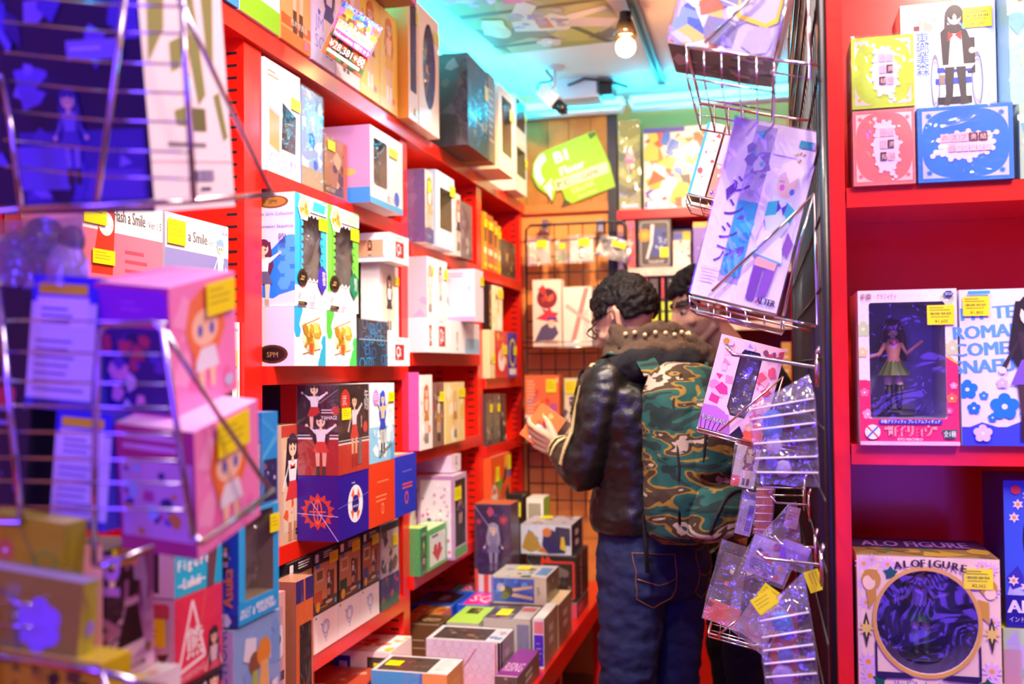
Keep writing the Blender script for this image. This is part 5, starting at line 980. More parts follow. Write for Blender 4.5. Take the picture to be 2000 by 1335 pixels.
def blobmesh(name, shapes, vox, mats, parent=None, smooth=4, cols=None):
    """welds overlapping solids into one continuous skin"""
    m = MB()
    for sh in shapes: sh(m)
    o = m.build(name, mats, parent)
    md = o.modifiers.new('weld', 'REMESH'); md.mode = 'VOXEL'; md.voxel_size = vox; md.use_smooth_shade = True
    if smooth: sm = o.modifiers.new('soft', 'SMOOTH'); sm.iterations = smooth; sm.factor = .5
    bpy.context.view_layer.update()
    me = bpy.data.meshes.new_from_object(o.evaluated_get(bpy.context.evaluated_depsgraph_get())); o.modifiers.clear(); o.data = me
    if not me.materials: me.materials.append(mats if not isinstance(mats, (list, tuple)) else mats[0])
    me.polygons.foreach_set('use_smooth', [True]*len(me.polygons))
    return o
def paint(o, fn):
    me = o.data; a = me.color_attributes.get('Col') or me.color_attributes.new('Col', 'FLOAT_COLOR', 'POINT')
    if a.domain != 'POINT': me.color_attributes.remove(a); a = me.color_attributes.new('Col', 'FLOAT_COLOR', 'POINT')
    buf = []
    for v in me.vertices: buf.extend(lin(fn(v.co)))
    a.data.foreach_set('color', buf)

# the clear bag with a dark-haired toy lying on the blue-headed box
bg = thing('toy_bag', 'clear plastic bag with a dark-haired toy on the blue-headed box at the left edge', 'bag', px(95, 538, .84))
c0 = V3(bg.location)
m = MB()
for u, v, r_, c in ((42, 515, .030, '#3a2a78'), (85, 480, .026, '#2a1c50'), (130, 520, .022, '#b8a0b0'), (60, 545, .018, '#a890d0'), (140, 470, .014, '#3a3040'), (12, 500, .02, '#c8b820')):
    m.ball(px(u, v, .85)-c0, r_, c, sc=(1, .8, 1.15))
m.build('toy', PAINT, bg)
m = crumple([px(-20,560,.80)-c0, px(168,560,.80)-c0, px(160,418,.82)-c0, px(-20,430,.82)-c0], 3, .012, 14); m.build('bag_skin', BLISTER, bg)
m = crumple([px(-20,560,.90)-c0, px(168,560,.90)-c0, px(160,418,.82)-c0, px(-20,430,.82)-c0], 8, .012, 14); m.build('bag_skin', BLISTER, bg)
# ------------------------------------------------------------------ the red shelves facing the camera on the right
RX0, RX1, RY = .109, 1.15, 1.70
rs = thing('shelving_unit', 'red metal shelving unit facing the camera at the right edge', 'shelves', (.6, 1.85, 0))
L = V3((.6, 1.85, 0))
def radd(a, b, nm, mats=RED):
    m = MB(); m.box(a, b); m.v = [v-L for v in m.v]; return m.build(nm, mats, rs)
radd((RX0, RY, 0), (RX0+.025, RY+.32, 2.35), 'upright'); radd((RX1, RY, 0), (RX1+.034, RY+.32, 2.35), 'upright')
radd((RX0+.026, RY+.31, 0), (RX1-.001, RY+.32, 2.35), 'back_panel')
for z in (1.738, 1.322, .925, .45):
    m = MB(); m.box((RX0+.027, RY+.004, z-.018), (RX1-.002, RY+.309, z)); m.box((RX0+.027, RY-.001, z-.032), (RX1-.002, RY+.006, z+.0005)); m.v = [v-L for v in m.v]; m.build('shelf_board', RED, rs)
radd((RX0, RY, 2.36), (RX1+.034, RY+.32, 2.38), 'top_board')
def rbox(label, u0, u1, vt, zb, Y, d, **k):
    a = onY(u0, vt, Y); b = onY(u1, vt, Y); hh = k.pop('hh', None) or a.z-zb; a.x = max(a.x, .1365)
    return carton('figure_box', label, 'box', ((a.x+b.x)/2, Y+d/2, zb), (b.x-a.x-.0015, d, hh), (0, 0, k.pop('rz', 0)), **k)
def jig(base, dark, txtv=None, vert=True):
    def g(f):
        f.r(.03,.03,.97,.97,base)
        asp = f.w/f.h
        for sx in (0, 1):
            for sy in (0, 1):
                x = lambda t: t if sx == 0 else 1-t
                y = lambda t: t if sy == 0 else 1-t
                pts = [(x(.05), y(.05)), (x(.36), y(.05))]
                for i in range(1, 8): a = PI/2*i/8; pts.append((x(.36-.31*math.sin(a)), y(.36-.31*math.cos(a))))
                pts.append((x(.05), y(.36)))
                f.p(pts, '#f4d8d0' if dark != 'b' else '#c8d4f4'); f.star(x(.12), y(.12), .05, base, 8, .5)
        cx, cy = .5, .5
        pts = [(.36,.88),(.42,.80),(.50,.84),(.60,.83),(.66,.76),(.70,.62),(.77,.55),(.72,.42),(.74,.32),(.66,.22),(.68,.10),(.62,.14),(.54,.20),(.44,.18),(.38,.28),(.34,.40),(.32,.54),(.36,.66),(.37,.78)]
        if not vert: pts = [(y_, 1-x_) for x_, y_ in pts]; pts = [(.5+(a-.5)*.86, .5+(b-.5)*.86) for a, b in pts]
        f.p(pts, '#fbe8e8'); n = len(pts)
        for i, (a, b) in enumerate(pts): f.c(a, b, .035, '#fbe8e8', 8)
        cs = [('の','#e8a8b8'),('ス','#e8a8b8'),('フ','#e8a8b8'),('勇','#7a2028'),('結','#7a2028'),('城','#c88898')]
        if vert:
            for i, (ch, c) in enumerate(cs):
                x, y = (.58, .68-(i % 3)*.13) if i < 3 or i > 3 else (.58, .34)
                f.r(.44+(i % 2)*.12,.64-(i//2)*.16,.54+(i % 2)*.12,.75-(i//2)*.16, '#f4c8cc' if c != '#7a2028' else '#5a1c20').t(ch,.46+(i % 2)*.12,.66-(i//2)*.16,.06,c if c != '#7a2028' else '#f8d8d0')
        else:
            for i, (ch, c) in enumerate(cs[:5]): f.r(.24+i*.1,.52,.33+i*.1,.63,'#f4c8cc' if i not in (3, 4) else '#6a2024').t(ch,.255+i*.1,.545,.06,'#a85868' if i not in (3, 4) else '#f8d8d0')
            for i in range(6): f.r(.32+i*.075,.39,.385+i*.075,.49,'#f0c0cc').t('ABCDEF'[i] if False else 'の',.33+i*.075,.41,.05,'#b87888')
    return g
S1, S2, S3 = 1.7385, 1.3225, .9255
YF = 1.688
pinkbox = rbox('salmon pink box with a white ragged crest, lower left on the top right-hand shelf', 1664, 1787, 218, S1, YF, .10, bg='#f48a80', art={'front': jig('#f07a72','p')}, wrap=True, group='crest boxes on the top right-hand shelf')
zp = onY(1664, 218, YF).z
rbox('lime green box with a white ragged crest, on top of the salmon pink one', 1661, 1785, 76, zp+.003, YF, .10, bg='#c4e024', cols=dict(left='#88a818'), art={'front': jig('#bcdc18','g')}, wrap=True, group='crest boxes on the top right-hand shelf')
zb_ = onY(1790, 212, YF).z
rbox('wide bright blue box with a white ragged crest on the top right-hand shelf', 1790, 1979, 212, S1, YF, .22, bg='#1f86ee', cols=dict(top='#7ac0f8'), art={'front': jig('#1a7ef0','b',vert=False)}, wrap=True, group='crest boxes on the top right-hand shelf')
def wheel(f):
    f.r(0,0,1,1,'#f6faff').busy(81,['#c8e8fa','#a8d8f4','#e4f4fc'],16,.02,.02,.98,.98,.16).r(.1,.08,.9,.92,'#fdfdfe')
    f.busy(82,['#f0c8c0','#e8a890','#f8e0d8'],10,.1,.78,.36,.86,.08).r(.14,.77,.2,.81,'#7a3030').t('東郷美森',.16,.66,.08,'#4a7ad8',vert=True)
    # a girl in a wheelchair, as a plain printed figure
    for x, w_ in ((.36,.05),(.80,.06)): f.ring(x,.32,w_,.24,.16,'#7a7e8c').ring(x,.32,w_*.78,.19,.12,'#9a9eac')
    f.r(.70,.38,.78,.68,'#1c1c22').r(.38,.40,.74,.44,'#1840c0').r(.36,.30,.74,.35,'#1c48d0').r(.40,.30,.46,.38,'#8a7860').r(.38,.13,.74,.19,'#1c1c24')
    f.p([(.42,.74),(.44,.46),(.52,.44),(.72,.44),(.78,.56),(.70,.74),(.62,.80),(.5,.80)],'#2c2826').p([(.53,.72),(.64,.72),(.66,.46),(.5,.46)],'#f6f2ee').p([(.44,.46),(.78,.46),(.74,.42),(.46,.42)],'#f4ecd8')
    f.p([(.50,.74),(.56,.71),(.50,.66)],'#e02818').p([(.64,.74),(.57,.71),(.64,.66)],'#e02818').c(.75,.57,.035,'#f8d8b8')
    f.p([(.46,.44),(.56,.44),(.54,.2),(.5,.12),(.44,.12),(.47,.22)],'#34302e').p([(.58,.44),(.68,.44),(.68,.2),(.72,.13),(.62,.12),(.62,.2)],'#34302e')
    f.e(.57,.88,.095,.085,'#2a2624').e(.57,.855,.07,.06,'#f8dcc4').p([(.47,.9),(.53,.84),(.57,.89),(.62,.84),(.67,.9),(.6,.95),(.52,.95)],'#2a2624').p([(.47,.9),(.5,.78),(.46,.74)],'#2a2624').p([(.64,.86),(.68,.84),(.68,.74),(.64,.76)],'#2a2624').e(.67,.78,.03,.03,'#30a8e0').e(.545,.85,.009,.014,'#223').e(.6,.85,.009,.014,'#223')
    f.t('キャラクターフィギュア',.2,.075,.04,'#e8a818',maxw=.64,bold=.04).t('キャラクターフィギュア',.2,.075,.04,'#fff8d8',maxw=.64).t('vol.3',.46,.025,.035,'#e8a818',bold=.05).lines(.86,.6,.08,9,.05,'#c8d0e8',3,.008)
rbox('white box with a printed girl in a wheelchair, above the wide blue box', 1757, 1944, 12, zb_+.003, YF+.106, .11, bg='#f8fbff', cols=dict(left='#e8b090'), art={'front': wheel}, stickers=(('front',.66,.76,.3,.17,'¥1,280'),))
rbox('pale green box beside the wide blue box, cut by the right edge of the picture', 1984, 2090, 0, S1, YF+.01, .2, hh=zb_-S1, bg='#b8e0b8', art={'front': lambda f: f.busy(84,['#e8a0b0','#78c8e8','#e8f8d8','#90d870'],12,r=.3)}, wrap=True)
rbox('pale green and teal figure box cut by the frame at the top right', 1968, 2090, 0, zb_+.003, YF+.03, .15, hh=.22, bg='#a8e0c8', cols=dict(left='#7ac8d8'), art={'front': lambda f: f.busy(83,['#c8f0b0','#78c8e8','#e8f8d8','#90d870'],18,r=.3)}, wrap=True, stickers=(('front',.1,.75,.3,.12),))
# second shelf
def ryo(f):
    f.r(0,0,1,1,'#f4ecf4')
    for i in range(26):
        for j in range(16):
            if (i+j) % 2: f.r(.01+i*.038,.34+j*.041,.022+i*.038,.348+j*.041,'#dcd4ec'); f.k -= 1
    f.k += 1
    f.flower(.9,.93,.08,'#c8d8b0').flower(.05,.75,.09,'#c8dca8').flower(.95,.62,.09,'#d0d8a8').flower(.04,.6,.06,'#f4d8a0')
    f.p([(0,0),(1,0),(1,.52),(.93,.56),(.85,.58),(.7,.4),(.2,.4),(.07,.42),(0,.42)],'#f03070').line(.86,.575,1,.52,.016,'#f8d020')
    for x, y, r_, c in ((.05,.34,.05,'#f878a8'),(.08,.2,.06,'#f8a0d0'),(.93,.3,.06,'#f07850'),(.95,.38,.04,'#f8a0c8'),(.9,.22,.04,'#e868a8')): f.flower(x,y,r_,c)
    f.r(0,0,1,.025,'#f8c8e8').t('幸腹',.02,.945,.03,'#8a2850',maxw=.12).t('グラフィティ',.19,.945,.028,'#8a2850',maxw=.2).p([(.86,.965),(.89,.945),(.94,.945),(.97,.965),(.94,.985),(.89,.985)],'#20307a').t('SEGA',.88,.958,.018,'#e8f0ff',maxw=.08)
    f.p(rrect(.19,.135,.83,.165,.015,1.47),'#3838b0').t('幸腹グラフィティ プレミアムフィギュア',.21,.143,.018,'#f4f0ff',maxw=.6,bold=.02)
    f.t('“町子リョウ”',.25,.062,.06,'#fdf0c8',maxw=.52,bold=.045).t('“町子リョウ”',.25,.062,.06,'#e02880',maxw=.52).t('RYO MACHIKO',.38,.03,.018,'#fbe0ec',maxw=.25,bold=.03)
    f.c(.125,.085,.08,'#f8f4f8').line(.07,.12,.18,.05,.018,'#e05060').line(.07,.05,.18,.12,.018,'#3a70d8')
    f.p([(.82,.1),(.98,.1),(.95,.045),(.85,.045)],'#186a40').t('全1種',.84,.058,.03,'#f4f8f0',maxw=.12,bold=.03)
zr2 = onY(1674, 568, YF).z
ryob = rbox('pink and white window box with a brown-haired figurine, on the middle right-hand shelf', 1674, 1869, 568, S2, YF, .15, bg='#f4ecf4', art={'front': ryo}, win=(rrect(.11,.17,.88,.92,.02,1.47), .13), inner='#a39ab8', stickers=(('front',.70,.77,.27,.125,'¥1,600'),))
def yuk(f):
    f.r(0,0,1,1,'#e4e4f6').r(0,0,1,.12,'#4a3ad8').p([(0,.1),(.2,.15),(.4,.11),(.6,.16),(1,.1),(1,0),(0,0)],'#3a48e0')
    for i, (s, y) in enumerate((('MY TEEN',.80),('ROMANTIC',.68),('COMEDY',.57),('SNAFU',.46))): f.t(s,-.06 if i else .02,y,.085,'#58a0f0',rot=3,bold=.05)
    for x, y, r_, c in ((.06,.36,.11,'#1c80f0'),(.22,.32,.05,'#3088f0'),(.12,.24,.07,'#1c78e8'),(.42,.25,.15,'#1c7cf0'),(.3,.18,.05,'#1c78e8'),(.4,.4,.06,'#c8b8f0'),(.62,.2,.06,'#1c78e8'),(.2,.08,.1,'#d8c8f8')): f.flower(x,y,r_,c,5,'#e8e8fa')
    f.fig(.70,.035,.93,hair='#282024',top='#3a2c38',skirt='#7a58c8',leg='#4a3438',boot='#3a2024',skin='#f8e0d0',bow='#e03038').line(.66,.69,.72,.5,.008,'#e8e0e8')
    f.p([(.08,.97),(.3,.97),(.3,.99),(.08,.99)],'#30a8c8')
rbox('pale blue box with big blue lettering and a printed girl in a dark blazer', 1872, 2075, 566, S2, YF, .15, bg='#e4e4f6', art={'front': yuk}, stickers=(('front',.03,.83,.26,.125,'¥1,800'),))
# third shelf
def alo(f):
    f.r(0,0,1,1,'#f0d4c4').r(0,0,.03,1,'#e8c8d8')
    for x, y, r_ in ((.05,.94,.07),(.11,.97,.05),(.22,.94,.07),(.05,.80,.06),(.06,.66,.06),(.07,.24,.08),(.08,.14,.08),(.94,.93,.06),(.88,.95,.05),(.95,.78,.06),(.95,.56,.05),(.93,.22,.08),(.94,.12,.08),(.06,.06,.06)): f.star(x,y,r_,'#e0b8ec',10,.5).c(x,y,r_*.25,'#e8a830')
    for x, y in ((.24,.88),(.15,.12),(.16,.05),(.9,.12),(.87,.06)): f.star(x,y,.055,'#10584a',5,.6)
    f.e(.10,.83,.07,.075,'#c8981c').p([(.05,.86),(.2,.86),(.2,.62),(.14,.7),(.08,.62)],'#c8981c').e(.085,.81,.045,.055,'#f8dcc0').p([(.03,.84),(.06,.9),(.15,.9),(.12,.82),(.08,.86)],'#c8981c')
    f.e(.92,.8,.06,.06,'#c89a28').p([(.84,.72),(.92,.7),(.92,.55),(.86,.6)],'#c89a28').e(.93,.76,.04,.04,'#f4d8c0')
    for x in (.06, .935):
        f.p([(x,.60),(x+.03,.48),(x,.34),(x-.03,.48)],'#3a3020').star(x,.48,.07,'#e0c868',8,.4)
    f.p([(.12,.40),(.12,.15),(.15,.13),(.4,.14),(.25,.22),(.16,.34)],'#2a1c50').p([(.86,.40),(.86,.15),(.83,.13),(.58,.14),(.73,.22),(.82,.34)],'#2a1c50')
    n = 40; f.ring(.49,.54,.385,.395,.07,'#d8a848',44)
    t = 'ALOFIGURE'; w9 = [0,.068,.118,.185,.243,.272,.335,.402,.462]
    for i, ch in enumerate(t):
        x = .27+w9[i]; f.t(ch, x, .905+.028*(1-((x-.5)/.25)**2), .055, '#3a1c1c', rot=8-(x-.27)*32, bold=.05)
    f.t('ソードアート・オンライン',.25,.075,.045,'#4058d0',maxw=.5,bold=.04).t('SWORD ART ONLINE',.30,.042,.018,'#5a3a3a',maxw=.4,bold=.03)
hole = [(.49+.355*math.cos(2*PI*i/40), .54+.362*math.sin(2*PI*i/40)) for i in range(40)]
za = onY(1672, 1083, YF).z
alob = rbox('cream flowered box with a round gold-rimmed window, lowest right-hand shelf', 1672, 1953, 1083, S3, YF, .17, bg='#f0d4c4', cols=dict(top='#9a7a48'), art={'front': alo, 'top': lambda f: f.r(0,.45,1,1,'#3a2458').t('ALO FIGURE',.08,.55,.3,'#a878d8',maxw=.8,bold=.03).busy(85,['#c8a040','#4a7a50','#8a6a40'],14,.05,.05,.95,.4,.2)}, win=(hole, .15), round_win=True, inner='#5a4880', stickers=(('front',.75,.79,.2,.145,'¥2,362'),))
def alo2(f):
    f.busy(87,['#2a50e0','#6a88f0','#3a30b0','#b8c0f8'],18,r=.2).r(0,0,1,.22,'#20189a').t('ALO FIGURE',.02,.1,.09,'#f0f0fa',bold=.05).t('インドビーオフィギュア',.03,.04,.03,'#d8d8f0',maxw=.6)
    for x, y in ((.14,.84),(.1,.75),(.24,.9),(.08,.32),(.2,.28)): f.star(x,y,.06,'#e8d8f8',6,.55).c(x,y,.02,'#e0a820')
    f.c(.12,.94,.05,'#d83848')
z2b = onY(1936, 1222, YF+.05).z
rbox('blue flowered box with a round window, cut by the right edge of the picture', 1958, 2160, 938, z2b, YF+.05, .16, bg='#3a58e0', cols=dict(left='#28186a'), art={'front': alo2}, win=([(.56+.38*math.cos(2*PI*i/32), .6+.36*math.sin(2*PI*i/32)) for i in range(32)], .1), round_win=True, inner='#4a3a28')
rbox('pale green holographic box under the blue flowered box at the right edge', 1958, 2140, 1224, S3, YF+.04, .16, hh=z2b-S3-.001, bg='#b8d8b0', cols=dict(top='#d8e848', left='#98b8a0'), art={'front': lambda f: f.busy(89,['#a0e0d0','#e8e0a0','#c0b8e8','#88c8b8'],16,r=.3).r(0,0,.2,.7,'#c8a8b0')})

def figurine(label, loc, h, hair, top, skirt, leg, boot, base='#2a2440', arms=(.35, .9), rz=0, longh=1):
    """a small painted figurine: hair, head, torso, arms, skirt, legs on a disc stand"""
    t = thing('figurine', label, 'figurine', loc, (0,0,rz))
    m = MB(); m.lathe([(.26*h,0),(.26*h,.012*h),(.24*h,.018*h)], col=base); m.build('stand', PAINT, t)
    S = SKIN; P = lambda x, y, z: (x*h, y*h, z*h+.018*h)
    m = MB(); m.ball(P(0,0,.865), .078*h, S, sc=(.92,.95,1.08)); m.tube([P(0,0,.80),P(0,0,.75)], .026*h, S)
    for sd in (-1, 1):
        m.tube([P(sd*.05,0,.45),P(sd*.055,-.01,.25),P(sd*.05,0,.1)], [.05*h,.04*h,.034*h], leg)
        m.ball(P(sd*(.16+arms[0]*.12), -.05, .5+arms[1]*.3 if sd > 0 else .56), .02*h, S)
    m.ball(P(-.03,-.07,.86), .012*h, '#3a2a5a', sc=(.8,.5,1.4)); m.ball(P(.03,-.07,.86), .012*h, '#3a2a5a', sc=(.8,.5,1.4))
    m.build('body', PAINT, t)
    m = MB()
    m.lathe([(.05*h,.44*h),(.085*h,.50*h),(.062*h,.57*h),(.085*h,.68*h),(.06*h,.75*h),(.025*h,.77*h)], (0,0,.018*h), col=top)
    for sd in (-1, 1):
        hz = .5+arms[1]*.3 if sd > 0 else .56
        m.tube([P(sd*.075,0,.72),P(sd*.14,0,.60),P(sd*(.16+arms[0]*.12),-.05,hz)], [.028*h,.025*h,.02*h], top)
    m.build('jacket', PAINT, t)
    m = MB()
    n = 24; vs = []; 
    for r_, z in ((.065,.545),(.10,.47),(.155,.37)):
        for k in range(n): q = r_*(1+.10*(k % 2)*(r_ > .09)); vs.append(P(q*math.cos(2*PI*k/n), q*math.sin(2*PI*k/n), z))
    m.mesh(vs, [(i*n+k, i*n+(k+1) % n, (i+1)*n+(k+1) % n, (i+1)*n+k) for i in range(2) for k in range(n)], skirt); m.build('skirt', PAINT, t)
    m = MB()
    for sd in (-1, 1): m.tube([P(sd*.053,-.01,.27),P(sd*.05,0,.1),P(sd*.05,0,.03)], [.043*h,.036*h,.03*h], boot); m.ball(P(sd*.05,-.03,.022), .032*h, boot, sc=(.9,1.7,.7))
    m.build('boots', PAINT, t)
    m = MB(); m.ball(P(0,.012,.885), .092*h, hair, sc=(1,.98,1.05)); 
    for k in range(9):
        a = PI*(.05+.9*k/8); m.tube([P(.085*math.cos(a),.03+.06*math.sin(a),.9),P(.11*math.cos(a),.05+.06*math.sin(a),.75),P(.14*math.cos(a),.06+.05*math.sin(a),.9-.38*longh)], [.03*h,.034*h,.008*h], hair, n=6)
    for k in range(5): m.tube([P(-.06+.03*k,-.05,.955),P(-.07+.035*k,-.088,.90),P(-.068+.034*k,-.083,.872)], [.02*h,.018*h,.004*h], hair, n=6)
    m.build('hair', PAINT, t)
    m = MB(); m.tube([P(-.04,-.075,.735),P(0,-.088,.70),P(.04,-.075,.735)], .014*h, '#d83040'); m.build('bow', PAINT, t)
    return t
p = onY(1750, 860, YF+.07)
figurine('brown-haired figurine in a pink top and olive skirt inside the pink window box', (p.x, YF+.085, S2+.05), .155, '#6a3028', '#f0a088', '#6a7a30', '#f4c8b0', '#1c1c28', arms=(1, .75))
p = onY(1800, 1300, YF+.08)
figurine('orange-haired figurine in a green dress behind the round gold-rimmed window', (p.x, YF+.085, S3+.045), .155, '#a8602c', '#e8e0f0', '#1c5a48', '#f0d0c0', '#2a4a48', arms=(.9, .5))

# ------------------------------------------------------------------ the black grid wall standing along the aisle, edge-on
GX, GY0, GY1 = .086, 1.43, 2.85
gw_ = thing('grid_wall', 'tall black wire grid wall seen edge-on beside the red shelves', 'grid wall', (GX, 2.1, 0))
L = V3((GX, 2.1, 0))
def gadd(segs, r, nm, n=6, mt=BLACKW):
    m = MB()
    for s in segs: m.tube([V3(p)-L for p in s], r, n=n)
    return m.build(nm, mt, gw_)
gadd([[(GX,GY0,.03),(GX,GY0,2.45)]], .0065, 'frame_post', 10); gadd([[(GX,GY1,.03),(GX,GY1,2.45)]], .0065, 'frame_post', 10)
gadd([[(GX,GY0,2.45),(GX,GY1,2.45)]], .0065, 'frame_rail', 10); gadd([[(GX,GY0,.06),(GX,GY1,.06)]], .0065, 'frame_rail', 10)
gadd([[(GX,GY0+.05*k,.06),(GX,GY0+.05*k,2.45)] for k in range(1, 28)], .0022, 'upright_wires')
gadd([[(GX-.004,GY0,.06+.1*k),(GX-.004,GY1,.06+.1*k)] for k in range(1, 24)], .0022, 'cross_wires')
for y in (GY0+.05, GY1-.05): gadd([[(GX-.012,y,.015),(GX+.012,y,.015)]], .015, 'foot', 8)

def tilted(label, BL, BR, TL, Y, d, name='figure_box', **k):
    a, b, c = onY(*BL, Y), onY(*BR, Y), onY(*TL, Y)
    w = (b-a).length; h = (c-a).dot(V3((-(b-a).z, 0, (b-a).x)).normalized()); ang = math.atan2((b-a).z, (b-a).x)
    return carton(name, label, 'box', V3(((a.x+b.x)/2, Y+d/2, (a.z+b.z)/2)), (w, d, h), (0, -ang, 0), **k)
def tray(label, A, B, Y0, Y1, back, diag, wires_, drop=.012, r=.0022):
    """a wire basket hung on the grid wall: tray rods between picture points A (outer) and B (wall side), brace and back frame"""
    t = thing('wire_basket', label, 'basket', onY(*B, Y0), group='wire baskets on the grid wall'); L = V3(t.location)
    a0, b0, a1, b1 = onY(*A, Y0), onY(*B, Y0), None, None
    a1 = V3((a0.x, Y1, a0.z)); b1 = V3((b0.x, Y1, b0.z)); dn = V3((0, 0, -drop))
    def put(segs, rr, nm):
        m = MB()
        for s in segs: m.tube([V3(p)-L for p in s], rr, n=6)
        m.build(nm, CHROME, t)
    put([[a0, b0, b1, a1, a0]], r*1.15, 'rim_rod')
    put([[a0+dn, b0+dn, b1+dn, a1+dn, a0+dn]], r*.8, 'lower_rim_rod')
    put([[a0.lerp(b0, k/wires_), a0.lerp(b0, k/wires_)+dn, a1.lerp(b1, k/wires_)+dn, a1.lerp(b1, k/wires_)] for k in range(wires_+1)]
        + [[a0.lerp(a1, k/3)+dn, b0.lerp(b1, k/3)+dn] for k in range(1, 3)], r*.6, 'tray_wires')
    wallp = V3((GX-.007, b0.y, b0.z-.012)); put([[b0, wallp]], r, 'hook_arm'); put([[b1, V3((GX-.007, b1.y, b1.z-.012))]], r, 'hook_arm')
    if diag: put([[onY(*diag[0], Y0), onY(*diag[1], Y0)]], r, 'brace_rod'); 
    for s in back: put([[onY(*q, Y0) for q in s]], r, 'back_rod')
    return t

# top basket with two big clear-fronted boxes
def clr(f): f.r(.03,.02,.97,.98,'#c8c4d0').busy(91,['#e8a838','#f0c860','#c87838','#88a8d8','#f4ecdc','#4a70c0'],18,.03,.02,.45,.5,.2).busy(92,['#b8b4c8','#d8d8e0','#8a8aa0'],12,.4,.1,.95,.95,.25).p([(.5,.98),(.52,.98),(.6,.35),(.85,.3),(.93,.36),(.95,.98),(.97,.98),(.96,.32),(.86,.26),(.58,.31)],'#f0d020').line(.2,.7,.5,.6,.01,'#fff').line(.2,.5,.55,.42,.01,'#fff')
tilted('big clear-fronted box with a yellow outline, nearer of two in the top basket', (1304, 84), (1512, 116), (1334, -130), 1.42, .145, bg='#a8a4a8', cols=dict(bottom='#6a6460', left='#b88a4a'), art={'front': clr, 'bottom': lambda f: f.busy(93,['#8a8480','#4a4644','#b8b0a8','#3a3634'],18,r=.2)}, wrap=True, group='boxes in the top basket')
tilted('brown card box behind the clear-fronted one in the top basket of the grid wall', (1306, 86), (1512, 118), (1336, -60), 1.572, .145, bg='#a87a50', cols=dict(bottom='#a8794e'), art={'bottom': lambda f: f.r(.45,.4,.58,.56,'#3a2c28').r(.58,.4,.63,.56,'#f05a28')}, group='boxes in the top basket')
tray('highest wire basket of the grid wall, holding the big clear-fronted box', (1341, 90), (1512, 117), 1.41, 1.725, [[(1512, 117), (1545, -40)], [(1505, 140), (1582, 154), (1578, -40)]], ((1376, 84), (1482, -20)), 5, .045, .0024)
# the white box with a printed silver-haired doll
def alt(f):
    f.r(0,0,1,1,'#fbf6fa').r(.26,.1,.50,.98,'#b8b0d8').busy(95,['#8a80c8','#d8d0e8','#5ac0e0','#a898d0'],14,.27,.6,.48,.97,.12).r(.27,.14,.50,.56,'#28b4e0').busy(96,['#1c90d0','#3ad0f0','#5a58c0'],8,.28,.16,.48,.5,.1)
    for i, ch in enumerate('シンシア'): f.t(ch,.14,.60-i*.13,.085,'#5a2aa8',rot=-8)
    f.p([(.1,.60),(.2,.66),(.22,.62),(.14,.54)],'#6a38b0').r(.52,.84,.78,.9,'#fdfdfe').p([(.78,.9),(.94,.9),(.94,.94),(.78,.94)],'#28b0b8').r(.94,.9,1,.94,'#c8981c').busy(97,['#c89830','#e8d080'],6,.76,.82,.9,.87,.05)
    H = '#eef0fa'
    f.p([(.5,.40),(.58,.7),(.68,.82),(.85,.8),(.95,.62),(.97,.3),(.9,.36),(.86,.55),(.62,.52),(.56,.36)],H).e(.76,.69,.115,.075,'#f8dccc').p([(.62,.72),(.66,.80),(.78,.83),(.9,.78),(.92,.68),(.86,.74),(.78,.70),(.7,.76)],'#f4f4fc')
    f.e(.71,.67,.028,.018,'#d070c8').e(.83,.655,.028,.018,'#4a78d8').lines(.66,.7,.1,1,.1,'#9a88c8',1,.005)
    f.p([(.64,.62),(.86,.6),(.9,.48),(.82,.40),(.66,.42),(.6,.5)],'#d8ecf4').p([(.6,.58),(.72,.6),(.72,.52),(.6,.5)],'#3ac0c8').p([(.8,.6),(.92,.56),(.9,.48),(.8,.53)],'#3ac0c8').p([(.7,.6),(.76,.56),(.72,.53)],'#5a40b8').p([(.82,.59),(.76,.56),(.80,.52)],'#5a40b8')
    f.p([(.62,.43),(.86,.40),(.92,.26),(.58,.28)],'#e8ecf8').line(.56,.29,.92,.265,.02,'#58b8d8').p([(.62,.28),(.74,.27),(.72,.04),(.62,.04)],'#7a48a8').p([(.76,.27),(.88,.26),(.84,.08),(.74,.06)],'#8a58b8').p([(.62,.28),(.87,.26),(.86,.22),(.62,.23)],'#f0b8a8').p([(.9,.44),(.99,.38),(.96,.30),(.88,.34)],'#8a5ab0')
    f.lines(.06,.16,.24,5,.018,'#d8c8e0',4,.008).t('ALTER',.74,.03,.035,'#2a2440',maxw=.22,bold=.05).p([(.735,.03),(.76,.03),(.76,.06)],'#e02830')
tilted('white box with a printed silver-haired doll and blue panel, hanging out from the grid wall', (1348, 572), (1516, 612), (1428, 226), 1.60, .11, bg='#fbf6fa', cols=dict(left='#e8a8b8', bottom='#b08870', top='#f0e8f0'), art={'front': alt}, wrap=True)
tray('wire basket of the grid wall under the white silver-haired doll box', (1347, 580), (1530, 623), 1.592, 1.78, [[(1530, 617), (1560, 480), (1590, 378)], [(1512, 620), (1597, 634), (1590, 378)]], ((1390, 568), (1592, 378)), 5, .018, .0024)
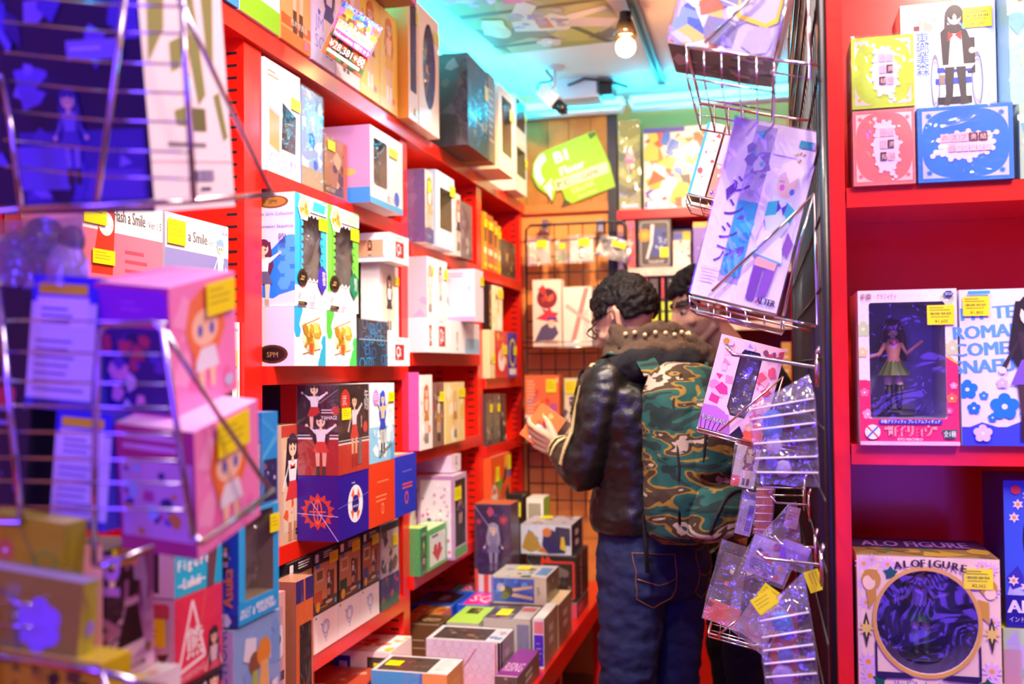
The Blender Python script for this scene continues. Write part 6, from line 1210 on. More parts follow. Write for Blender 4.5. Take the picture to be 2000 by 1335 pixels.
# boxes in the basket farther along
tilted('slim white box with a blue edge in the basket behind the silver-haired doll box', (1343, 376), (1376, 384), (1380, 236), 2.2, .12, bg='#fbf4ee', cols=dict(bottom='#7a5c3c'), art={'front': lambda f: f.r(0,0,.16,1,'#38b0e8').busy(99,['#e8904a','#f0d0b0','#c85a38','#f8e8d8'],10,.3,.1,.9,.9,.2)})
tilted('orange box behind a strap of the grid wall basket, right of the slim white box', (1380, 384), (1412, 392), (1412, 250), 2.2, .12, bg='#f0986a', cols=dict(bottom='#7a5c3c'), art={'front': lambda f: f.r(0,.5,1,1,'#d8c8d8').busy(100,['#f08a78','#e8e0e8','#3a58d8','#f4d8c8'],9,r=.2)})
tray('small wire basket of the grid wall with the slim white and orange boxes', (1340, 379), (1480, 410), 2.19, 2.34, [[(1480, 410), (1520, 250)]], None, 5, .02, .002)
# the pink window box
def pnk(f):
    f.r(0,0,1,1,'#f8d0e0').busy(101,['#f06aa8','#f890c0','#f8c0d8','#e83a90'],14,.02,.3,.3,.9,.16).busy(102,['#f0607a','#f89aa8','#f8b8c0'],20,.68,.2,.98,.85,.1).p([(.0,.0),(.5,.0),(.42,.2),(.2,.26),(0,.25)],'#c878d8')
    for i in range(5): f.line(.05+i*.06,0,.02+i*.08,.12,.012,'#2a1c38')
    f.t('RURI AKANA',.03,.10,.05,'#2a1c38',rot=-2,bold=.08,maxw=.42).t('RURI AKANA',.03,.10,.05,'#f8f0e8',rot=-2,maxw=.42).busy(103,['#b088e8','#d8c8f0'],5,.1,.9,.5,.98,.1).c(.1,.94,.05,'#c8942a').busy(104,['#c84a58','#8a4a70'],6,.7,.88,.95,.95,.08)
    f.p([(.62,.0),(.98,.0),(.98,.22),(.8,.16)],'#f0683a').p([(.5,.0),(.62,.12),(.72,.03),(.7,.0)],'#2a2030').c(.76,.13,.06,'#f8c8a0')
    for i in range(6): y = .3+i*.09; f.line(.34,y,.60,y-.01,.012,'#f0e8f4'); 
def pnkin(f): pass
tilted('pink box with a grey blister window and a printed redhead, beside the camouflage backpack', (1362, 832), (1486, 866), (1404, 650), 1.96, .08, bg='#f8d0e0', art={'front': pnk}, win=([(.36,.28),(.44,.2),(.66,.2),(.70,.3),(.70,.84),(.64,.9),(.40,.9),(.36,.84)], .05), inner='#8a8098', tray=17)
tray('wire basket of the grid wall under the pink window box', (1362, 836), (1490, 871), 1.95, 2.06, [[(1490, 871), (1530, 735)]], ((1404, 842), (1530, 735)), 6, .006, .0022)
# peg hooks
def hook(label, pts, Y, r=.0022):
    q = [onY(u, v, Y) for u, v in pts]; end = V3((GX-.006, Y, q[-1].z)); t = thing('peg_hook', label, 'hook', end, group='peg hooks on the grid wall')
    m = MB(); m.tube([p-end for p in q] + [V3((0, 0, 0))], r, n=8); m.build('rod', CHROME, t)
    m = MB(); m.tube([(0,-.012,.02),(0,-.012,-.03)], r, n=6); m.tube([(0,.012,.02),(0,.012,-.03)], r, n=6); m.tube([(0,-.012,-.0),(0,.012,0)], r, n=6); m.tube([(0,-.012,.02),(.004,-.008,.03),(.004,.008,.03),(0,.012,.02)], r, n=6); m.build('back_clip', CHROME, t)
    return t
hook('long bent peg hook reaching out in front of the pink window box', [(1418, 677), (1432, 692), (1470, 697), (1594, 717)], 1.60, .003)
hook('peg hook above the triangular clear bag', [(1505, 968), (1516, 981), (1568, 985)], 1.98)
hook('short peg hook over the violet card pack', [(1512, 1046), (1526, 1062), (1572, 1068)], 1.75, .0025)
hook('peg hook crossing in front of the violet card pack', [(1478, 1076), (1494, 1090), (1598, 1102)], 1.58, .0025)
# clear packs hanging from the hooks
def pack(label, quad, Y, d, card=None, toy=(), ridges=(), peak=None, st=(), seed=1, skin=BLISTER, amp=.006):
    BL_, BR_, TR_, TL_ = [onY(u, v, Y) for u, v in quad]; c0 = (BL_+BR_)/2; c0.y = Y+d/2
    t = thing('hanging_pack', label, 'clear pack', c0, group='clear packs hanging on the grid wall')
    if card:
        a, b, cc, dd = [onY(u, v, Y+d*.6)-c0 for u, v in card[0]]; m = MB(); U = (b-a); w = U.length; U.normalize(); Vv = dd-a; Vv = Vv-U*Vv.dot(U); h = Vv.length; Vv.normalize()
        N = U.cross(Vv); m.face([a, b, b+Vv*h, a+Vv*h], card[1]); m.face([a-N*.001, a+Vv*h-N*.001, b+Vv*h-N*.001, b-N*.001], '#ddd')
        for s0, s1 in ((a, b), (b, b+Vv*h), (b+Vv*h, a+Vv*h), (a+Vv*h, a)): m.face([s0-N*.001, s1-N*.001, s1, s0], '#eee')
        f = Fc(m, a, U, Vv, w, h)
        if card[2]: card[2](f)
        m.build('printed_card', PRINT, t)
    if toy:
        m = MB()
        for u, v, r_, c in toy: m.ball(onY(u, v, Y+d*.4)-c0, r_, c, sc=(1, .6, 1.1))
        m.build('toy', PAINT, t)
    A = [p-c0 for p in (BL_, BR_, TR_, TL_)]; back = V3((0, d, 0))
    m = crumple(A, seed, amp, 12)
    for q in (crumple([A[1], A[1]+back, A[2]+back*.6, A[2]], seed+1, amp*.5, 5), crumple([A[0]+back, A[0], A[3], A[3]+back*.6], seed+2, amp*.5, 5)):
        k = len(m.v); m.v += q.v; m.f += [tuple(i+k for i in f_) for f_ in q.f]; m.c += q.c; m.m += q.m; m.sm += q.sm
    if peak:
        pk = onY(*peak, Y+d*.3)-c0; m.face([A[3], A[2], pk], '#fff', 0, True); m.face([A[2]+back*.6, A[3]+back*.6, pk], '#fff', 0, True)
    sk = m.build('clear_skin', skin, t)
    if ridges:
        m = MB()
        for k in ridges: m.tube([A[0].lerp(A[3], k)+V3((.002,-.003,0)), A[1].lerp(A[2], k)+V3((-.002,-.003,.002))], .0016, n=6)
        m.build('ridge', RIDGE, sk)
    for i, (q, rot) in enumerate(st):
        a = onY(*q, Y-.004)-c0; m = MB(); N = V3((0, -1, 0)); ca, sa = math.cos(math.radians(rot)), math.sin(math.radians(rot)); U = V3((ca, 0, sa)); Vv = V3((-sa, 0, ca)); w, h = .034, .024
        m.face([a, a+U*w, a+U*w+Vv*h, a+Vv*h], '#f6ee00'); f = Fc(m, a, U, Vv, w, h); f.lines(.1,.75,.7,3,.22,'#b0a820',i,.05)
        back_ = V3((0, .0008, 0)); m.face([a+back_, a+Vv*h+back_, a+U*w+Vv*h+back_, a+U*w+back_], '#e8e000'); m.build('price_sticker', PRINT, t)
    return t
RIDGE = mat('blister_ridge', '#f4f0fa', rough=.15, spec=.8)
BLU = '#1c6ad8'
pack('large clear ribbed blister with a blue-headed toy, beside the pink window box', ((1477, 944), (1602, 952), (1592, 775), (1462, 795)), 1.52, .05, toy=((1510, 822, .016, BLU), (1508, 838, .015, '#3a88e8'), (1512, 870, .012, '#d8d0f0'), (1508, 905, .010, '#3a40c8'), (1530, 915, .012, '#c8c0f0')), ridges=(.15, .33, .52, .7, .84, .97), peak=(1580, 730), seed=5)
pack('ribbed clear blister with an orange back, half hidden below the large one', ((1470, 1042), (1508, 1046), (1515, 948), (1476, 945)), 2.15, .04, card=(((1474,1040),(1506,1043),(1512,952),(1479,950)), '#d87a4a', lambda f: f.busy(111,['#e8a078','#f0c8a8','#c85a38'],8)), ridges=(.1, .26, .42, .58, .74, .9), seed=9)
pack('narrow lilac card pack with a violet header, next to the orange-backed blister', ((1434, 1040), (1464, 1048), (1478, 962), (1450, 955)), 2.22, .03, card=(((1434,1040),(1464,1048),(1478,962),(1450,955)), '#b8b0e0', lambda f: f.r(0,.82,1,1,'#3a30d0').r(.55,.1,.9,.7,'#5a48d0').t('タイガ',.1,.25,.12,'#3a3078',vert=False,maxw=.4)), seed=11)
pack('printed card of a dark-haired doll behind the large ribbed blister', ((1426, 946), (1472, 956), (1484, 860), (1436, 852)), 2.25, .02, card=(((1426,946),(1472,956),(1484,860),(1436,852)), '#d8c8d8', lambda f: f.r(0,0,.35,.22,'#f04018').fig(.6,.05,.85,hair='#5a2a38',top='#c8b0b8',skirt='#7a2a48',boot='#4a2a38')), seed=13)
pack('triangular clear bag with a pale paper header, under the upper peg hook', ((1478, 1060), (1565, 1072), (1556, 978), (1540, 985)), 1.90, .03, card=(((1530,1028),(1556,1034),(1552,985),(1530,985)), '#e0c8c4', lambda f: f.lines(.2,.7,.6,4,.15,'#d89088',2,.05)), seed=15, skin=film('bag_film', .22, '#f4f2f4', .14, .7, 30, .16))
pack('clear bag with a dark figure card and an orange foot, in the lowest basket', ((1370, 1205), (1440, 1232), (1462, 1068), (1410, 1052)), 1.9, .05, card=(((1372,1205),(1436,1230),(1458,1085),(1408,1075)), '#4a3430', lambda f: f.r(0,0,1,.3,'#e85a28').busy(113,['#6a3a30','#8a4a38','#e8744a','#3a2422'],10).busy(114,['#e8e0c8','#a89a80'],5,.2,.75,.9,.98,.14)), seed=17)
pack('clear bag with a pink ring print, in front of the dark figure card', ((1424, 1228), (1500, 1290), (1490, 1125), (1432, 1118)), 1.75, .04, card=(((1432,1225),(1490,1265),(1486,1130),(1438,1125)), '#c0b0b0', lambda f: f.ring(.55,.5,.4,.42,.1,'#e87088').busy(115,['#8a8088','#d8c8c8','#e8c038','#6a5a60'],9)), seed=19, skin=film('bag_film', .22, '#f4f2f4', .14, .7, 30, .16))
pack('violet card pack full of small print, crossed by two peg hooks', ((1440, 1118), (1530, 1150), (1570, 1062), (1478, 1040)), 1.68, .03, card=(((1450,1112),(1528,1142),(1560,1072),(1484,1046)), '#b8a0e0', lambda f: f.busy(117,['#7a48b0','#d84a70','#e8a070','#5a3a98','#e0d0f0'],22).lines(.1,.4,.8,5,.06,'#5a4a88',3,.02)), st=(((1478, 1160), -35), ((1486, 1202), 30)), seed=21)
pack('small violet header pack with a yellow label close to the grid wall', ((1538, 1110), (1592, 1128), (1585, 1072), (1532, 1048)), 1.66, .02, card=(((1520,1088),(1572,1108),(1572,1062),(1522,1048)), '#8a5ad8', lambda f: f.r(0,.6,1,1,'#a078e8')), st=(((1568, 1118), -70),), seed=23)
hook('peg hook holding the orange-backed ribbed blister', [(1486, 940), (1492, 950), (1545, 953)], 2.17)
hook('peg hook holding the narrow lilac card pack', [(1458, 955), (1464, 964), (1530, 967)], 2.235)
pack('tall clear ribbed blister with a blue-headed toy at the bottom of the grid wall', ((1502, 1420), (1612, 1424), (1582, 1190), (1482, 1205)), 1.5, .05, toy=((1528, 1216, .016, '#1c88d8'), (1535, 1232, .013, '#3a58e0'), (1535, 1280, .012, '#4a58c8'), (1530, 1320, .016, '#a890e8')), ridges=(.2, .33, .46, .58, .70, .82, .97), peak=(1570, 1115), st=(((1484, 1200), 35),), seed=25)
tray('lowest wire basket of the grid wall, under the dark figure bag', (1384, 1236), (1500, 1268), 1.86, 2.0, [[(1500, 1268), (1545, 1180)]], ((1402, 1240), (1440, 1210)), 6, .006, .0022)
# ------------------------------------------------------------------ the end of the aisle
# arrow sign on the boards
def arrow_sign():
    a = onY(1062, 335, 4.655); t = thing('floor_sign', 'tilted green arrow sign with white lettering on the wooden boards of the end wall', 'sign', onY(1130, 345, 4.655))
    L = V3(t.location); th = math.radians(17)
    m = MB(); W_, H_ = .27, .29
    U = V3((math.cos(th), 0, math.sin(th))); Vv = V3((-math.sin(th), 0, math.cos(th)))
    O = onY(1096, 405, 4.655)-L
    f = Fc(m, O, U, Vv, W_, H_)
    def slab(pts, col, d=.022):
        n = len(pts); fr = [O+U*(x*W_)+Vv*(y*H_) for x, y in pts]; bk = [p+V3((0, d, 0)) for p in fr]
        m.face(fr, col)
        for i in range(n): m.face([fr[i], bk[i], bk[(i+1) % n], fr[(i+1) % n]], '#4a5a18')
    body = [(.12,0),(1.02,.02),(1.05,.42),(.98,1.02),(.2,1.0),(-.08,.98),(-.24,.86),(-.33,.66),(-.30,.46),(-.2,.32),(-.10,.26),(-.13,.12),(.06,.36),(.10,.34)]
    tri = tessellate_polygon([[V3((x, y, 0)) for x, y in body]])
    fr = [O+U*(x*W_)+Vv*(y*H_) for x, y in body]
    for q in tri:
        p = [fr[i] for i in q]
        if (p[1]-p[0]).cross(p[2]-p[0]).y > 0: p.reverse()
        m.face(p, '#9ed21a')
    n = len(body)
    for i in range(n): m.face([fr[i], fr[i]+V3((0,.018,0)), fr[(i+1) % n]+V3((0,.018,0)), fr[(i+1) % n]], '#4a5a18')
    m.build('sign_board', PRINT, t)
    m2 = MB(); f = Fc(m2, O, U, Vv, W_, H_); f.k = 12
    def free(pts, c): m2.face([f.P(x, y) for x, y in pts], c); f.k += 1
    k = 12
    for i in range(k):                                              # the curved white arrow
        a0, a1 = math.radians(95+i*120/k), math.radians(95+(i+1)*120/k)
        q = lambda r_, a: (.02+r_*1.0*math.cos(a), .64+r_*1.05*math.sin(a))
        free([q(.30, a0), q(.18, a0), q(.18, a1), q(.30, a1)], '#f4e8ec')
    free([(-.20,.42),(-.02,.30),(-.04,.42),(.0,.52),(-.1,.46)], '#f4e8ec'); free([(-.18,.4),(-.06,.36),(-.12,.16)], '#f4e8ec')
    f.t('B1',.16,.72,.19,'#f6eef4',bold=.05).t('Floor',.18,.50,.14,'#f6eef4',bold=.05,maxw=.8)
    f.p([(.02,.28),(1.0,.28),(1.0,.46),(.02,.46)],'#f4dcb8').t('P.C',.06,.31,.12,'#4a9a30',bold=.04).t('GAME',.50,.32,.085,'#7a8a40',bold=.02,maxw=.48).t('TRUAX',.26,.14,.09,'#f0f4c8',rot=4,maxw=.66).t('Game Store',.34,.05,.05,'#e8f0c0',maxw=.5)
    f.p([(.86,.9),(.98,.94),(.97,1.0),(.84,1.0)],'#5a6a28').p([(.0,.0),(.2,.0),(.1,.12)],'#4a4418')
    m2.build('lettering', PRINT, t)
arrow_sign()

# black wire grid hung on the end wall
BY = 4.572
gb = thing('grid_panel', 'black wire grid panel hung on the end wall under the arrow sign', 'grid wall', onY(1130, 720, BY)); L = V3(gb.location)
x0, x1 = onY(1030, 700, BY).x, onY(1226, 700, BY).x; z1, z0 = onY(1130, 436, BY).z, .76
m = MB(); m.tube([V3(p)-L for p in ((x0,BY,z0),(x1,BY,z0),(x1,BY,z1-.02),(x1-.02,BY,z1),(x0+.02,BY,z1),(x0,BY,z1-.02))], .006, n=8, closed=True); m.build('frame', BLACKW, gb)
m = MB()
n = 7
for k in range(1, n): a = x0+(x1-x0)*k/n; m.tube([V3((a,BY,z0))-L, V3((a,BY,z1))-L], .0028, n=5)
m.build('upright_wires', BLACKW, gb)
m = MB(); k = z0+.075
while k < z1-.03: m.tube([V3((x0,BY+.004,k))-L, V3((x1,BY+.004,k))-L], .0028, n=5); k += .076
m.build('cross_wires', BLACKW, gb)
for u in (1063, 1172):
    p = onY(u, 440, BY)-L; m = MB(); m.box((p.x-.013, .008, p.z-.03), (p.x+.013, .09, p.z+.03)); m.box((p.x-.01, -.012, p.z-.03), (p.x+.01, .012, p.z-.018)); m.build('wall_bracket', mat('bracket_zinc', '#a8a4a0', rough=.3, metal=1), gb)
m = MB(); m.box((x0-L.x+.05, .012, z0+.3-L.z), (x0-L.x+.08, .126, z0+.33-L.z)); m.build('wall_spacer', BLACKW, gb)

def wpack(label, u0, u1, vt, vb, bg, art, rot=0, hdr=None):
    a, b = onY(u0, vb, BY-.03), onY(u1, vt, BY-.03); w, h = b.x-a.x, b.z-a.z
    t = thing('hanging_pack', label, 'clear pack', ((a.x+b.x)/2, BY-.024, a.z), (0, math.radians(rot), 0), group='packs on the end wall grid')
    m = MB(); m.box((-w*.42, -.012, h*.08), (w*.42, .0, h*.8), bg); f = Fc(m, (-w*.42, -.012, h*.08), (1,0,0), (0,0,1), w*.84, h*.72); art(f); m.build('printed_insert', PRINT, t)
    m = crumple([(-w/2,-.018,0),(w/2,-.018,0),(w/2,-.01,h),(-w/2,-.01,h)], int(u0), .006, 8); m.build('clear_skin', BLISTER, t)
    m = MB(); m.box((-w*.1, -.019, h*.6), (w*.3, -.016, h*.85), '#f4e800'); m.build('price_sticker', PRINT, t)
    m = MB(); m.tube([(0,-.03,h*.97),(0,.02,h*.94)], .003, n=6); m.build('hook', CHROME, t)
wpack('clear bag with a pale toy, leftmost of the top row on the end wall grid', 1031, 1078, 460, 520, '#f8e8d8', lambda f: f.c(.15,.85,.25,'#fff8e8').busy(121,['#e8c8a0','#fff4e0','#c8a878'],9,r=.2))
wpack('small green and yellow pack, second in the top row on the end wall grid', 1083, 1109, 468, 515, '#a8a058', lambda f: f.r(0,0,1,.4,'#8aa040').busy(122,['#c8b868','#7a8038'],6))
wpack('clear bag with a dark oval charm, third on the end wall grid', 1110, 1162, 457, 515, '#f4ead8', lambda f: f.e(.5,.4,.16,.3,'#6a6a70').busy(123,['#e8d8b8','#fff','#b8a890'],7))
wpack('dark grey tilted card pack, rightmost on the end wall grid', 1161, 1226, 462, 508, '#4a4038', lambda f: f.busy(124,['#6a5e50','#8a7c68','#38302a'],10), rot=18)

def wshelf(label, u0, u1, v, d=.11):
    a, b = onY(u0, v, BY-.01), onY(u1, v, BY-.01); t = thing('wire_shelf', label, 'wire shelf', ((a.x+b.x)/2, BY-.01, a.z), group='wire shelves on the end wall grid'); w = b.x-a.x
    m = MB(); m.tube([(-w/2,0,0),(w/2,0,0),(w/2,-d,0),(-w/2,-d,0)], .004, n=6, closed=True); m.build('rim_rod', CHROME, t)
    m = MB()
    for k in range(1, 9): m.tube([(-w/2+w*k/9,0,0),(-w/2+w*k/9,-d,0)], .002, n=5)
    m.build('tray_wires', CHROME, t)
    m = MB(); m.tube([(-w/2,-d,.025),(w/2,-d,.025)], .003, n=6); m.build('front_rail', CHROME, t)
    return a.z
zs = wshelf('upper wire shelf on the end wall grid with two tall white boxes', 1032, 1196, 680)
def wbox(label, u0, u1, vt, z, **k):
    y = BY-.105; a, b = onY(u0, vt, y), onY(u1, vt, y)
    return carton('figure_box', label, 'box', ((a.x+b.x)/2, y+.045, z+.004), (b.x-a.x-.003, .08, a.z-z-.005), (0,0,0), **k)
wbox('tall white box with a red-haired figure and a round window on the end wall', 1039, 1096, 546, zs, bg='#f8ece0', art={'front': lambda f: f.c(.5,.72,.36,'#8a2a24').busy(131,['#c83a30','#5a2a20','#d86a48'],7,.3,.6,.7,.85,.2).p([(.1,.42),(.4,.5),(.3,.58),(.5,.54),(.6,.6),(.66,.52),(.9,.5),(.8,.44),(.9,.36),(.5,.38)],'#e83848').r(.5,.4,.85,.44,'#3a40a8').p([(.05,.08),(.3,.3),(.7,.4),(.9,.2),(.7,.1)],'#58507a').e(.65,.34,.12,.06,'#f8d8c0').lines(.4,.08,.5,2,.04,'#c8a890',2,.015)})
wbox('tall white box crossed by a pale red X on the end wall', 1098, 1155, 560, zs, bg='#fdf4ec', art={'front': lambda f: f.p([(.75,.98),(.92,.98),(.45,.12),(.25,.05)],'#e8908a').p([(.08,.66),(.14,.72),(.95,.42),(.95,.36)],'#f0b8b0').t('KIRIGAKURE',.9,.12,.1,'#c8a098',rot=90,maxw=.5)})
wbox('narrow grey box half hidden behind the man in the leather jacket', 1157, 1184, 562, zs, bg='#9a8a80', art={'front': lambda f: f.busy(133,['#58607a','#c8b8a8','#3a3a58'],9)})
zs2 = wshelf('lower wire shelf on the end wall grid with orange and white boxes', 1016, 1200, 862)
wbox('orange box with a fighter print and yellow labels on the lower wire shelf', 1024, 1092, 732, zs2, bg='#f07a48', art={'front': chain(lambda f: f.busy(135,['#f8b048','#f8d8b8','#e8502c','#c860a8','#f09868'],20), lambda f: f.r(0,.36,.4,.42,'#fbe8e0').r(0,0,.6,.36,'#8a7468').lines(.05,.9,.3,12,.05,'#fbc8a0',3,.02))}, stickers=(('front',.62,.74,.3,.2),('front',.36,.2,.28,.2)))
wbox('white box with a blue fighter print on the lower wire shelf', 1098, 1150, 738, zs2, bg='#f4ecc8', art={'front': lambda f: f.fig(.7,.2,.7,hair='#2a2a58',top='#4a58a8',skirt='#3a60d8',leg='#3a60d8',boot='#d8a020',longh=False,arms=2).busy(137,['#4a4a8a','#7a78a8'],8,.05,.3,.4,.75,.14).r(0,0,.06,1,'#6a6058')}, stickers=(('front',.1,.76,.4,.2),))

# red shelves at the far right of the end wall
FX0, FX1, FY = -.628, .45, 4.60
fs = thing('shelving_unit', 'red shelving along the end wall behind the two men', 'shelves', (-.1, 4.75, 0)); L = V3((-.1, 4.75, 0))
def fadd(a, b, nm, mats=RED):
    m = MB(); m.box(a, b); m.v = [v-L for v in m.v]; return m.build(nm, mats, fs)
fadd((FX0-.02, FY, 0), (FX0, FY+.3, 2.18), 'upright'); fadd((.13, FY-.005, 0), (.165, FY+.3, 2.62), 'upright'); fadd((FX1, FY, 0), (FX1+.03, FY+.3, 2.18), 'upright')
fadd((FX0, FY+.29, 0), (FX1, FY+.30, 2.18), 'back_panel', mat('dark_red_panel', '#5a0a0a', rough=.5, noise_mix=.1))
fadd((FX0-.02, FY-.006, 2.138), (.129, FY+.3, 2.18), 'top_board')
for z in (1.905, 1.648, 1.35, 1.0, .30): fadd((FX0+.002, FY+.004, z-.02), (.128, FY+.288, z), 'shelf_board')
RAILM = mat('price_rail', '#e8d8d0', rough=.4, noise_mix=.3, bscale=40, var='#c04030')
for z in (1.905, 1.648): fadd((FX0+.002, FY-.008, z-.034), (.128, FY+.003, z+.004), 'price_rail', RAILM)
fadd((FX0+.002, FY, 0), (.128, FY+.003, .28), 'plinth_panel')
m = MB(); m.box((FX0-.018, FY-.008, 1.3), (FX0+.010, FY-.001, 2.13), '#8a5a78'); f = Fc(m, (FX0-.018, FY-.008, 1.3), (1,0,0), (0,0,1), .028, .83)
for i in range(14): f.r(.1, .03+i*.07, .9, .07+i*.07, ['#3a6ae0','#e88a48','#e8e8f0','#a04a58'][i % 4])
m.v = [v-L for v in m.v]; m.build('label_strip', PRINT, fs)
def fbox(label, u0, u1, vt, z, Y=FY+.01, d=.16, **k):
    a, b = onY(u0, vt, Y), onY(u1, vt, Y)
    return carton('figure_box', label, 'box', ((a.x+b.x)/2, Y+d/2, z), (b.x-a.x-.002, d, min(k.pop('hh', a.z-z), .226 if 1.6 < z < 2 else 9)), (0,0,0), **k)
fbox('tall olive green wrapped box with a tiny pink figure on the end wall shelves', 1207, 1250, 236, 2.181, bg='#a8a848', art={'front': lambda f: [f.p([(0,y),(.5,y-.06),(1,y+.02),(1,y+.1),(.5,y+.04),(0,y+.1)],'#c8cc58' if i % 2 else '#7a7a3c') for i, y in enumerate((.2,.38,.56,.74))] and f.fig(.5,.4,.3,hair='#f0a0a0',top='#f4c8c8',skirt='#e89090').r(.1,.03,.9,.07,'#c8e8f0')}, wrap=True)
def poster(f): f.busy(141,['#f8b820','#e88a18','#b86a28','#f8e0a0','#6a48c0','#fff','#e85a28','#f8d048'],60,.03,.03,.97,.93,.2).busy(142,['#1c70d0','#3a3a30','#58a048','#8a58c8'],7,.1,.2,.6,.9,.12).r(0,.94,.6,1,'#4a48a0').r(.05,.0,.35,.1,'#f0f0f8').r(.55,.02,.9,.12,'#fdf4f0')
fbox('large box with a busy orange and yellow print on the end wall shelves', 1256, 1392, 252, 2.181, bg='#fbeed8', art={'front': poster}, d=.12)
fbox('orange card toy pack at the left of the upper end wall shelf', 1222, 1240, 430, 1.9065, bg='#e86a38', art={'front': lambda f: f.busy(143,['#c83a20','#f0a048','#6a48b0','#d8d8e0'],12)}, wrap=True, d=.05)
fbox('grey robot toy box with a blue panel on the upper end wall shelf', 1246, 1310, 424, 1.9065, bg='#54504e', art={'front': lambda f: f.p(rrect(.04,.04,.96,.97,.08,1.5),'#8a8682').p(rrect(.1,.08,.9,.93,.06,1.5),'#4a4644').c(.2,.68,.2,'#c88a20').c(.2,.68,.12,'#e8a828').p([(.38,.9),(.5,.9),(.44,.5),(.3,.2),(.22,.2),(.36,.55)],'#d8d8de').p([(.5,.82),(.86,.82),(.86,.25),(.4,.25)],'#3a4a98').busy(145,['#8a9ac8','#d8d8e0','#2a2a40'],10,.5,.3,.84,.78,.12).t('TRANSPORT',.3,.1,.07,'#e0dcd8',maxw=.5)}, stickers=(('front',.66,.22,.26,.2),), d=.1)
fbox('white and red toy box on the upper end wall shelf', 1314, 1348, 470, 1.9065, bg='#f0e4d8', art={'front': lambda f: f.busy(146,['#c84a30','#fff','#e8a890','#3a3030'],12).r(0,.72,1,.9,'#e0d0c8')}, d=.09)
fbox('low blue and yellow box lying behind the white and red toy box', 1314, 1350, 448, 1.9065, Y=FY+.115, d=.08, bg='#8a8490', art={'front': lambda f: f.r(.05,.75,.5,.9,'#4858c8').r(.55,.7,.95,.95,'#c8c020')})
fbox('violet tub with an orange lid at the right of the upper end wall shelf', 1353, 1384, 434, 1.9065, bg='#8068c8', cols=dict(top='#f0b040'), art={'front': lambda f: f.r(0,.88,1,1,'#f0b048').busy(147,['#a898e0','#6048b0'],7)}, d=.1)
for i, (u0, u1) in enumerate(((1243, 1255), (1257, 1266), (1268, 1286), (1290, 1298), (1302, 1326), (1328, 1340))):
    def bb(f, i=i): f.r(.08,.5,.92,.95,['#8a2420','#c83828','#5a5048','#b83a30','#3a3a18','#7a8a20'][i]).r(.08,.26,.92,.44,'#c8e018').r(.08,.05,.92,.22,'#c8e018').busy(150+i,['#e8e8d8','#3a3028'],4,.1,.55,.9,.9,.14)
    fbox('black box with lime green labels, %s from the left on the middle end wall shelf' % ('first','second','third','fourth','fifth','sixth')[i], u0, u1, 532+(i % 3)*4, 1.6525, bg='#1c1612', art={'front': bb}, d=.1, group='black boxes with lime labels')
for i, (u0, u1, c) in enumerate(((1310, 1320, '#e8a890'), (1322, 1338, '#4a3a34'), (1526, 1545, '#d8a848'))):
    fbox(('salmon spine on the end wall shelf behind the second man', 'dark spine on the end wall shelf beside the salmon one', 'ochre box on the end wall shelf seen through the grid wall')[i], u0, u1, 668, 1.351, bg=c, art={'front': lambda f: f.lines(.2,.8,.6,4,.15,'#f4e8d8',3,.05)}, d=.1)
# ------------------------------------------------------------------ the two shoppers
class Body:
    def __init__(s, P, fw):
        s.P = V3((P[0], P[1], 0)); s.f = V3((fw[0], fw[1], 0)).normalized(); s.r = V3((s.f.y, -s.f.x, 0))
    def W(s, r, f, z): return s.P + s.r*r + s.f*f + V3((0, 0, z))
    def loft(s, m, rings, n=22, ex=2.3):
        """rings: (r, f, z, half width, half depth)"""
        vs = []; fs = []
        for r, f, z, a, b in rings:
            for k in range(n):
                t = 2*PI*k/n; c, sn = math.cos(t), math.sin(t)
                q = lambda v, e: math.copysign(abs(v)**(2/e), v)
                vs.append(s.W(r+a*q(c, ex), f+b*q(sn, ex), z))
        for i in range(len(rings)-1):
            for k in range(n): fs.append((i*n+k, i*n+(k+1) % n, (i+1)*n+(k+1) % n, (i+1)*n+k))
        fs += [tuple(range(n-1, -1, -1)), tuple((len(rings)-1)*n+k for k in range(n))]
        m.mesh(vs, fs, '#888', 0, True)
    def limb(s, m, pts, rad, n=14):
        """a tapering limb through body points"""
        q = [s.W(*p) for p in pts]
        m.tube(q, rad, n=n)
        for p, r in zip(q, rad): m.ball(p, r*.99, n=14)
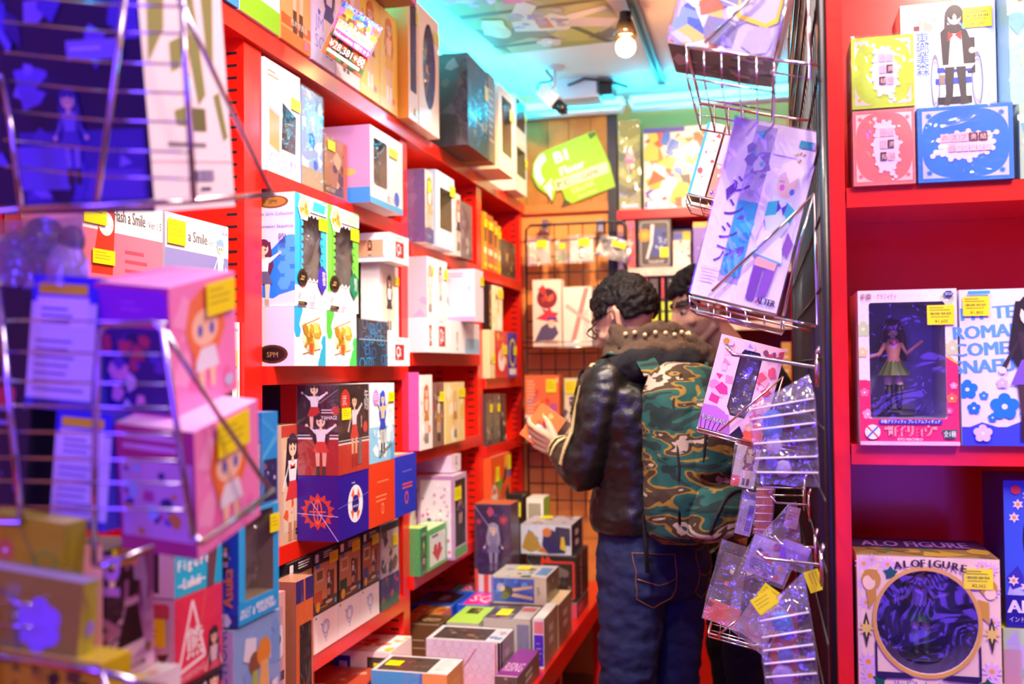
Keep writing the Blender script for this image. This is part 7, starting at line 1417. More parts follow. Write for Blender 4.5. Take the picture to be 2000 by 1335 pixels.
def head_shapes(m, c, fw, up, k=1.0):
    """skull, jaw, nose, brow, lips and ears around the head centre c (between the eyes and the nape)"""
    fw = V3(fw).normalized(); rt = fw.cross(V3(up)).normalized(); up = rt.cross(fw).normalized()
    P = lambda r, f, u: c + (rt*r + fw*f + up*u)*k
    R_ = Matrix((rt, fw, up)).transposed()
    m.ball(P(0,-.012,.028), .088*k, n=22, sc=(.84,1.08,1.0), rot=R_)
    m.ball(P(0,.022,-.03), .074*k, n=20, sc=(.82,.98,1.1), rot=R_)
    m.ball(P(0,.052,-.088), .034*k, n=14, sc=(1.05,.9,.85), rot=R_)
    m.tube([P(-.052,-.01,-.06),P(-.03,.04,-.092),P(0,.062,-.098),P(.03,.04,-.092),P(.052,-.01,-.06)], .016*k, n=10)
    m.tube([P(0,.088,.012),P(0,.098,-.012),P(0,.110,-.033),P(0,.096,-.042)], [.009*k,.011*k,.013*k,.008*k], n=10)
    for sd in (-1, 1):
        m.ball(P(sd*.012,.092,-.038), .0095*k, n=10); m.tube([P(sd*.012,.084,.026),P(sd*.035,.078,.03),P(sd*.052,.058,.022)], [.010*k,.010*k,.008*k], n=8)
        m.ball(P(sd*.04,.06,-.026), .022*k, n=12, sc=(1,.8,.9), rot=R_)
        m.tube([P(sd*.074,-.012,-.042),P(sd*.082,-.016,-.02),P(sd*.084,-.026,.008),P(sd*.080,-.02,.022),P(sd*.077,-.004,.012),P(sd*.076,.0,-.008)], [.007*k,.008*k,.009*k,.008*k,.006*k,.006*k], n=8)
    m.tube([P(-.022,.082,-.066),P(0,.092,-.062),P(.022,.082,-.066)], [.005*k,.0075*k,.005*k], n=8)
    m.tube([P(-.018,.081,-.074),P(0,.089,-.075),P(.018,.081,-.074)], [.005*k,.008*k,.005*k], n=8)
    return P, rt, fw, up
def hand_shapes(m, w, d, pn, th, curl=.5, k=1.0):
    """palm and five fingers: w wrist, d pointing direction, pn palm normal (towards what is held), th the thumb's side"""
    d = V3(d).normalized(); pn = V3(pn); pn = (pn-d*pn.dot(d)).normalized(); sd = d.cross(pn).normalized()
    if sd.dot(V3(th)) < 0: sd = -sd
    Q = lambda a, b, c: w + (d*a + sd*b + pn*c)*k
    m.tube([Q(-.03,0,0),Q(.01,0,0)], [.026*k,.025*k], n=12)
    for b in (-.03,-.01,.01,.03): m.tube([Q(.0,b*.6,0),Q(.045,b*.95,0),Q(.085,b,.004)], [.014*k,.0135*k,.011*k], n=8)
    for i, (b, l) in enumerate(((.032,.070),(.011,.078),(-.011,.072),(-.032,.056))):
        a0 = V3((.085, b, .003)); ang = 0; p = a0; pts = [p]; rr = [.0098]
        for j, fr in enumerate((.45,.32,.23)):
            ang += curl*(.75 if j == 0 else .85)+.05*i
            p = p+V3((math.cos(ang), (b*.25 if j == 0 else 0), math.sin(ang)))*l*fr; pts.append(p); rr.append((.0092,.0085,.007)[j])
        m.tube([Q(*q) for q in pts], [x*k for x in rr], n=8)
        for q, x in zip(pts, rr): m.ball(Q(*q), x*k*1.02, n=8)
    th_ = [(.015,.026,.004),(.04,.048,.016),(.064,.058,.03),(.084,.056,.042)]
    m.tube([Q(*q) for q in th_], [.015*k,.012*k,.010*k,.008*k], n=8); m.ball(Q(*th_[-1]), .0082*k, n=8)
def relief(o, amp, sc, seed=0, stretch=(1,1,1)):
    """cloth folds: push the skin in and out along its normals"""
    me = o.data
    ns = [v.normal.copy() for v in me.vertices]
    for v, nn in zip(me.vertices, ns):
        p = V3((v.co.x*sc*stretch[0]+seed, v.co.y*sc*stretch[1], v.co.z*sc*stretch[2]))
        v.co += nn*(noise.noise(p)*amp + (1-abs(noise.noise(p*1.7)*2))*amp*.35)
    me.update()
SKINM = mat('skin', attr=True, rough=.5, spec=.35)
HAIRM = mat('hair_dark', '#16120f', rough=.62, noise_mix=.4, bscale=90, var='#555', bump=.5, spec=.3)
LEATH = mat('black_leather', '#15110e', rough=.38, coat=.08, bump=.12, bscale=170)
JACK = mat('black_cloth', '#0d0d12', rough=.8, bump=.3, bscale=150)
DENIM = mat('dark_denim', '#16204e', rough=.85, noise_mix=.55, bscale=38, var='#777', bump=.25)
HOOD = mat('hood_cloth', '#101014', rough=.9, bump=.3, bscale=120)
SCARF = mat('scarf_cloth', '#5a4632', rough=.9, noise_mix=.4, bscale=60, bump=.3)
CREAM = mat('cream_tape', '#d8c488', rough=.6, noise_mix=.15)
TEE = mat('grey_jersey', '#8a8684', rough=.9, bump=.2, bscale=90)
NAVYT = mat('black_trousers', '#0b0c16', rough=.85, bump=.2, bscale=90)
STITCH = mat('gold_stitch', '#8a5c22', rough=.6)

# --- first man: back to the camera, looking down to the left
A = Body((-.325, 2.92), (-.80, .60)); W_ = A.W
p1 = thing('person', 'man in a black leather jacket with a backpack, seen from behind, reading a box', 'person', (A.P.x, A.P.y, 0)); L1 = V3(p1.location)
def skinny(name, fn, vox, mats, smooth=3, parent=None):
    def g(m): fn(m)
    o = blobmesh(name, [g], vox, mats, None, smooth); 
    return o
def local(o, root):
    o.data.transform(Matrix.Translation(-V3(root.location))); o.parent = root; return o
hc = W_(.0, .095, 1.595); hfw = A.f*.92 + A.r*-.28 + V3((0,0,-.46)); 
HP = {}
wr = W_(-.115, .275, 1.21); wr2 = W_(.12, .33, 1.20)
elb = W_(-.215, .06, 1.165)
boxc = W_(-.085, .365, 1.255)
def body1(m):
    HP['a'] = head_shapes(m, hc, hfw, (0,0,1), 1.03)
    m.tube([W_(0,.015,1.40), W_(0,.045,1.50), hc+V3((0,0,-.03))], [.062,.056,.055], n=16)
    A.loft(m, [(0,0,.86,.15,.09),(0,0,.98,.14,.09),(0,.0,1.12,.13,.085),(0,.0,1.28,.16,.10),(0,.01,1.40,.16,.085),(0,.02,1.45,.09,.06)])
    for sd in (-1, 1):
        A.limb(m, [(sd*.09,0,.90),(sd*.10,.01,.50),(sd*.11,-.01,.10)], [.075,.052,.038])
        m.tube([W_(sd*.11,-.03,.045), W_(sd*.115,.06,.035), W_(sd*.12,.13,.03)], [.04,.04,.03], n=10)
    A.limb(m, [(-.165,.01,1.40),(-.215,.06,1.165)], [.046,.036]); m.tube([elb, wr], [.036,.025], n=12); m.ball(elb, .036)
    A.limb(m, [(.185,.02,1.40),(.26,.09,1.16)], [.046,.036]); m.tube([W_(.26,.09,1.16), wr2], [.036,.025], n=12); m.ball(W_(.26,.09,1.16), .036)
    hand_shapes(m, wr, (boxc+V3((-.06,-.03,-.01)))-wr, A.r*.9+V3((0,0,.3)), V3((0,0,1)), .42, 1.0)
    hand_shapes(m, wr2, (boxc+A.r*.09)-wr2, -A.r, V3((0,0,1)), .45, 1.0)
b1 = local(skinny('body', body1, .0042, SKINM), p1)
Pn, rt, fw_, up_ = HP['a']
def skincol(P, rt, fw_, up_, c, k, beard):
    def g(co, L=None):
        q = (co-c)/k; r_, f_, u_ = q.dot(rt), q.dot(fw_), q.dot(up_)
        col = (.62, .36, .22)
        if f_ > .07 and -.083 < u_ < -.056 and abs(r_) < .026: return (.50, .20, .15)
        if f_ > .05 and .022 < u_ < .042 and .010 < abs(r_) < .056: return (.03, .02, .015)
        if beard and u_ < -.03 and f_ > -.02 and abs(co.z-c.z) < .17: return (.36, .22, .15)
        return col
    return g
sc1 = skincol(Pn, rt, fw_, up_, hc, 1.03, True); paint(b1, lambda co: sc1(co+L1))
def eyes(root, P, fw_, k, part):
    L = V3(root.location)
    for sd in (-1, 1):
        m = MB(); m.ball(P(sd*.032,.070,.006)-L, .0112*k, '#a89888', n=12); m.ball(P(sd*.032,.079,.005)-L, .0062*k, '#20140c', n=10); m.build('eye', PAINT, part)
eyes(p1, Pn, fw_, 1.03, b1)
def hair1(m):
    rd = random.Random(4)
    for i in range(620):
        a, b = rd.uniform(-PI, PI), math.acos(rd.uniform(-.55, 1))
        r_, f_, u_ = .074*math.sin(b)*math.sin(a), -.014+.094*math.sin(b)*math.cos(a), .032+.088*math.cos(b)
        if f_ > .048 and u_ < .072: continue
        if u_ < .0 and f_ > -.03: continue
        if abs(r_) > .052 and f_ > -.034 and u_ < .028: continue
        m.ball(Pn(r_, f_, u_), rd.uniform(.009, .015), n=8)
h1 = local(skinny('hair', hair1, .0045, HAIRM, 2), p1); relief(h1, .005, 60, 3); relief(h1, .003, 150, 6)
m = MB()                                                            # spectacles
for sd in (-1, 1):
    m.tube([Pn(sd*.034+.024*math.cos(t*PI/8), .098+.004*math.sin(t), .0+.017*math.sin(t*PI/8))-L1 for t in range(16)], .0022, n=6, closed=True)
    m.tube([Pn(sd*.058,.096,.006)-L1, Pn(sd*.076,.05,.012)-L1, Pn(sd*.083,-.01,.018)-L1], .002, n=6)
m.tube([Pn(-.011,.103,.004)-L1, Pn(.011,.103,.004)-L1], .002, n=6); m.build('glasses', DKP, p1)
def jacket1(m):
    A.loft(m, [(0,0,.985,.185,.135),(0,0,1.02,.195,.14),(0,-.005,1.12,.18,.13),(0,-.005,1.28,.205,.14),(0,.0,1.38,.205,.125),(0,.02,1.44,.15,.10),(0,.04,1.475,.09,.08)])
    A.limb(m, [(-.16,.01,1.405),(-.195,.02,1.28),(-.215,.055,1.17)], [.072,.066,.062]); A.limb(m, [(.195,.02,1.405),(.25,.05,1.28),(.27,.09,1.165)], [.080,.074,.066])
    e1 = W_(-.215,.06,1.165); m.tube([e1, e1.lerp(wr,.5), e1.lerp(wr,.88)], [.060,.053,.040], n=14); m.ball(e1, .060)
    e2 = W_(.265,.09,1.165); m.tube([e2, e2.lerp(wr2,.55), e2.lerp(wr2,.93)], [.066,.056,.045], n=14)
j1 = local(skinny('leather_jacket', jacket1, .008, LEATH, 4), p1); relief(j1, .007, 9, 1, (1, 1, .8)); relief(j1, .004, 22, 7, (1, 1, 1.6)); relief(j1, .002, 55, 4)
def ribbon(name, pts, w, mt, root, off=.0):
    """a flat tape along points, each (centre, outward)"""
    m = MB(); n = len(pts)
    for i in range(n-1):
        (a, oa), (b, ob) = pts[i], pts[i+1]; d = (b-a).normalized(); sa = d.cross(oa).normalized()*w/2; sb = d.cross(ob).normalized()*w/2
        m.face([a-sa, a+sa, b+sb, b-sb], '#fff', 0, True); m.face([a-sa-oa*.003, b-sb-ob*.003, b+sb-ob*.003, a+sa-oa*.003], '#fff', 0, True)
    m.v = [v-V3(root.location) for v in m.v]; return m.build(name, mt, root)
from mathutils.bvhtree import BVHTree
def onskin(o, root, starts, toward, lift=.004):
    """drop a line of points onto a garment from outside"""
    bv = BVHTree.FromPolygons([v.co for v in o.data.vertices], [tuple(p.vertices) for p in o.data.polygons]); out = []
    L = V3(root.location)
    for s, t in zip(starts, toward):
        h = bv.ray_cast(s-L, (t-s).normalized())
        if h[0] is not None: out.append((h[0]+h[1]*lift+L, h[1]))
    return out
# two cream tapes down the left sleeve, two round its cuff
view = V3((CAM.x, CAM.y, 0))
arm = [W_(-.10,.0,1.455), W_(-.14,.005,1.43), W_(-.165,.012,1.39), W_(-.18,.018,1.33), W_(-.195,.022,1.27), W_(-.205,.04,1.22), W_(-.215,.055,1.175)]
outd = V3((-.93,-.36,.05)).normalized(); sid = V3((.36,-.93,0))
for off in (-.012, .014):
    st = [p + outd*.3 + sid*off for p in arm]
    st[0] += V3((0,0,.25)); st[1] += V3((0,0,.12)); tw = [p + sid*off for p in arm]
    q = onskin(j1, p1, st, tw)
    if len(q) > 2: ribbon('sleeve_stripe', q, .014, CREAM, p1).parent = j1
e1 = W_(-.215,.06,1.165); ax = (wr-e1).normalized(); sa = ax.cross(V3((0,0,1))).normalized(); ub = sa.cross(ax)
for tpos in (.62, .78):
    c = e1.lerp(wr, tpos); st = []; tw = []
    for k in range(19): t = 2*PI*k/18; st.append(c+(sa*math.cos(t)+ub*math.sin(t))*.2); tw.append(c)
    q = onskin(j1, p1, st, tw)
    if len(q) > 6: ribbon('cuff_stripe', q, .014, CREAM, p1).parent = j1
def hood1(m):
    A.loft(m, [(0,-.03,1.405,.12,.075),(0,-.045,1.45,.15,.10),(0,-.03,1.50,.13,.10),(0,.0,1.53,.095,.085)])
    m.tube([W_(-.15,.03,1.43), W_(-.13,-.07,1.46), W_(0,-.13,1.455), W_(.13,-.07,1.46), W_(.15,.03,1.43)], [.035,.045,.055,.045,.035], n=12)
hd = local(skinny('hood', hood1, .007, HOOD, 4), p1); relief(hd, .009, 22, 5)
def scarf1(m):
    for j, (z, r_, off) in enumerate(((1.515,.105,0),(1.545,.092,.02),(1.49,.125,-.02))):
        pts = [W_(r_*math.sin(t*PI/8), -.005+off*.4+r_*.95*-math.cos(t*PI/8), z+.012*math.sin(t*1.3+j)) for t in range(16)]
        m.tube(pts, .023, n=10, closed=True)
    m.tube([W_(.06,-.10,1.53), W_(.10,-.13,1.49), W_(.12,-.14,1.44)], [.026,.026,.02], n=10)
sf = local(skinny('scarf', scarf1, .006, SCARF, 2), p1); relief(sf, .006, 45, 9)
for t in range(12):                                                 # the pale studs along the scarf's upper edge
    a = PI*(1.05+.9*t/11); p = W_(.118*math.cos(a), -.005+.112*math.sin(a), 1.545+.004*math.sin(t*2.3))
    m = MB(); m.ball(p-L1, .0068, '#d8cc98', n=8); m.build('scarf_stud', PAINT, sf)
def jeans1(m):
    A.loft(m, [(0,0,1.02,.165,.115),(0,-.005,.95,.175,.125),(0,-.01,.86,.18,.13),(0,-.005,.80,.175,.115)])
    for sd in (-1, 1): A.limb(m, [(sd*.085,-.005,.83),(sd*.092,.0,.66),(sd*.098,.012,.50),(sd*.106,-.005,.30),(sd*.112,-.015,.07)], [.098,.088,.074,.070,.068])
jn = local(skinny('jeans', jeans1, .008, DENIM, 3), p1); relief(jn, .008, 11, 2, (1, 1, 2.6)); relief(jn, .003, 34, 8)
back = -A.f
def stitch(nm, pts):
    q = onskin(jn, p1, [W_(r, -.5, z) for r, z in pts], [W_(r, 0, z) for r, z in pts], .002)
    if len(q) > 1:
        m = MB(); m.tube([p-L1 for p, _ in q], .0014, n=5); m.build(nm, STITCH, jn)
def dens(p): 
    out = []
    for (a, b), (c, d) in zip(p, p[1:]): out += [(a+(c-a)*i/5, b+(d-b)*i/5) for i in range(5)]
    return out+[p[-1]]
for s_ in (-1, 1):
    stitch('pocket_stitching', dens([(s_*.045,.93),(s_*.155,.94),(s_*.15,.815),(s_*.10,.785),(s_*.05,.81),(s_*.045,.93)]))
    stitch('pocket_seam', dens([(s_*.05,.865),(s_*.10,.85),(s_*.15,.87)]))
def shoe(m, B, sd):
    m.tube([B.W(sd*.112,-.05,.045), B.W(sd*.115,.04,.045), B.W(sd*.12,.15,.035)], [.05,.048,.036], n=12)
for sd in (-1, 1): local(skinny('shoe', lambda m: shoe(m, A, sd), .008, DKP, 2), p1)

# his backpack
CAMO = bpy.data.materials.new('camo_canvas'); CAMO.use_nodes = True; nt = CAMO.node_tree; bs = nt.nodes['Principled BSDF']; bs.inputs['Roughness'].default_value = .85
tc = nt.nodes.new('ShaderNodeTexCoord'); mp = nt.nodes.new('ShaderNodeMapping'); mp.inputs['Scale'].default_value = (5, 5, 14); mp.inputs['Rotation'].default_value = (0, .5, 0)
nz = nt.nodes.new('ShaderNodeTexNoise'); nz.inputs['Scale'].default_value = 1.25; nz.inputs['Detail'].default_value = 2.5; nz.inputs['Distortion'].default_value = .9
cr = nt.nodes.new('ShaderNodeValToRGB'); cr.color_ramp.interpolation = 'CONSTANT'
for i, (pos, c) in enumerate(((0,'#0a2420'),(.40,'#0f4a42'),(.49,'#8a6a20'),(.53,'#3a2a18'),(.59,'#b09a84'),(.66,'#0e4038'))):
    e = cr.color_ramp.elements[i] if i < 2 else cr.color_ramp.elements.new(pos); e.position = pos; e.color = lin(c)
nt.links.new(tc.outputs['Object'], mp.inputs[0]); nt.links.new(mp.outputs[0], nz.inputs[0]); nt.links.new(nz.outputs[0], cr.inputs[0]); nt.links.new(cr.outputs[0], bs.inputs['Base Color'])
bk = thing('backpack', 'camouflage backpack in green, brown and beige worn by the man in the leather jacket', 'backpack', W_(-.07, -.24, .99)); LB = V3(bk.location)
BS = -.12
def bl_(rings, ex=3.0):
    def g(m): A.loft(m, [(r+BS, f, z, a, b) for r, f, z, a, b in rings], 28, ex)
    return g
ob = local(skinny('main_compartment', bl_([(.05,-.225,.985,.10,.05),(.05,-.235,1.01,.155,.085),(.05,-.245,1.12,.165,.10),(.05,-.24,1.28,.165,.095),(.05,-.225,1.38,.155,.08),(.05,-.205,1.435,.12,.055),(.05,-.19,1.46,.06,.03)]), .007, CAMO, 4), bk); relief(ob, .006, 16, 4)
op = local(skinny('upper_pocket', bl_([(.065,-.32,1.15,.11,.02),(.065,-.325,1.18,.13,.04),(.065,-.325,1.29,.13,.04),(.065,-.305,1.37,.10,.03),(.065,-.29,1.395,.05,.02)]), .006, CAMO, 4), bk); relief(op, .004, 20, 6)
oq = local(skinny('lower_pocket', bl_([(.06,-.325,1.0,.10,.03),(.06,-.335,1.02,.14,.05),(.06,-.34,1.09,.14,.05),(.06,-.33,1.135,.12,.035),(.06,-.32,1.15,.07,.02)]), .006, CAMO, 4), bk); relief(oq, .004, 20, 2)
def bpline(o, pts, r, nm, mt):
    q = onskin(o, bk, [W_(a+BS, -.8, z) for a, z in pts], [W_(a+BS, -.2, z) for a, z in pts], .001)
    m = MB(); m.tube([p-LB for p, _ in q], r, n=6); m.build(nm, mt, o)
arc = lambda cx, cz, rx, rz, a0, a1: [(cx+rx*math.cos(a0+(a1-a0)*i/20), cz+rz*math.sin(a0+(a1-a0)*i/20)) for i in range(21)]
bpline(op, [( -.05,1.17)]+arc(.065,1.27,.115,.10,PI,0)+[(.18,1.17)], .004, 'zip', JACK)
bpline(oq, arc(.06,1.03,.12,.10,PI,0), .0045, 'zip', JACK)
bpline(oq, [(.10,1.03),(.11,1.07),(.115,1.115)], .004, 'zip', JACK)
bpline(ob, [(-.09,1.05),(-.10,1.2),(-.09,1.36),(-.03,1.43)], .004, 'piping', JACK)
p_ = onskin(oq, bk, [W_(.15+BS,-.8,1.025)], [W_(.15+BS,-.2,1.025)], .003)
if p_:
    m = MB(); c = p_[0][0]-LB; m.tube([c+A.r*-.012+V3((0,0,-.003)), c+A.r*-.004+V3((0,0,-.006)), c+A.r*.014+V3((0,0,.005))], [.001,.0022,.0006], '#e8e0d8', n=6); m.build('emblem', PAINT, oq)
for sd in (-1, 1):
    r0 = .05+sd*.09
    pts = [W_(r0+BS,-.17,1.42), W_(sd*.12,-.09,1.475), W_(sd*.13,.02,1.485), W_(sd*.14,.12,1.42), W_(sd*.15,.15,1.30)]
    ribbon('shoulder_strap', [(p+V3((0,0,.012)), V3((0,-.3,1)) if i < 3 else A.f) for i, p in enumerate(pts)], .055, CAMO, bk)
m = MB(); m.tube([W_(-.19,-.18,1.09)-LB, W_(-.185,-.15,1.05)-LB, W_(-.18,-.15,.98)-LB, W_(-.175,-.15,.90)-LB], .007, n=6); m.build('hanging_strap', JACK, bk)
m = MB(); m.tube([W_(.205+BS,-.25,1.15)-LB, W_(.225+BS,-.24,1.13)-LB, W_(.215+BS,-.25,1.09)-LB], .004, n=6); m.build('side_cord', CREAM, bk)

# the box he reads
ang = math.atan2(A.f.y, A.f.x)
hb = carton('figure_box', 'small orange box with a round-window print held by the man in the leather jacket', 'box', boxc+V3((-.035,.0,-.045)), (.10, .07, .12), (math.radians(-16), math.radians(33), -.25), bg='#f06a28', cols=dict(top='#f8b890', right='#c8c4c0'), art={'front': lambda f: f.busy(171,['#f8a048','#e8481c','#f8c880'],10).p([(.3,.08),(.92,.08),(.92,.56),(.3,.5)],'#b8c8d8').busy(172,['#8a90b8','#f0d060','#e86080','#d8e0f0'],9,.4,.12,.85,.46,.14).c(.82,.62,.08,'#4a3a90'), 'top': lambda f: f.busy(173,['#f8e8e0','#f07a38','#fff','#e8502c'],14,r=.2)})

# --- second man: facing left, half hidden behind the white box on the grid wall
B = Body((-.075, 3.42), (-.93, -.30)); WB = B.W
p2 = thing('person', 'dark-haired man in a grey shirt and dark jacket, face turned down to the left', 'person', (B.P.x, B.P.y, 0)); L2 = V3(p2.location)
hc2 = WB(-.02, .135, 1.645); hf2 = B.f*.95 + B.r*-.15 + V3((0,0,-.28))
w2 = WB(-.25, .09, 1.0); w2r = WB(.10, .20, .90)
def body2(m):
    HP['b'] = head_shapes(m, hc2, hf2, (0,0,1), 1.05)
    m.tube([WB(0,.01,1.42), WB(0,.05,1.52), hc2+V3((0,0,-.03))], [.066,.06,.058], n=16)
    B.loft(m, [(0,0,.88,.15,.09),(0,0,1.0,.14,.09),(0,0,1.14,.13,.085),(0,0,1.30,.17,.10),(0,.01,1.42,.16,.085),(0,.02,1.47,.09,.06)])
    for sd in (-1, 1):
        B.limb(m, [(sd*.09,0,.92),(sd*.10,.02,.50),(sd*.11,-.01,.10)], [.075,.052,.038])
        m.tube([WB(sd*.11,-.03,.045), WB(sd*.115,.06,.035), WB(sd*.12,.13,.03)], [.04,.04,.03], n=10)
    B.limb(m, [(-.19,.01,1.42),(-.25,.0,1.20)], [.046,.036]); m.tube([WB(-.25,.0,1.20), w2], [.036,.026], n=12)
    B.limb(m, [(.19,.01,1.42),(.20,.05,1.18)], [.046,.036]); m.tube([WB(.20,.05,1.18), w2r], [.036,.026], n=12)
    hand_shapes(m, w2, V3((0,0,-1))+B.f*.15, B.r*1.0, B.f, .55, 1.05)
    hand_shapes(m, w2r, V3((0,0,-1))+B.f*.45, -B.r+B.f*.2, B.f, .4, 1.0)
b2 = local(skinny('body', body2, .0042, SKINM), p2)
Pn2, rt2, fw2, up2 = HP['b']
sc2 = skincol(Pn2, rt2, fw2, up2, hc2, 1.05, True); paint(b2, lambda co: sc2(co+L2)); eyes(p2, Pn2, fw2, 1.05, b2)
def hair2(m):
    rd = random.Random(8)
    for i in range(300):
        a, b = rd.uniform(-PI, PI), math.acos(rd.uniform(-.5, 1))
        r_, f_, u_ = .080*math.sin(b)*math.sin(a), -.014+.102*math.sin(b)*math.cos(a), .034+.094*math.cos(b)
        if f_ > .05 and u_ < .066: continue
        if u_ < .01 and f_ > -.03: continue
        if abs(r_) > .052 and f_ > -.034 and u_ < .03: continue
        m.ball(Pn2(r_, f_, u_), rd.uniform(.012, .018), n=8)
h2 = local(skinny('hair', hair2, .0045, HAIRM, 2), p2); relief(h2, .004, 70, 5)
def tee2(m): B.loft(m, [(0,0,.98,.17,.115),(0,.005,1.12,.16,.115),(0,.005,1.30,.185,.125),(0,.015,1.42,.18,.10),(0,.02,1.475,.10,.075)])
tt = local(skinny('shirt', tee2, .008, TEE, 3), p2); relief(tt, .006, 16, 3)
def jack2(m):
    for sd in (-1, 1):
        B.loft(m, [(sd*.13,-.015,.97,.07,.125),(sd*.13,-.015,1.12,.066,.125),(sd*.15,-.015,1.30,.068,.13),(sd*.15,-.01,1.41,.062,.10),(sd*.10,-.02,1.475,.05,.07)])
    B.loft(m, [(0,-.08,.97,.16,.05),(0,-.08,1.2,.17,.055),(0,-.075,1.42,.16,.05),(0,-.06,1.49,.09,.04)])
    B.limb(m, [(-.20,.01,1.425),(-.25,.0,1.30),(-.262,.0,1.20)], [.075,.068,.062]); m.tube([WB(-.262,.0,1.20), WB(-.262,.0,1.20).lerp(w2,.9)], [.062,.045], n=14)
    B.limb(m, [(.20,.01,1.425),(.21,.03,1.30),(.215,.05,1.18)], [.075,.068,.062]); m.tube([WB(.215,.05,1.18), WB(.215,.05,1.18).lerp(w2r,.9)], [.062,.045], n=14)
jk = local(skinny('jacket', jack2, .008, JACK, 4), p2); relief(jk, .008, 13, 6, (1, 1, 1.8))
m = MB(); m.tube([WB(-.075,.115,1.44)-L2, WB(-.085,.132,1.36)-L2, WB(-.08,.13,1.22)-L2, WB(-.08,.12,1.0)-L2], .012, '#c01818', n=8); m.tube([WB(.075,.115,1.44)-L2, WB(.085,.132,1.36)-L2, WB(.08,.13,1.22)-L2], .012, '#c01818', n=8); m.build('jacket_lining', CLOTHCOL, p2)
def trous(m):
    B.loft(m, [(0,0,1.0,.16,.11),(0,-.005,.90,.17,.12),(0,-.005,.82,.17,.11)])
    for sd in (-1, 1): B.limb(m, [(sd*.085,0,.84),(sd*.095,.015,.66),(sd*.10,.025,.50),(sd*.108,.0,.30),(sd*.112,-.012,.06)], [.095,.085,.074,.068,.07])
tr = local(skinny('trousers', trous, .008, NAVYT, 3), p2); relief(tr, .008, 11, 5, (1, 1, 2.4))
for sd in (-1, 1): local(skinny('shoe', lambda m: shoe(m, B, sd), .008, DKP, 2), p2)
# what he carries
bgp = w2+V3((0,0,-.115))+B.f*.02
tb = thing('shopping_bag', 'crumpled black plastic bag in the near hand of the man in the grey shirt', 'bag', bgp+V3((0,0,-.12)))
def bagm(m):
    c = bgp; m.ball(c+V3((-.03,-.0,-.06)), .06, n=14, sc=(1.1,.5,1.2)); m.ball(c+V3((.02,0,-.05)), .05, n=14, sc=(.9,.5,1.3)); m.tube([c+V3((-.02,0,-.02)), c+V3((0,0,.03))], [.04,.016], n=10)
o = skinny('bag_skin', bagm, .006, mat('black_plastic', '#0c0c0e', rough=.2, coat=.5), 2); local(o, tb); relief(o, .012, 30, 4)
bx = onY(1358, 1100, 3.30)
hx = carton('figure_box', 'white box back with a violet edge and small print, held low by the second man', 'box', V3((w2r.x-.045, w2r.y-.05, w2r.z-.24)), (.105, .035, .155), (0, math.radians(14), math.radians(6)), bg='#d8c8c0', cols=dict(left='#5a38b8'), art={'front': lambda f: f.r(0,0,.28,1,'#7a58d0').busy(181,['#c83a4a','#3a2a8a','#e8a0b0'],6,.02,.5,.26,.95,.14).r(.34,.55,.6,.95,'#6a5c58').lines(.34,.5,.56,9,.05,'#d8a858',4,.02).r(.66,.6,.9,.9,'#a89890')})
# ------------------------------------------------------------------ under the ceiling
cm = thing('security_camera', 'small white security camera with a dark lens hanging from the ceiling', 'camera', onZ(1083, 131, ZC)); L = V3(cm.location)
yc = L.y; q = lambda u, v: onY(u, v, yc)-L
m = MB(); m.lathe([(.045,-.0),(.045,-.008),(.02,-.014)], n=20); m.build('ceiling_plate', WH, cm)
m = MB(); m.tube([q(1083,134), q(1083,165), q(1079,178), q(1076,186)], .008, n=8); m.ball(q(1080,178), .014); m.build('stem', WH, cm)
a, b = q(1058, 176), q(1087, 202); d_ = (b-a).normalized(); nrm = V3((d_.z, 0, -d_.x))
m = MB(); pts = []
for p, hh in ((a, .032), (b, .032)):
    for s, y in ((1,-.035),(1,.035),(-1,.035),(-1,-.035)): pts.append(p+nrm*hh*s+V3((0,y,0)))
m.mesh(pts, [(0,1,2,3),(7,6,5,4),(0,4,5,1),(1,5,6,2),(2,6,7,3),(3,7,4,0)]); m.build('housing', WH, cm)
m = MB(); m.tube([b, b+d_*.035, b+d_*.055], [.026,.026,.02], n=16); m.ball(b+d_*.055, .012, '#fff'); m.build('lens', DKP, cm)
m = MB(); m.tube([q(1066,136), q(1072,145), q(1079,152), q(1076,159), q(1066,160), q(1054,162), q(1049,170), q(1052,178), q(1058,180)], .0045, n=8); m.tube([q(1079,152), q(1082,165), q(1076,172), q(1060,170), q(1052,176)], .0045, n=8); m.build('cable', DKP, cm)

vb = thing('junction_box', 'pale electrical box with a black cable on the ceiling near the end wall', 'electrical box', (onZ(1150, 166, ZC-.01))); L = V3(vb.location)
m = MB(); m.box((-.14,-.09,-.07),(.05,.09,.01)); m.build('housing', WH, vb)
m = MB(); m.box((-.15,-.10,-.085),(.06,.10,-.07)); m.build('cover', WH, vb)
m = MB(); m.tube([(-.08,-.095,-.02),(0,-.11,.0),(.1,-.08,-.01),(.19,-.06,-.04)], .006, n=8); m.box((.06,-.07,-.07),(.12,.06,.0)); m.build('cable', DKP, vb)

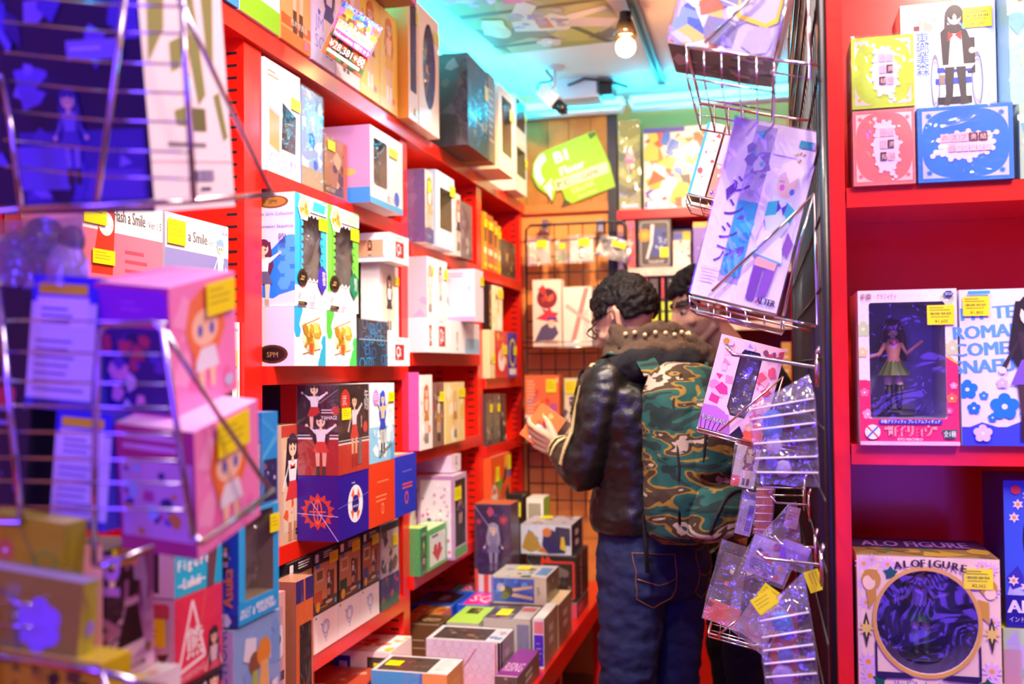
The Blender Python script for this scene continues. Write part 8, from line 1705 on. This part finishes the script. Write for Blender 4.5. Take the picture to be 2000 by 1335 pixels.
# ceiling track with a bulb spotlight
a, b = onZ(1238, -60, ZC), onZ(1277, 157, ZC)
tk = thing('light_track', 'dark lighting track on the ceiling carrying a glowing bulb', 'light track', ((a.x+b.x)/2, (a.y+b.y)/2, ZC)); ln = (b.y-a.y)/2
m = MB(); m.box((-.018,-ln,-.025),(.018,ln,0)); m.build('rail', DKP, tk)
m = MB(); m.box((-.006,-ln+.01,-.026),(.006,ln-.03,-.0245)); m.build('slot', mat('track_slot', '#06060a', rough=.6), tk)
bp = onY(1222, 92, 3.62)
lamp = thing('spotlight', 'glowing round spotlight bulb in a clear socket hanging from the ceiling track', 'spotlight', (bp.x, 3.62, ZC-.026))
zz = bp.z-(ZC-.026)
m = MB(); m.lathe([(.022,0),(.022,-.04),(.016,-.05)], n=16); m.build('adapter', DKP, lamp)
m = MB(); m.tube([(0,0,-.04),(0,0,zz+.085)], .008, n=10); m.build('stem', CHROME, lamp)
m = MB(); m.lathe([(.012,zz+.115),(.028,zz+.095),(.04,zz+.06),(.044,zz+.038),(.041,zz+.038)], n=20); m.build('reflector', mat('smoky_glass', '#4a3a30', rough=.1, metal=.6), lamp)
m = MB(); m.ball((0,0,zz), .036, '#fff', n=20); m.build('bulb', mat('lit_bulb', '#ffc078', emit=45), lamp)
# posters pasted on the ceiling
def cposter(label, A, B, C, art, bg):
    a, b, c = onZ(*A, ZC-.004), onZ(*B, ZC-.004), onZ(*C, ZC-.004)
    U = (b-a); w = U.length; U.normalize(); Vv = c-a; Vv = Vv-U*Vv.dot(U); h = Vv.length; Vv.normalize()
    if U.cross(Vv).z > 0: a, U = a+U*w, -U                           # the printed side looks down
    m = MB(); m.face([V3(), U*w, U*w+Vv*h, Vv*h], bg); up = V3((0, 0, .003)); m.face([up, Vv*h+up, U*w+Vv*h+up, U*w+up], '#ddd')
    for p, q_ in ((V3(), U*w), (U*w, U*w+Vv*h), (U*w+Vv*h, Vv*h), (Vv*h, V3())): m.face([q_, p, p+up, q_+up], '#ddd')
    f = Fc(m, V3(), U, Vv, w, h); art(f)
    o = m.build('ceiling_poster', PRINT, loc=a); return tag(o, label, 'poster', 'posters on the ceiling')
def yukata(f):
    f.r(0,0,1,1,'#a89858').busy(161,['#8a6a48','#c8b068','#7a5840','#b8a878'],14,r=.3).r(.0,.75,1,.8,'#6a4430').r(.0,.15,.5,.2,'#5a3a2c').p([(.8,0),(.86,0),(.6,.6),(.55,.58)],'#5a3a30')
    k = [(.26,.42),(.5,.36),(.62,.34),(.74,.5),(.6,.66),(.5,.6),(.3,.6)]
    f.p(k,'#e8dcd8').p([(.4,.58),(.55,.8),(.48,.95),(.34,.72)],'#e4d8d8').p([(.62,.4),(.9,.3),(1,.42),(.72,.56)],'#d8b8c8').p([(.44,.42),(.54,.40),(.55,.60),(.46,.62)],'#e0683c').busy(162,['#a890b8','#c8a8b8','#b8a0c0'],16,.3,.4,.7,.7,.06).e(.15,.5,.09,.17,'#e8c8a8').p([(.04,.45),(.12,.7),(.26,.66),(.22,.5),(.14,.62),(.08,.4)],'#f0e0b0').p([(.7,.5),(.98,.62),(.97,.68),(.68,.6)],'#e8d0d0').e(.42,.15,.06,.08,'#7a2430').flower(.42,.15,.1,'#e8c8b8')
cposter('ceiling poster with a plain reclining figure in a pale patterned robe', (982, 107), (1237, 76), (866, 12), yukata, '#a89858')
def pinkp(f): f.busy(163,['#f8a0c8','#c860d0','#f870a8','#f8d0e0','#9858d0'],40,r=.14)
cposter('pink ceiling poster with a crowded print, cut by the top of the picture', (882, 22), (1120, -8), (800, -60), pinkp, '#f088c0')
